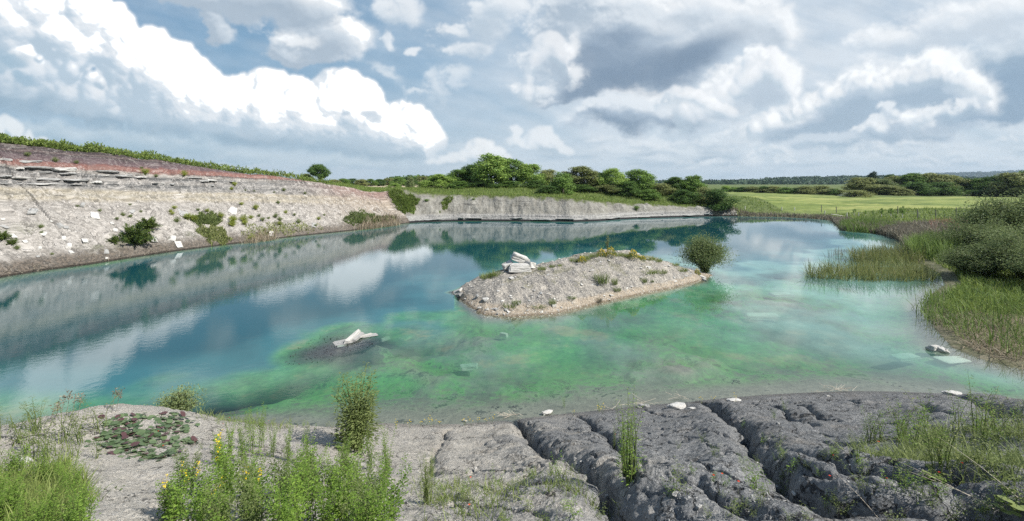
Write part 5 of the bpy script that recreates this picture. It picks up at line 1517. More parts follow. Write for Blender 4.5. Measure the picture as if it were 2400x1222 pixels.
reed_bed('reed bed behind the long narrow one, paler at its tip', [(1986, 612), (1990, 600), (2050, 592), (2120, 596), (2170, 606), (2160, 618), (2060, 622)], 1900, 1.35, .04, L_REED, 52, .6)
reed_bed('bright green reed bed against the willow thicket', [(2118, 606), (2128, 588), (2170, 578), (2240, 576), (2290, 590), (2280, 612), (2200, 620)], 3000, 2.0, .048, L_REEDG, 53)
reed_bed('green reed tongue at the far bend of the shore', [(1962, 536), (1975, 528), (2030, 526), (2090, 534), (2110, 548), (2060, 549), (1990, 545)], 3000, 1.35, .07, L_REEDG, 54)
reed_bed('reeds along the far bend behind the green tongue', [(2060, 548), (2110, 545), (2160, 556), (2200, 576), (2150, 582), (2110, 566)], 2400, 1.4, .06, L_SEDGE, 55)
reed_bed('near reed bed with bent blades at the frame side', [(2160, 716), (2180, 694), (2240, 690), (2330, 700), (2480, 730), (2640, 800), (2640, 880), (2480, 872), (2360, 850), (2270, 815), (2200, 775)], 2300, 1.0, .030, L_REEDG, 56, .65)
reed_bed('sparse reed stems at the tip of the near reed bed', [(2140, 735), (2150, 705), (2190, 690), (2215, 720), (2200, 780), (2170, 765)], 260, 1.0, .030, L_REEDG, 57, .7)
reed_bed('flattened dry straw between the near reeds', [(2190, 750), (2230, 720), (2330, 720), (2500, 760), (2640, 820), (2620, 885), (2440, 872), (2310, 845), (2240, 815)], 5200, .40, .024, L_DRY, 58, 2.2, name='dead_reeds')
reed_bed('thin dry reed fringe at the foot of the cliff end', [(830, 541), (860, 533), (915, 525), (940, 523), (938, 529), (880, 537)], 1500, 1.0, .07, L_DRY, 59, .3)
reed_bed('thin pale reed fringe at the cliff foot below the yellow bush', [(560, 573), (600, 563), (650, 557), (648, 563), (600, 571)], 500, .9, .06, L_DRY, 60, .3)
reed_bed('few dark rush stems in open water before the reed tip', [(1935, 603), (1950, 596), (1982, 596), (1980, 604)], 60, .9, .035, L_SEDGE, 61, .2)
# ---------------------------------------------------------------- willow thicket at the right edge
WM = [shrub_meshes(501 + i, 4.0, 5.0, 44, 460, .16, .34, 'willow', 1.0, 1.0, .08, .055) for i in range(3)]
for i, (c, row, d, h, w_, lab) in enumerate([(2350, 0, 42, 5.2, 8.0, 'tall silvery willow thicket rising highest at the frame side'), (2460, 0, 41, 5.6, 8.5, 'tallest willow thicket partly cut by the frame'), (2310, 0, 38.5, 3.4, 5.5, 'dark willow bush in the shade before the tall thicket'),
                                             (2310, 0, 30.5, 2.5, 4.6, 'rounded silvery willow bush leaning over the water'), (2400, 0, 29.5, 3.1, 5.2, 'bushy silvery willow behind the near reeds, cut by the frame'), (2262, 0, 32, 1.7, 3.0, 'low willow bush with feet in the water beside the long reed bed'),
                                             (2215, 0, 41, 1.9, 3.6, 'small willow bush among the bright green reeds'), (2390, 0, 35, 3.3, 6, 'shaded willow between the two silvery bushes'), (2500, 0, 26, 3.0, 5, 'willow at the frame edge above the near reeds')]):
    g_ = ground_at(c, d); s_ = WM[i % 3]
    t = empty('willow', g_ - Vector((0, 0, .1)), rng.uniform(0, 6.28)); t.scale = (w_ / 5, w_ / 5, h / 4)
    link('stems', s_[0], t); link('foliage', s_[1], t)
    tag(t, lab, 'willow', 'willow thicket at the shore')
# ---------------------------------------------------------------- things on the cliff
def px_m(d): return d / F
# white slabs lying on the scree: column, row, width, height in columns
BLK = [(75, 498, 36, 13, 'long white slab lying on the upper scree at the frame-side end'), (193, 485, 18, 14, 'white squarish block on the scree beside a dark tuft'), (222, 506, 40, 9, 'flat wide white slab half sunk in the scree'),
       (120, 521, 8, 13, 'narrow white stone standing left of the big pale block'), (141, 531, 22, 15, 'big pale block with a broken corner on the middle scree'), (156, 537, 18, 10, 'smaller white slab leaning on the big pale block'),
       (12, 534, 26, 9, 'white slab at the frame edge above the dark gash'), (102, 550, 22, 6, 'thin white sheet of stone under two small tufts'), (149, 561, 20, 6, 'low flat white stone on the lower scree'), (161, 578, 22, 12, 'bright white square slab on the lower scree'),
       (200, 566, 26, 10, 'pale flat slab left of the dark conifer bush, half buried'), (270, 541, 20, 9, 'slanting white slab just left of the dark conifer bush'), (249, 591, 20, 8, 'white oblong stone near the water below the conifer bush'), (166, 592, 18, 7, 'white stone above the brown waterside ledge'),
       (88, 602, 12, 8, 'small white boulder near the waterside grey streak'), (93, 583, 13, 5, 'flat white chip above the small white boulder'), (635, 549, 26, 11, 'isolated white boulder near the water past the yellow bush'), (360, 563, 40, 7, 'pale slab band below the conifer bush'),
       (60, 568, 18, 8, 'white flake on the scree at the grey gash end'), (30, 556, 22, 8, 'white fragment below the frame edge bushes'), (340, 520, 16, 10, 'tilted white stone above the conifer bush'), (262, 525, 14, 8, 'white stone in the tufts above the conifer bush'),
       (420, 575, 34, 10, 'pale tilted slab at the water past the conifer bush'), (250, 607, 10, 6, 'small white stone right at the waterline ledge'), (8, 516, 14, 7, 'white chip at the very frame edge'), (310, 497, 20, 5, 'white flake where the scree turns buff'), (405, 560, 30, 8, 'long pale slab slanting to the water'),
       (545, 494, 50, 4, 'long white ledge of stone on the buff slope'), (430, 500, 50, 4, 'thin white ledge on the buff slope before the tufts'), (735, 528, 24, 3, 'dark-undercut ledge low on the buff slope')]
for c, r_, wd, ht, lab in BLK:
    g_ = ground(c, r_, 20); d = g_.y
    put_rock(g_, (wd * px_m(d) * .72, wd * px_m(d) * .36 + .10, max(ht * px_m(d) * .34, .10)), lab, (M_WHITE, M_GREY)[int(c + r_) % 3 == 0], SLABS[int(c) % 4] if wd > 12 else ROCKS[int(c) % 5], 'slab' if wd > 12 else 'rock', 'slab' if wd > 12 else 'rock', 'white stones on the scree', .25, .85, math.atan2(.93, .37) + rng.normal() * .25)
# overhanging beds of limestone under the red band
LED = [(15, 376, 28, 10), (72, 379, 62, 9), (45, 397, 18, 6), (92, 396, 60, 8), (92, 404, 70, 6), (156, 400, 60, 11), (160, 409, 34, 6), (250, 407, 56, 8), (240, 413, 40, 6), (296, 414, 40, 8), (12, 418, 26, 7), (48, 418, 36, 8), (110, 423, 72, 8), (186, 424, 58, 7), (223, 428, 30, 7),
       (8, 431, 18, 6), (40, 431, 22, 4), (112, 433, 74, 4), (170, 434, 40, 3), (363, 431, 14, 5), (380, 433, 12, 6), (404, 433, 14, 6), (478, 427, 22, 6), (497, 424, 22, 5), (492, 435, 28, 6), (545, 427, 22, 4), (330, 418, 26, 5), (455, 420, 40, 3)]
up_ = 0
for i, (c, r_, wd, ht) in enumerate(LED):
    g_ = ground(c, r_, 20); d = g_.y
    n = slope_at(g_.x, g_.y, 1.0); out = Vector((n.x, n.y, 0)).normalized()
    rowname = 'upper' if r_ < 412 else ('middle' if r_ < 426 else 'lower')
    k = [j for j in range(len(LED)) if (LED[j][1] < 412, LED[j][1] < 426) == (r_ < 412, r_ < 426)]; k.sort(key=lambda j: LED[j][0]); pos = k.index(i)
    put_rock(g_ - out * .08, (wd * px_m(d) * .86, 1.0, max(ht * px_m(d) * .95, .17)), f'{"long" if wd > 45 else "short"} jutting limestone bed, {ORD[pos]} along the {rowname} ledge of the cliff from the frame edge', (M_GREY, M_GREY, M_WHITE)[i % 3], LEDGES[i % 4], 'ledge', 'rock ledge', 'jutting limestone beds', .5, 0.0, math.atan2(.927, .375) + rng.normal() * .12, rng.normal() * .08)
# tufts and bushes
TUFT = [shrub_meshes(521 + i, .8, 1.1, 20, 60, .13, .22, 'tuft', .95) for i in range(3)]
TF = [(550, 437, 11, 'B'), (543, 444, 9, 'B'), (575, 446, 5, 'H'), (566, 479, 9, 'B'), (600, 487, 14, 'B'), (652, 476, 9, 'H'), (409, 488, 10, 'B'), (400, 495, 9, 'B'), (404, 502, 9, 'B'), (464, 493, 8, 'H'), (486, 494, 10, 'B'), (415, 518, 13, 'H'), (440, 511, 17, 'B'), (455, 515, 15, 'B'),
      (517, 507, 14, 'B'), (546, 517, 18, 'B'), (545, 526, 16, 'B'), (572, 516, 18, 'B'), (574, 525, 13, 'B'), (588, 510, 11, 'B'), (607, 506, 8, 'H'), (616, 517, 10, 'H'), (646, 507, 12, 'H'), (656, 515, 11, 'H'), (655, 525, 11, 'B'), (670, 498, 9, 'B'), (700, 521, 11, 'H'), (747, 514, 9, 'B'), (740, 530, 8, 'H'),
      (596, 448, 5, 'H'), (665, 446, 9, 'H'), (643, 451, 5, 'H'), (715, 455, 7, 'H'), (65, 365, 12, 'H'), (366, 414, 9, 'H'), (432, 412, 14, 'B'), (340, 407, 16, 'B'), (180, 381, 10, 'H'), (130, 377, 12, 'H'), (332, 394, 6, 'H'), (96, 532, 11, 'H'), (98, 545, 8, 'H'), (182, 485, 7, 'H'), (234, 494, 8, 'H'), (288, 504, 10, 'H'),
      (32, 567, 14, 'H'), (40, 583, 12, 'H'), (122, 596, 7, 'H'), (274, 515, 8, 'H'), (306, 509, 9, 'H'), (330, 497, 7, 'H'), (305, 480, 6, 'H'), (590, 560, 16, 'B'), (760, 505, 6, 'H'), (690, 505, 7, 'H'), (630, 512, 7, 'H')]
zone = lambda c, r_: ('on the purple and red beds at the cliff top' if r_ < 420 and c < 460 else 'on the grey beds high on the cliff' if r_ < 460 else 'on the white scree around the dark conifer bush' if c < 380 else 'on the buff scree before the two big broom clumps' if c < 530 else 'by the two big broom clumps' if c < 600 else 'on the buff slope past the broom clumps')
cnt = {}
order = sorted(range(len(TF)), key=lambda i: TF[i][0])
for i in order:
    c, r_, wd, kd = TF[i]; z_ = zone(c, r_); k = (z_, kd); cnt[k] = cnt.get(k, 0) + 1
    g_ = ground(c, r_ + wd * .3, 20); d = g_.y; w_ = wd * px_m(d) * 1.15
    t = empty('broom_bush' if kd == 'B' else 'tuft', g_ - Vector((0, 0, .08)), rng.uniform(0, 6)); t.scale = (w_ / 1.1, w_ / 1.1, w_ * .8 / .8)
    mm = TUFT[i % 3]; link('stems', mm[0], t); b = link('foliage', mm[1], t); use_mat(b, L_BROOM if kd == 'B' else L_HERB2)
    lab = f'{"yellow-green broom bush" if kd == "B" else "small dull green tuft"}, {ORD[cnt[k] - 1]} along {z_[3:] if z_.startswith("on ") else z_[3:]}' if True else ''
    tag(t, lab.replace('along by', 'by'), 'bush' if kd == 'B' else 'tuft', 'broom bushes on the cliff' if kd == 'B' else 'green tufts on the cliff')
# dark conifer-like bush
def conifer_bush(seed, h, w):
    r_ = np.random.default_rng(seed); T, C = MB(), MB()
    for i in range(46):
        az = r_.uniform(0, 6.28); el = r_.uniform(.05, 1.2); L = w * .5 * r_.uniform(.55, 1.1) * (1 - .25 * el)
        z0 = h * r_.uniform(.05, .55); n = 6; t = np.linspace(0, 1, n)
        P = np.stack([math.cos(az) * math.cos(el) * L * t, math.sin(az) * math.cos(el) * L * t, z0 * t ** .6 + L * math.sin(el) * t - .18 * L * t * t], -1)
        tube(T, P, .03 * (1.1 - t), 4)
        m = 70; u = r_.uniform(.15, 1, m); k = np.clip((u * (n - 1)).astype(int), 0, n - 2); b = P[k] + (P[k + 1] - P[k]) * (u * (n - 1) - k)[:, None] + r_.normal(size=(m, 3)) * .06
        d = unit(P[k + 1] - P[k]) + .55 * r_.normal(size=(m, 3))
        leaves(C, b, d, unit(np.array([0, 0, 1]) + .5 * r_.normal(size=(m, 3))), r_.uniform(.18, .42, m), .09)
    return T.mesh('conifer_stems', M_BARK, True), C.mesh('conifer_foliage', L_YEW)
CB = conifer_bush(77, 2.2, 3.6)
for c, r_, wd, h, lab in [(316, 574, 78, 58, 'dark spreading conifer-like bush on the white scree'), (346, 540, 58, 34, 'upper arm of dark green bush above the spreading conifer bush'), (267, 570, 26, 18, 'small dark spiky bush left of the conifer bush'), (4, 560, 36, 24, 'green bush at the frame edge low on the scree'), (27, 572, 26, 14, 'low green bush next to the frame edge bush')]:
    g_ = ground(c, r_, 20); d = g_.y; t = empty('conifer_bush', g_ - Vector((0, 0, .1)), rng.uniform(0, 6)); t.scale = (wd * px_m(d) / 3.6, wd * px_m(d) / 3.6, h * px_m(d) / 2.1)
    link('stems', CB[0], t); link('foliage', CB[1], t); tag(t, lab, 'bush')
# green mats on the scree
def mat_patch(label, pts, n, h, wid, mat, seed, lean=.9, name='ground_cover'):
    r_ = np.random.default_rng(seed); P = np.array([tuple(ground(*p, 16))[:2] for p in pts]); lo, hi = P.min(0), P.max(0)
    X_ = r_.uniform(lo[0], hi[0], n * 5); Y_ = r_.uniform(lo[1], hi[1], n * 5)
    nz = fbm(X_ * .8, Y_ * .8, 3, seed); k = (poly_sdf(P, X_, Y_) + nz * 2.2 < 0) & (nz + r_.uniform(-.3, .3, len(nz)) > -.15)
    X_, Y_ = X_[k][:n], Y_[k][:n]; m = len(X_); mb = MB()
    blades(mb, np.stack([X_, Y_, H(X_, Y_) - .03], -1), h * r_.uniform(.4, 1.3, m), wid * r_.uniform(.7, 1.3, m), lean * r_.uniform(.2, 1.3, m), r_.uniform(0, 6.28, m), 0, 2)
    return tag(mb.build(name, mat), label, 'ground cover', kind='stuff')
mat_patch('green mat of plants joining the broom bushes on the scree', [(432, 508), (470, 504), (512, 505), (520, 522), (490, 532), (450, 522)], 2600, .42, .10, L_HERB2, 71)
mat_patch('grey-green mat of plants low on the scree by the water', [(465, 535), (520, 535), (548, 560), (520, 578), (490, 572), (470, 555)], 1800, .4, .09, L_OLIVE, 72)
mat_patch('thin green growth on the lower buff scree', [(560, 540), (650, 520), (740, 530), (760, 538), (640, 555), (570, 560)], 1500, .35, .09, L_OLIVE, 73)
mat_patch('green growth at the lower end of the cliff', [(798, 515), (850, 500), (900, 512), (930, 515), (880, 530), (820, 530)], 2600, .55, .11, L_HERB2, 74)
mat_patch('dull grass filling the corner between cliff and far bank', [(905, 452), (960, 456), (985, 470), (965, 500), (940, 500), (925, 480)], 4200, .7, .13, L_TALL, 75)
mat_patch('grass running down a gap in the far bank', [(1038, 466), (1062, 464), (1050, 490), (1030, 500)], 700, .45, .12, L_TALL, 76)
mat_patch('dry twigs and debris along the cliff waterline', [(0, 640), (200, 612), (400, 580), (400, 588), (200, 620), (0, 650)], 700, .35, .06, L_SEDGE, 78, 2.0, 'debris')
for c, r_, wd, h, lab in [(1492, 494, 16, 12, 'lone green bush clinging to the cut of the far bank'), (1000, 474, 14, 7, 'small bush high on the far bank near the corner'), (1110, 470, 10, 5, 'tiny bush on the far bank cut below the tallest tree')]:
    g_ = ground(c, r_, 40); d = g_.y; t = empty('bush', g_ - Vector((0, 0, .1)), 1.0); t.scale = (wd * px_m(d) / 1.1, wd * px_m(d) / 1.1, h * px_m(d) / .8)
    link('stems', TUFT[0][0], t); b = link('foliage', TUFT[0][1], t); use_mat(b, L_MID); tag(t, lab, 'bush')
# dark rock shelf at the foot of the far bank
for i in range(15):
    c = 985 + i * 48 + rng.uniform(-20, 20)
    rw = np.interp(c, [a for a, b, k in SH if k == 'f'], [b for a, b, k in SH if k == 'f']) - rng.uniform(2, 8)
    g_ = ground(c, rw, 40); d = g_.y; n = slope_at(g_.x, g_.y, 1.0)
    rz_ = math.atan2(-n.x, n.y) if n.y else 0
    put_rock(g_, (rng.uniform(1.2, 5.0), 1.0, rng.uniform(.18, .45)), f'jutting grey bed at the waterline of the far bank, {ORD[i]} from the cliff corner', M_GREY, LEDGES[i % 4], 'ledge', 'rock ledge', 'waterline beds of the far bank', .5, 0, math.atan2(n.x, -n.y))
# ---------------------------------------------------------------- island: blocks, plants, willow
def isl_at(c, r_): return ground(c, r_, 18)
g_ = isl_at(1216, 634)
for off, size, rot, seed, lab in [((0, 0, .16), (1.55, .95, .50), (.02, .02, .05), 601, 'long flat white block at the front of the island stone pile'), ((.12, .72, .62), (1.30, .85, .50), (.10, .40, .20), 602, 'big tilted white block on top of the island stone pile'),
                            ((-.72, .55, .26), (.80, .55, .34), (.2, -.35, .4), 603, 'smaller white block leaning at the left of the stone pile'), ((.70, .40, .30), (.60, .75, .42), (.0, .25, .9), 604, 'white block behind the right of the stone pile')]:
    o = put_rock(g_, size, lab, M_WHITE, block_mesh(seed, 'block', .10, .05), 'block', 'block', None, .2)
    o.location = g_ + Vector(off); o.rotation_euler = rot
for c, r_, wd, ht, lab in [(1074, 686, 22, 8, 'orange-stained slab overhanging at the pointed tip of the island'), (1078, 694, 16, 7, 'grey slab under the orange-stained one at the island tip'), (1138, 705, 18, 10, 'pale flat stone standing on the near island shore'), (1124, 724, 10, 7, 'white stone at the island waterline below the pale flat stone'),
                           (1142, 728, 10, 6, 'second white stone along the island waterline'), (1162, 727, 12, 5, 'dark-edged flat stone on the island shore'), (1186, 727, 12, 4, 'thin pale stone on the island shore'), (1200, 655, 18, 5, 'white flat stone below the stone pile on the slope'), (1252, 684, 7, 6, 'round white stone on the grey island slope'), (1262, 697, 6, 5, 'small white stone below the round white one'),
                           (1298, 718, 12, 5, 'white chip at the sandy edge of the island'), (1316, 722, 6, 3, 'tiny pale chip at the sandy edge'), (1560, 615, 8, 7, 'white boulder on the island skyline near the willow'), (1568, 625, 7, 4, 'pale stone under the skyline boulder'), (1520, 628, 12, 4, 'pale sheet of stone on the right island slope'), (1646, 651, 14, 4, 'white flat stone by the willow foot'),
                           (1650, 658, 14, 5, 'grey split stone by the willow foot at the water'), (1216, 715, 9, 7, 'pale boulder in the tufts of the near island shore'), (1240, 706, 7, 4, 'pale chip halfway along the near shore'), (1182, 739, 6, 3, 'small white stone in the water by the island'), (1230, 736, 5, 3, 'white pebble in the shallows by the island'), (1166, 737, 6, 3, 'stone in the shallows near the dark-edged one'), (1120, 697, 10, 9, 'dark grey stone on the shaded island nose')]:
    g_ = isl_at(c, r_); d = g_.y
    put_rock(g_, (wd * px_m(d), wd * px_m(d) * .7, max(ht * px_m(d), .06)), lab, M_GREY if 'grey' in lab or 'dark' in lab else M_WHITE, (SLABS if wd / ht > 1.9 else ROCKS)[int(c) % 4], 'stone', 'stone', None, .25, .4)
# loose stones
def rubble(label, xy, n, lo, hi, mat, seed, name='rubble'):
    r_ = np.random.default_rng(seed); mb = MB()
    base = np.array([(1, 0, 0), (-1, 0, 0), (0, 1, 0), (0, -1, 0), (0, 0, 1), (0, 0, -1)], float)
    tri = [(0, 2, 4), (2, 1, 4), (1, 3, 4), (3, 0, 4), (2, 0, 5), (1, 2, 5), (3, 1, 5), (0, 3, 5)]
    X_, Y_ = xy; Z_ = H(X_, Y_)
    for x, y, z in zip(X_, Y_, Z_):
        s = lo * (hi / lo) ** (r_.random() ** 2.5); v = (base + r_.normal(size=(6, 3)) * .3) * s * np.array([1, r_.uniform(.5, 1), r_.uniform(.25, .6)])
        a = r_.uniform(0, 6.28); c, q = math.cos(a), math.sin(a); v = np.stack([v[:, 0] * c - v[:, 1] * q, v[:, 0] * q + v[:, 1] * c, v[:, 2]], -1)
        mb.add(v + (x, y, z + s * .12), tri)
    return tag(mb.build(name, mat), label, name.replace('_', ' '), kind='stuff')
r_ = np.random.default_rng(5)
n = 1500; X_ = r_.uniform(-3.6, 14.8, n * 3); Y_ = r_.uniform(22, 34, n * 3); Z_ = H(X_, Y_); k = (Z_ > .03) & (island(X_, Y_) > .02); X_, Y_ = X_[k], Y_[k]
w_ = fbm(X_ * .8, Y_ * .8, 3, 9) + .25 * (X_ > 5); k = r_.random(len(X_)) < np.clip(.3 + w_, .1, 1); rubble('loose white chips scattered over the island', (X_[k][:n], Y_[k][:n]), n, .025, .16, M_WHITE, 6, 'gravel')
# vegetation of the island
GT = []
for i in range(3):
    q = np.random.default_rng(540 + i); mb = MB(); m = 170; a = q.uniform(0, 6.28, m); rr = .42 * np.sqrt(q.random(m))
    blades(mb, np.stack([np.cos(a) * rr, np.sin(a) * rr, np.full(m, -.03)], -1), .42 * q.uniform(.5, 1.2, m), .022, .7 * q.uniform(.2, 1.3, m), a + q.normal(size=m) * .8, 0, 3)
    GT.append(mb.mesh('grass_tuft', L_GRASS))
def tuft(c, r_, wd, ht, lab, mat=None, group=None, kind='grass_tuft', base=None):
    g_ = ground(c, r_, 2.2) if base is None else base; d = g_.y
    o = link(kind, GT[int(c) % 3]); o.location = g_; o.rotation_euler = (0, 0, rng.uniform(0, 6)); o.scale = (wd * px_m(d) / .9, wd * px_m(d) / .9, ht * px_m(d) / .36)
    if mat: use_mat(o, mat)
    return tag(o, lab, 'grass tuft', group)
TG = 'grass tufts on the island'
for c, r_, wd, ht, lab, mat in [(1410, 664, 36, 24, 'biggest green tuft in the middle of the island slope', L_HERB2), (1440, 668, 16, 16, 'green tuft right of the biggest slope tuft', L_HERB2), (1446, 682, 20, 10, 'low tuft below the biggest slope tuft', L_HERB2), (1520, 641, 40, 8, 'wide flat grass patch on the right island slope', L_GRASS), (1548, 640, 30, 9, 'grass patch next to the wide flat one', L_GRASS),
                                (1596, 636, 30, 8, 'grass patch near the willow end', L_GRASS), (1508, 662, 18, 11, 'round dark tuft on the right island slope', L_HERB2), (1528, 662, 10, 6, 'tiny tuft beside the round dark one', L_HERB2), (1295, 715, 18, 14, 'bushy tuft at the sandy island edge', L_HERB2), (1262, 722, 34, 6, 'low green line of grass at the sandy edge', L_HERB2), (1196, 722, 34, 8, 'grass among the stones of the near shore', L_HERB2),
                                (1340, 702, 22, 5, 'sparse tuft at the head of the sandy edge', L_HERB2), (1294, 628, 16, 7, 'small tuft right of the stone pile', L_GRASS), (1312, 624, 10, 4, 'smallest tuft right of the stone pile', L_GRASS), (1270, 632, 22, 8, 'tuft at the foot of the stone pile', L_GRASS), (1404, 708, 14, 12, 'dry brown twiggy tuft at the island water edge', L_SEDGE), (1210, 712, 22, 8, 'tuft above the pale shore boulder', L_HERB2)]:
    tuft(c, r_, wd, ht, lab, mat, TG)
for i, (c, r_, wd, ht) in enumerate([(1112, 656, 26, 14), (1128, 650, 28, 16), (1146, 645, 30, 18), (1164, 638, 28, 18), (1176, 632, 22, 14), (1100, 660, 16, 10), (1140, 652, 34, 12), (1160, 646, 34, 12)]):
    tuft(c, r_, wd, ht, f'lush grass clump, {ORD[i]} of those on the left island crest before the stone pile', L_GRASS, 'grass on the left island crest')
for i, (c, r_, wd, ht) in enumerate([(1500, 606, 26, 9), (1522, 610, 26, 10), (1540, 614, 26, 10), (1470, 602, 24, 9), (1346, 613, 24, 8), (1372, 608, 26, 12), (1392, 603, 22, 10), (1450, 600, 20, 8), (1582, 622, 22, 6)]):
    tuft(c, r_, wd, ht, f'grass clump, {ORD[i]} of those on the right island crest under the yellow flowers', L_GRASS, 'grass on the right island crest')
# yellow trefoil mounds
YM = []
for i in range(2):
    q = np.random.default_rng(560 + i); C, Fm = MB(), MB(); m = 420; a = q.uniform(0, 6.28, m); rr = np.sqrt(q.random(m)); 
    P = np.stack([np.cos(a) * rr * .5, np.sin(a) * rr * .5, .34 * (1 - rr ** 2) * q.uniform(.3, 1, m)], -1)
    leaves(C, P, sph(m, q) + [0, 0, .5], unit(P * [1, 1, 1.5] + .4 * q.normal(size=(m, 3)) + [0, 0, .3]), .08, .045)
    m = 170; a = q.uniform(0, 6.28, m); rr = np.sqrt(q.random(m)); P = np.stack([np.cos(a) * rr * .48, np.sin(a) * rr * .48, .36 * (1 - rr ** 2) + .04 * q.random(m) + .02], -1)
    leaves(Fm, P, sph(m, q), unit(np.array([0, 0, 1]) + .5 * q.normal(size=(m, 3))), .06, .05)
    YM.append((None, C.mesh('trefoil_leaves', L_HERB2), [Fm.mesh('trefoil_flower', L_YEL)]))
for c, r_, wd, ht, lab in [(1268, 615, 40, 18, 'yellow flowering mound right behind the stone pile'), (1364, 612, 22, 12, 'small yellow flowering mound at the dip of the crest'), (1410, 600, 26, 16, 'left part of the long yellow mound on the island top'), (1432, 599, 28, 18, 'right part of the long yellow mound on the island top'), (1484, 604, 30, 18, 'yellow mound on the crest beside the bare top'), (1505, 608, 20, 9, 'low yellow flowers after the crest mound'), (1634, 642, 16, 12, 'yellow flowers at the willow foot')]:
    g_ = isl_at(c, r_ + 2); d = g_.y
    t = put_plant('yellow_flower_mound', YM[int(c) % 2], g_, 1, None, lab, 'flowering plant', 'yellow mounds on the island', ('stem', 'foliage', 'blossom')); t.children[-1]['kind'] = 'stuff'; t.scale = (wd * px_m(d), wd * px_m(d), ht * px_m(d) / .36)
g_ = isl_at(1424, 592); sm = shrub_meshes(571, 1.1, .5, 7, 40, .09, .35, 'sapling', .7)
t = put_plant('sapling', sm, g_, 1.0, L_WILLOW, 'thin twiggy sapling standing on the island top', 'sapling')
# willow bush at the island end
wm = shrub_meshes(581, 2.6, 3.1, 80, 420, .12, .30, 'willow', 1.0, 1.35, .0)
x, y = on_z(1652, 640); t = put_plant('willow', wm, Vector((x, y, -.05)), 1.0, L_WILLOW, 'round silvery willow bush at the end of the island', 'willow', None, ('stems', 'foliage')); t.scale = (1.06, 1.06, 1.0)

# ---------------------------------------------------------------- things in the water
SLW = block_mesh(611, 'slab', .07, .04)
for c, r_, wd, size, rz_, lab, mt, z_, tl in [(828, 796, 0, (1.15, .20, .14), .85, 'long white slab sticking up out of the shallow water', M_WHITE, .14, .0), (840, 794, 0, (.85, .2, .10), .75, 'white slab lying against the long upright slab', M_GREY, .08, .12), (855, 790, 0, (.75, .09, .07), .9, 'narrow white stone at the right of the slab pile', M_WHITE, .06, 0), (806, 802, 0, (.95, .7, .09), .6, 'wide grey slab just awash left of the white slabs', M_GREY, -.03, 0), (868, 786, 0, (.8, .5, .1), .4, 'pinkish grey slab awash right of the white slabs', M_GREY, -.02, 0),
                                  (903, 790, 0, (.5, .14, .14), 1.0, 'dark narrow stone under water right of the slab pile', M_GREY, -.10, 0),
                                  (1098, 852, 0, (.72, .5, .14), .2, 'greenish square slab lying under the clear water', M_WET, -.14, .1), (1181, 779, 0, (.42, .2, .2), -.6, 'sunken pale block between the island and the square slab', M_WET, -.14, 0), (1830, 685, 0, (1.5, .7, .16), .1, 'flat pale stone just under the surface in the open water', M_WET, -.15, 0), (1785, 733, 0, (1.9, .75, .2), .0, 'large pale slab under the surface before the reeds', M_WET, -.19, 0),
                                  (2185, 820, 0, (.50, .42, .34), .5, 'split white rock with dark cracks off the near reeds', M_WHITE, .07, .3), (2206, 824, 0, (.34, .5, .26), .2, 'white rock leaning beside the split rock', M_WHITE, .06, -.3), (2235, 838, 0, (1.3, .7, .12), .1, 'pale slab under water behind the split white rock', M_WET, -.13, 0), (2120, 830, 0, (1.2, .5, .12), .2, 'grey slab under water left of the split rock', M_WET, -.12, 0)]:
    x, y = on_z(c, r_)
    me = SLW if size[0] > 2 * size[1] else (ROCKS[int(c) % 5] if size[2] > .25 else SLABS[int(c) % 4])
    o = put_rock(Vector((x, y, z_)), size, lab, mt, me, 'slab' if size[2] < .25 else 'rock', 'slab' if size[2] < .25 else 'rock', None, .5, 0, rz_, tl)
    if c == 828: o.rotation_euler = (.18, -.15, 1.36)
    if c == 840: o.rotation_euler = (.12, -.10, 1.34)
    if c == 857: o.rotation_euler = (.1, -.14, 1.28)
def weed(label, pts, n, seed, z0=-.12, z1=-.012, dense=-.05, wl=.15):
    r_ = np.random.default_rng(seed); P = np.array([on_z(*p) for p in pts]); lo, hi = P.min(0), P.max(0)
    X_ = r_.uniform(lo[0], hi[0], n * 5); Y_ = r_.uniform(lo[1], hi[1], n * 5); nz = fbm(X_ * 1.3, Y_ * 1.3, 4, seed)
    k = (poly_sdf(P, X_, Y_) + nz * 2.0 < 0) & (nz > dense); X_, Y_ = X_[k][:n], Y_[k][:n]; m = len(X_); mb = MB()
    zb = H(X_, Y_); zt = np.minimum(r_.uniform(z0, z1, m), -.02)
    leaves(mb, np.stack([X_, Y_, np.maximum(zb, zt)], -1), np.stack([r_.normal(size=m), r_.normal(size=m), .12 * r_.normal(size=m)], -1), np.stack([.3 * r_.normal(size=m), .3 * r_.normal(size=m), np.ones(m)], -1), wl * r_.uniform(.6, 1.5, m), wl * .45)
    return tag(mb.build('water_weed', L_WEED), label, 'water weed', kind='stuff')
weed('dark water weed spread around the stranded white slabs', [(680, 850), (676, 835), (700, 805), (750, 788), (810, 784), (880, 800), (880, 815), (800, 830), (740, 850), (700, 862)], 30000, 81, dense=-.10, wl=.075)
weed('scattered dark weed clumps in the green shallows', [(850, 900), (1050, 840), (1500, 860), (1560, 930), (1300, 965), (1050, 985), (900, 970)], 3200, 82, -.35, -.1, .19, .07)
weed('dark weed streaks in the turquoise shallows', [(1700, 850), (1950, 860), (2200, 890), (2150, 912), (1900, 905), (1650, 925)], 1100, 83, -.3, -.1, .17, .08)
weed('dark weed around the island nose', [(1010, 700), (1060, 690), (1130, 745), (1300, 752), (1200, 775), (1060, 745)], 1100, 84, -.5, -.15, .12, .08)
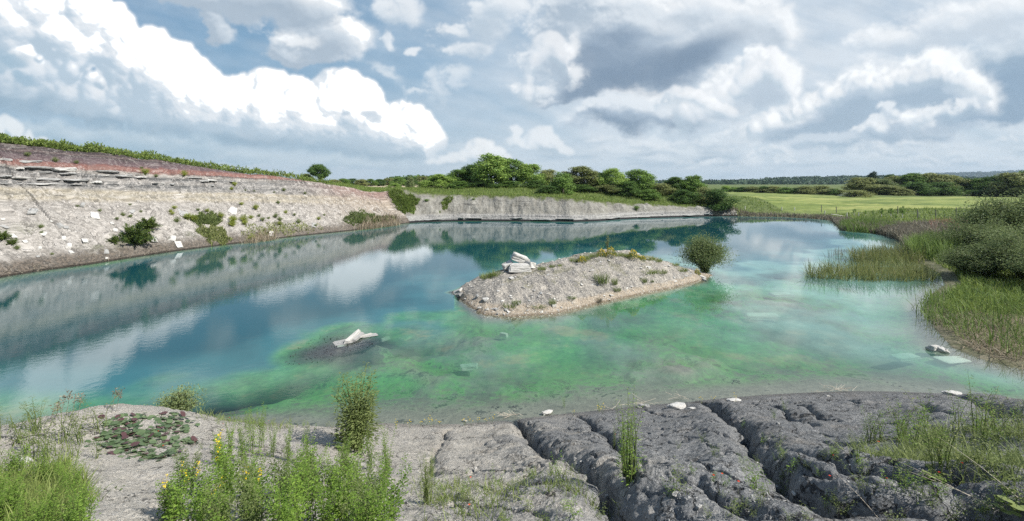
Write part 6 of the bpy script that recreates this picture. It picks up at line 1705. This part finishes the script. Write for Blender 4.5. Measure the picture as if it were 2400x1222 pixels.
# ---------------------------------------------------------------- plants and stones of the near bank
def gp(c, r_): return ground(c, r_, 2.0, 40)
HB = [herb_meshes(701 + i, .62, 9, 22, .024, .50, .40, 0, None, 'clover') for i in range(4)]
HBF = [herb_meshes(711 + i, .62, 8, 18, .030, .52, .45, 2, L_YEL, 'clover') for i in range(2)]
WD = [herb_meshes(721 + i, .30, 4, 8, .030, .34, .55, 0, None, 'weed', False) for i in range(4)]
WDF = [herb_meshes(731 + i, .30, 4, 8, .030, .34, .55, 4, L_YEL, 'weed', False) for i in range(2)]
TALLW = [herb_meshes(741 + i, .75, 4, 15, .045, .32, .30, 0, None, 'tall_weed', False) for i in range(3)]
def plants(kind, meshes, rows, mat, cat, group, labf, sc=(.8, 1.2), sx=1.0):
    for i, (c, r_, s) in enumerate(rows):
        g_ = gp(c, r_)
        t = put_plant(kind, meshes[i % len(meshes)], g_, 1, mat if not callable(mat) else mat(i), labf(i, c, r_), cat, group)
        k = s * rng.uniform(*sc); t.scale = (k * sx, k * sx, k)
q = np.random.default_rng(91)
# sweet clover mass in front, left of the middle
rows = []
for i in range(50):
    c = q.uniform(350, 930); r_ = q.uniform(1120, 1300) if c < 820 else q.uniform(1150, 1290)
    s = .86 if r_ > 1150 else .74
    rows.append((c, r_, s))
rows.sort()
plants('clover_plant', HB, [r for i, r in enumerate(rows) if i % 5], lambda i: (L_HERB, L_HERB, L_HERB2)[i % 3], 'clover plant', 'tall clover in the big leafy clump', lambda i, c, r_: 'leafy green clover stem crowded in the big clump before the mud', (.75, 1.15))
plants('flowering_clover', HBF, [(480, 1215, .9), (412, 1240, .8), (540, 1170, .95), (505, 1235, .8), (400, 1215, .7), (585, 1230, .8)], None, 'clover plant', 'yellow flowering clover', lambda i, c, r_: 'clover with yellow flower spikes at the near edge of the big clump')
for i, (c, r_, s) in enumerate([(540, 1075, .95), (590, 1060, 1.05), (612, 1050, 1.05), (640, 1070, .75), (676, 1080, .85), (720, 1090, .9), (812, 1110, .75), (806, 1130, .85), (868, 1105, .9), (905, 1120, .95), (570, 1085, 1.0), (515, 1095, .8)]):
    t = put_plant('clover_plant', HB[i % 4], gp(c, r_), 1, None, f'tall clover stem standing above the clump edge, {ORD[i]} counted from the pale slope', 'clover plant', 'tall clover at the back of the clump'); t.scale = (s * .62, s * .62, s * 1.15)
# left corner herbage
rows = sorted([(q.uniform(-40, 190), q.uniform(1100, 1290), q.uniform(.45, .72)) for _ in range(24)])
plants('clover_plant', HB, rows, None, 'clover plant', 'clover in the corner at the frame edge', lambda i, c, r_: 'bright leafy clover crowded in the lower corner beside the pale track')
rows = sorted([(q.uniform(-30, 240), q.uniform(1010, 1100), q.uniform(.5, .8)) for _ in range(16)])
plants('leafy_weed', TALLW, rows, L_HERB2, 'weed', 'dull weeds on the frame-side crest', lambda i, c, r_: 'dull green weed on the crest above the corner clover', sx=1.2)
def grass_px(label, pts, n, h, wid, mat, seed, lean=.7, name='grass', thin=-.2, scale=1.2):
    r_ = np.random.default_rng(seed); P = np.array([tuple(gp(*p))[:2] for p in pts]); lo, hi = P.min(0), P.max(0)
    X_ = r_.uniform(lo[0], hi[0], n * 8); Y_ = r_.uniform(lo[1], hi[1], n * 8); nz = fbm(X_ * scale, Y_ * scale, 4, seed)
    k = (poly_sdf(P, X_, Y_) + nz * .7 < 0) & (nz + r_.uniform(-.12, .12, len(nz)) > thin); X_, Y_ = X_[k][:n], Y_[k][:n]; m = len(X_); mb = MB()
    blades(mb, np.stack([X_, Y_, H(X_, Y_) - .02], -1), h * r_.uniform(.35, 1.25, m), wid * r_.uniform(.7, 1.3, m), lean * r_.uniform(.2, 1.3, m), r_.uniform(0, 6.28, m), 0, 3)
    return tag(mb.build(name, mat), label, name.replace('_', ' '), kind='stuff')
grass_px('soft green grass on the crest at the frame edge', [(-60, 1010), (60, 1000), (130, 985), (225, 985), (225, 1030), (160, 1080), (60, 1110), (-80, 1120)], 4200, .22, .012, L_GRASS, 92)
grass_px('short grass among the clover in the lower corner', [(-80, 1110), (160, 1085), (215, 1130), (190, 1250), (-60, 1260)], 3600, .26, .009, L_GRASS, 93, thin=-.1)
grass_px('fine dry grass along the waterside crest', [(440, 985), (520, 983), (600, 990), (700, 1010), (640, 1018), (520, 1000)], 900, .22, .010, L_HERB2, 94, thin=-.05)
grass_px('sparse grass blades on the grey mud', [(960, 1120), (1300, 1110), (1440, 1180), (1460, 1260), (980, 1280)], 1400, .14, .007, L_GRASS, 95, .8, thin=.02, scale=2.2)
grass_px('thin green growth under the tall weeds', [(1980, 1060), (2180, 1010), (2460, 1010), (2500, 1150), (2300, 1160), (2100, 1120)], 2600, .20, .008, L_HERB2, 96, .9, thin=.0, scale=1.6)
# tall shrub and willow at the water's edge
sh1 = herb_meshes(751, 1.5, 30, 44, .062, .30, .26, 0, None, 'shrub', False)[:2]
g_ = gp(836, 1052); t = put_plant('shrub', sh1, g_ - Vector((0, 0, .05)), 1.0, L_HERB2, 'tall upright leafy shrub on the pale slope before the water', 'shrub', None, ('stems', 'foliage')); k = g_.y / 8.0; t.scale = (1.5 * k, 1.5 * k, .92 * k)
sh2 = shrub_meshes(752, .95, 1.0, 34, 150, .055, .34, 'willow', .95, 1.2)
u_, v_ = uv(418, 975); d_ = 9.7; t = put_plant('willow', sh2, ground_at(418, d_) - Vector((0, 0, .05)), 1.0, L_WILLOW, 'small round willow bush at the crest of the near bank', 'willow', None, ('stems', 'foliage'))
gz = ground_at(418, d_).z; t.scale = (.95, .95, (EYE + (HOR - 908) / F * d_ - gz) / .98)
# dense upright plant in the mud
ds = herb_meshes(761, .8, 16, 16, .045, .22, .22, 0, None, 'upright_weed', False)
for c, r_, s, sx, lab in [(1478, 1140, 1.05, .75, 'dense bright green upright weed beside the long gully'), (1462, 1110, .8, .6, 'shorter half of the dense weed by the long gully'), (1440, 1055, .62, .4, 'thin upright weed at the head of the small gully'), (1000, 1180, .62, .9, 'dense green weed with yellow flowers at the clump edge'), (1012, 1120, .45, .8, 'low grey weed in the crack left of the pale pillow')]:
    t = put_plant('upright_weed', ds, gp(c, r_), 1, L_HERB if s > .7 else L_HERB2, lab, 'weed'); t.scale = (s * sx, s * sx, s)
# scattered weeds on the mud: zones
Z_ = [('sprouting on the grey mud before the long gully', 30, (1020, 1440), (1110, 1250), .5), ('on the grey slope between the long gullies', 26, (1560, 1830), (1030, 1240), .5), ('on the mud pillow past the curved gully', 22, (1830, 2080), (1060, 1230), .5), ('on the dark ridges near the frame corner', 16, (2060, 2420), (1120, 1240), .6)]
for nm, n, cr, rr, s in Z_:
    rows = sorted([(q.uniform(*cr), q.uniform(*rr), s * q.uniform(.5, 1.3)) for _ in range(n)])
    plants('small_weed', WD, rows, lambda i: (L_HERB2, L_HERB)[i % 3 == 0], 'weed', 'weeds ' + nm, lambda i, c, r_: 'small green weed ' + nm, sx=1.3)
rows = sorted([(q.uniform(1990, 2440), q.uniform(1000, 1130), q.uniform(.30, .62)) for _ in range(30)])
plants('tall_weed', TALLW, rows, lambda i: (L_HERB2, L_HERB, L_OLIVE)[i % 3], 'weed', 'tall weeds on the bank towards the reeds', lambda i, c, r_: 'tall leafy weed in the loose stand towards the reed side of the bank', sx=1.1)
for i, (c, r_, s) in enumerate([(2060, 1030, .6), (2105, 1040, .65), (2160, 1020, .7), (2175, 1000, .45), (2240, 1010, .65), (2295, 1020, .8), (2330, 1005, .55), (1815, 985, .35), (1838, 962, .4), (1740, 1010, .3), (1322, 955, .5), (1405, 965, .5)]):
    t = put_plant('tall_weed', TALLW[i % 3], gp(c, r_), s, L_HERB, f'single light green weed stem, {ORD[i]} standing clear past the curved gully' if i < 10 else f'{ORD[i - 10]} small stem at the water edge near the white shore stone', 'weed', 'clear standing weed stems')
rows = sorted([(q.uniform(560, 1000), q.uniform(990, 1006), q.uniform(.3, .7)) for _ in range(14)])
plants('shore_weed', WD, rows, L_OLIVE, 'weed', 'shore weeds', lambda i, c, r_: 'thin dull weed at the water edge by the pale slope')
# yellow flowers on thin stalks along the shore
def wiry(seed, petal, n=4, h=.32, ps=.022):
    r_ = np.random.default_rng(seed); T, Fs = MB(), []
    for i in range(n):
        a = r_.uniform(0, 6.28); l = r_.uniform(.1, .45); hh = h * r_.uniform(.6, 1.1); t = np.linspace(0, 1, 4)
        P = np.stack([np.cos(a) * l * hh * t, np.sin(a) * l * hh * t, hh * t - .02], -1); tube(T, P, .0022, 3)
        m = 6; Fm = MB(); Fs.append(Fm); leaves(Fm, np.repeat(P[-1:], m, 0), np.stack([np.cos(np.arange(m)), np.sin(np.arange(m)), np.full(m, .25)], -1), np.tile([0, 0, 1.], (m, 1)), ps, ps * .8)
    return T.mesh('stalk', M_STEM), None, [f.mesh('flower', petal) for f in Fs]
YF = [wiry(771 + i, L_YEL) for i in range(2)]; RF = [wiry(781 + i, L_RED, 1, .30, .036) for i in range(2)]
for i, (c, r_) in enumerate([(985, 1000), (1000, 998), (1010, 1000), (1018, 996), (1030, 1000), (1120, 996), (1140, 994), (1152, 994), (1404, 968), (1412, 972), (1645, 948), (1670, 945), (960, 1004), (930, 1006), (1090, 998), (1105, 999), (1345, 975), (1725, 945)]):
    t = put_plant('yellow_flower', YF[i % 2], gp(c, r_), rng.uniform(.55, .9), None, f'thin-stalked yellow flower at the shoreline, {ORD[i]} of the line' if c not in (1404, 1412) else ('taller yellow flowers on the mud edge at the small gully' if c == 1404 else 'second yellow flower stalk on the mud edge at the small gully'), 'flower', 'yellow flowers along the shoreline', ('stalk', 'foliage', 'flower'))
pz = lambda c, r_: 'by the broad leaves on the pale spoil' if c < 640 else 'on the grey mud between the gullies' if c < 1950 else 'among the tall weeds towards the reeds'
for i, (c, r_) in enumerate([(372, 1018), (384, 1062), (522, 1000), (540, 990), (630, 992), (1100, 1140), (1097, 1200), (1442, 1028), (1672, 1130), (1688, 1138), (1955, 1080), (2064, 1060), (2105, 1042), (2200, 1080), (2365, 1078), (2195, 1132), (2255, 1105), (2080, 1142), (1945, 1130), (1730, 1160)]):
    t = put_plant('poppy', RF[i % 2], gp(c, r_), rng.uniform(.22, .36), None, 'small red poppy ' + pz(c, r_), 'poppy', 'poppies ' + pz(c, r_), ('stalk', 'foliage', 'flower'))
# broad-leaved plants lying on the pale spoil
def colt(seed, n=9):
    r_ = np.random.default_rng(seed); mb = MB()
    for i in range(n):
        a = r_.uniform(0, 6.28); d = .34 * math.sqrt(r_.random()); L = r_.uniform(.05, .085); m = 9
        t = np.arange(m) * 2 * np.pi / m; rr = L * (1 - .28 * np.exp(-(np.minimum(t, 2 * np.pi - t) / .5) ** 2)) * (1 + .08 * np.cos(t * 5))
        x = np.cos(t) * rr; y = np.sin(t) * rr; z = .10 * np.abs(x) * r_.uniform(-.5, 2)
        c, s = math.cos(a), math.sin(a); P = np.stack([x * c - y * s + d * math.cos(a * 3), x * s + y * c + d * math.sin(a * 3), z * .5 + r_.uniform(.01, .05) + (x * r_.normal() + y * r_.normal()) * .2], -1)
        mb.add(P, [tuple(range(m))]); tube(mb, [(0, 0, -.01), tuple(P.mean(0) * [.5, .5, .6]), tuple(P.mean(0))], .004, 3)
    return mb.mesh('broad_leaf_plant', L_COLT)
CM = [colt(791 + i) for i in range(4)]
for i in range(60):
    for _ in range(40):
        c, r_ = q.uniform(225, 450), q.uniform(975, 1098)
        if abs((c - 350) / 110) ** 2 + abs((r_ - 1025) / 55) ** 2 < 1.1: break
    o = link('broad_leaf_plant', CM[i % 4]); gg = gp(c, r_); o.location = gg; n_ = slope_at(gg.x, gg.y, .15).lerp(Vector((0, 0, 1)), .3)
    o.rotation_euler = (n_.to_track_quat('Z', 'Y').to_matrix() @ Matrix.Rotation(q.uniform(0, 6.28), 3, 'Z')).to_euler(); s = q.uniform(.45, .75); o.scale = (s, s, s)
    tag(o, 'broad round-leaved plant lying flat on the pale spoil heap', 'broad-leaved plant', 'broad-leaved plants on the spoil')
for c, r_, s, lab in [(2190, 1105, .55, 'large dark green leaf rosette among the tall weeds'), (2385, 1165, .8, 'big-leaved plant at the frame edge on the dark ridge'), (2360, 1185, .6, 'second big-leaved plant near the frame corner'), (270, 1148, .4, 'few round leaves on the pale track')]:
    o = link('broad_leaf_plant', CM[0]); o.location = gp(c, r_); s *= .6; o.scale = (s, s, s); use_mat(o, L_HERB2); tag(o, lab, 'broad-leaved plant')
# stones along the near shore
for c, r_, wd, ht, lab, mt in [(1587, 957, 44, 15, 'white stone lying on the mud at the shore between two gullies', M_WHITE), (1622, 959, 18, 5, 'small white flat stone beside the shore stone', M_WHITE), (1284, 972, 46, 18, 'white rock half buried at the shoreline in the middle', M_WHITE), (1720, 940, 34, 8, 'white stone at the head of the curved gully', M_WHITE), (2232, 926, 40, 10, 'long pale stone on the shore near the reeds', M_WHITE), (1510, 954, 26, 10, 'grey rubble stone under the shore straw', M_GREY), (1500, 958, 14, 8, 'small grey stone next to the rubble stone', M_GREY),
                           (1115, 1103, 8, 13, 'white chip standing on the grey mud', M_WHITE), (1348, 1080, 8, 9, 'white stone in the long gully', M_WHITE), (1362, 1086, 9, 6, 'second white stone in the long gully', M_WHITE), (1425, 1172, 16, 10, 'pinkish stone beside the lower gully', M_WHITE), (1583, 1162, 18, 9, 'white pebble on the rubble past the dense weed', M_WHITE), (1862, 1163, 16, 8, 'white stone at the curved gully rim', M_WHITE), (1846, 1172, 12, 6, 'small white stone under the gully rim', M_WHITE), (2005, 1210, 20, 10, 'pale stone at the lower frame edge', M_GREY),
                           (1825, 995, 9, 4, 'white chip on the dark mud pillow', M_WHITE), (60, 1085, 34, 14, 'pale boulder peeping out of the corner clover', M_WHITE), (1640, 1190, 16, 8, 'grey-white stone in the rubble near the lower edge', M_WHITE), (1090, 990, 12, 8, 'dark lump of mud at the shore by the yellow flowers', M_GREY), (1940, 930, 10, 5, 'tiny pale stone on the shore beside the straw', M_WHITE)]:
    g_ = gp(c, r_); d = g_.y
    put_rock(g_, (wd * px_m(d), wd * px_m(d) * .6, ht * px_m(d)), lab, mt, ROCKS[int(c) % 5], 'stone', 'stone', None, .25, .4, rng.uniform(-.5, .5))
r2 = np.random.default_rng(6); n = 2600; uu = r2.uniform(-1.25, 1.25, n); dd = np.exp(r2.uniform(np.log(2.6), np.log(12), n)); e_, *_r = shore(uu * dd, dd); k = e_ > .15
w_ = fbm(uu[k] * dd[k] * .6, dd[k] * .6, 3, 19); kk = r2.random(k.sum()) < np.clip(.35 + w_ * 1.4, .05, 1)
rubble('pale pebbles scattered over the near mud bank', (uu[k][kk] * dd[k][kk], dd[k][kk]), 0, .003, .013, M_GREY, 7, 'gravel')
rr_ = []
for (c0, c1, a0, a1, n) in [(1560, 1680, 1130, 1230, 150), (1740, 1850, 1080, 1180, 160), (2150, 2330, 960, 1010, 120), (1340, 1400, 1075, 1110, 50)]:
    for _ in range(n): gg = gp(r2.uniform(c0, c1), r2.uniform(a0, a1)); rr_.append((gg.x, gg.y))
rr_ = np.array(rr_); rubble('broken shale rubble in the gully mouths', (rr_[:, 0], rr_[:, 1]), 0, .004, .02, M_GREY, 8)
# bleached straw and sticks washed up
def straw(c, r_, n, spread, L, label, seed, name='driftwood', z=.02):
    r_2 = np.random.default_rng(seed); g_ = gp(c, r_); mb = MB()
    for i in range(n):
        x, y = g_.x + r_2.normal() * spread, g_.y + r_2.normal() * spread * .35; zz = max(float(H(np.array([x]), np.array([y]))[0]), 0) + z
        a = r_2.normal() * .5 + (0 if r_2.random() < .5 else math.pi); l = L * r_2.uniform(.4, 1.2)
        tube(mb, [(x, y, zz), (x + math.cos(a) * l * .5, y + math.sin(a) * l * .5, zz + r_2.uniform(0, .08)), (x + math.cos(a) * l, y + math.sin(a) * l, zz + r_2.uniform(0, .12))], .0045, 4)
    return tag(mb.build(name, M_STRAW), label, 'driftwood')
straw(1195, 980, 14, .16, .4, 'bundle of bleached reed stalks at the shoreline left of the white rock', 1)
straw(1500, 950, 9, .2, .45, 'bleached stalks poking out by the shore rubble', 2)
straw(1597, 938, 5, .1, .4, 'two crossed dead sticks standing in the shallows', 3)
straw(1968, 918, 16, .22, .4, 'heap of bleached straw afloat at the shore near the reeds', 4)
straw(1910, 920, 3, .1, .35, 'bent pale stalk in the water beside the straw heap', 5)
straw(1410, 962, 4, .25, .4, 'loose pale sticks in the shallows at the small gully', 6)
def stalk(c, r_, dx, dy, h, label, rad=.004):
    g_ = gp(c, r_); t = np.linspace(0, 1, 9); mb = MB()
    tube(mb, np.stack([g_.x + .8 * dx * t, g_.y + .8 * dy * t, g_.z + h * .8 * (t - .25 * t * t)], -1), .5 * rad * (1.2 - t), 4)
    return tag(mb.build('dry_stalk', M_STRAW), label, 'dry stalk', 'bleached stalks lying over the ridges')
for c, r_, dx, dy, h, lab in [(2060, 1222, -.22, .25, .34, 'bleached stalk rising from the lower edge over the ridges'), (2330, 1195, -.5, .4, .22, 'pale stalk lying across the dark ridges'), (2400, 1180, -.3, .4, .4, 'pale stalk leaning among the tall weeds'), (2290, 1170, -.5, .25, .15, 'low bleached stalk on the dark ridge'), (690, 1215, -.25, .15, .5, 'grey dead stem in the middle of the clover clump'), (770, 1222, -.15, .2, .5, 'second grey dead stem in the clover clump'), (1080, 985, 0, .02, .55, 'thin bare stem standing at the shoreline'), (955, 1000, -.05, .02, .6, 'thin branching dead stem before the water')]:
    stalk(c, r_, dx, dy, h, lab)
# seed heads above the crest
def seedhead(c, r_, h, label):
    g_ = gp(c, r_); mb = MB(); t = np.linspace(0, 1, 5); rr2 = np.random.default_rng(int(c)); P = np.stack([g_.x + .05 * t, g_.y + .02 * t, g_.z + h * t], -1); tube(mb, P, .0035, 4)
    m = 24; leaves(mb, P[-1] + np.stack([rr2.normal(size=m) * .02, rr2.normal(size=m) * .02, rr2.uniform(-.14, .02, m)], -1), sph(m, rr2) + [0, 0, .6], sph(m, rr2), .045, .02)
    return tag(mb.build('seed_head', L_SEDGE), label, 'seed head', 'dark seed heads on the crest')
for i, (c, r_, h) in enumerate([(130, 985, .28), (142, 980, .36), (155, 978, .42), (168, 978, .36), (118, 990, .26), (262, 968, .40), (272, 968, .36), (182, 980, .36)]):
    seedhead(c, r_, h, f'dark grass seed head standing against the water, {ORD[i]} on the crest')

# ---------------------------------------------------------------- air
bm = bmesh.new(); bmesh.ops.create_cube(bm, size=1.0)
me = bpy.data.meshes.new('haze'); bm.to_mesh(me); bm.free()
hz = link('haze', me); hz.scale = (15000, 15000, 182); hz.location = (0, 0, 82)
mh = bpy.data.materials.new('haze_air'); mh.use_nodes = True; th = mh.node_tree; th.nodes.clear()
oo = th.nodes.new('ShaderNodeOutputMaterial'); pv = th.nodes.new('ShaderNodeVolumePrincipled'); pv.inputs['Color'].default_value = (.62, .78, .95, 1); pv.inputs['Density'].default_value = .00008; pv.inputs['Anisotropy'].default_value = .1
th.links.new(pv.outputs[0], oo.inputs['Volume']); me.materials.append(mh)
tag(hz, 'thin bluish summer haze over the whole landscape', 'haze', kind='stuff')
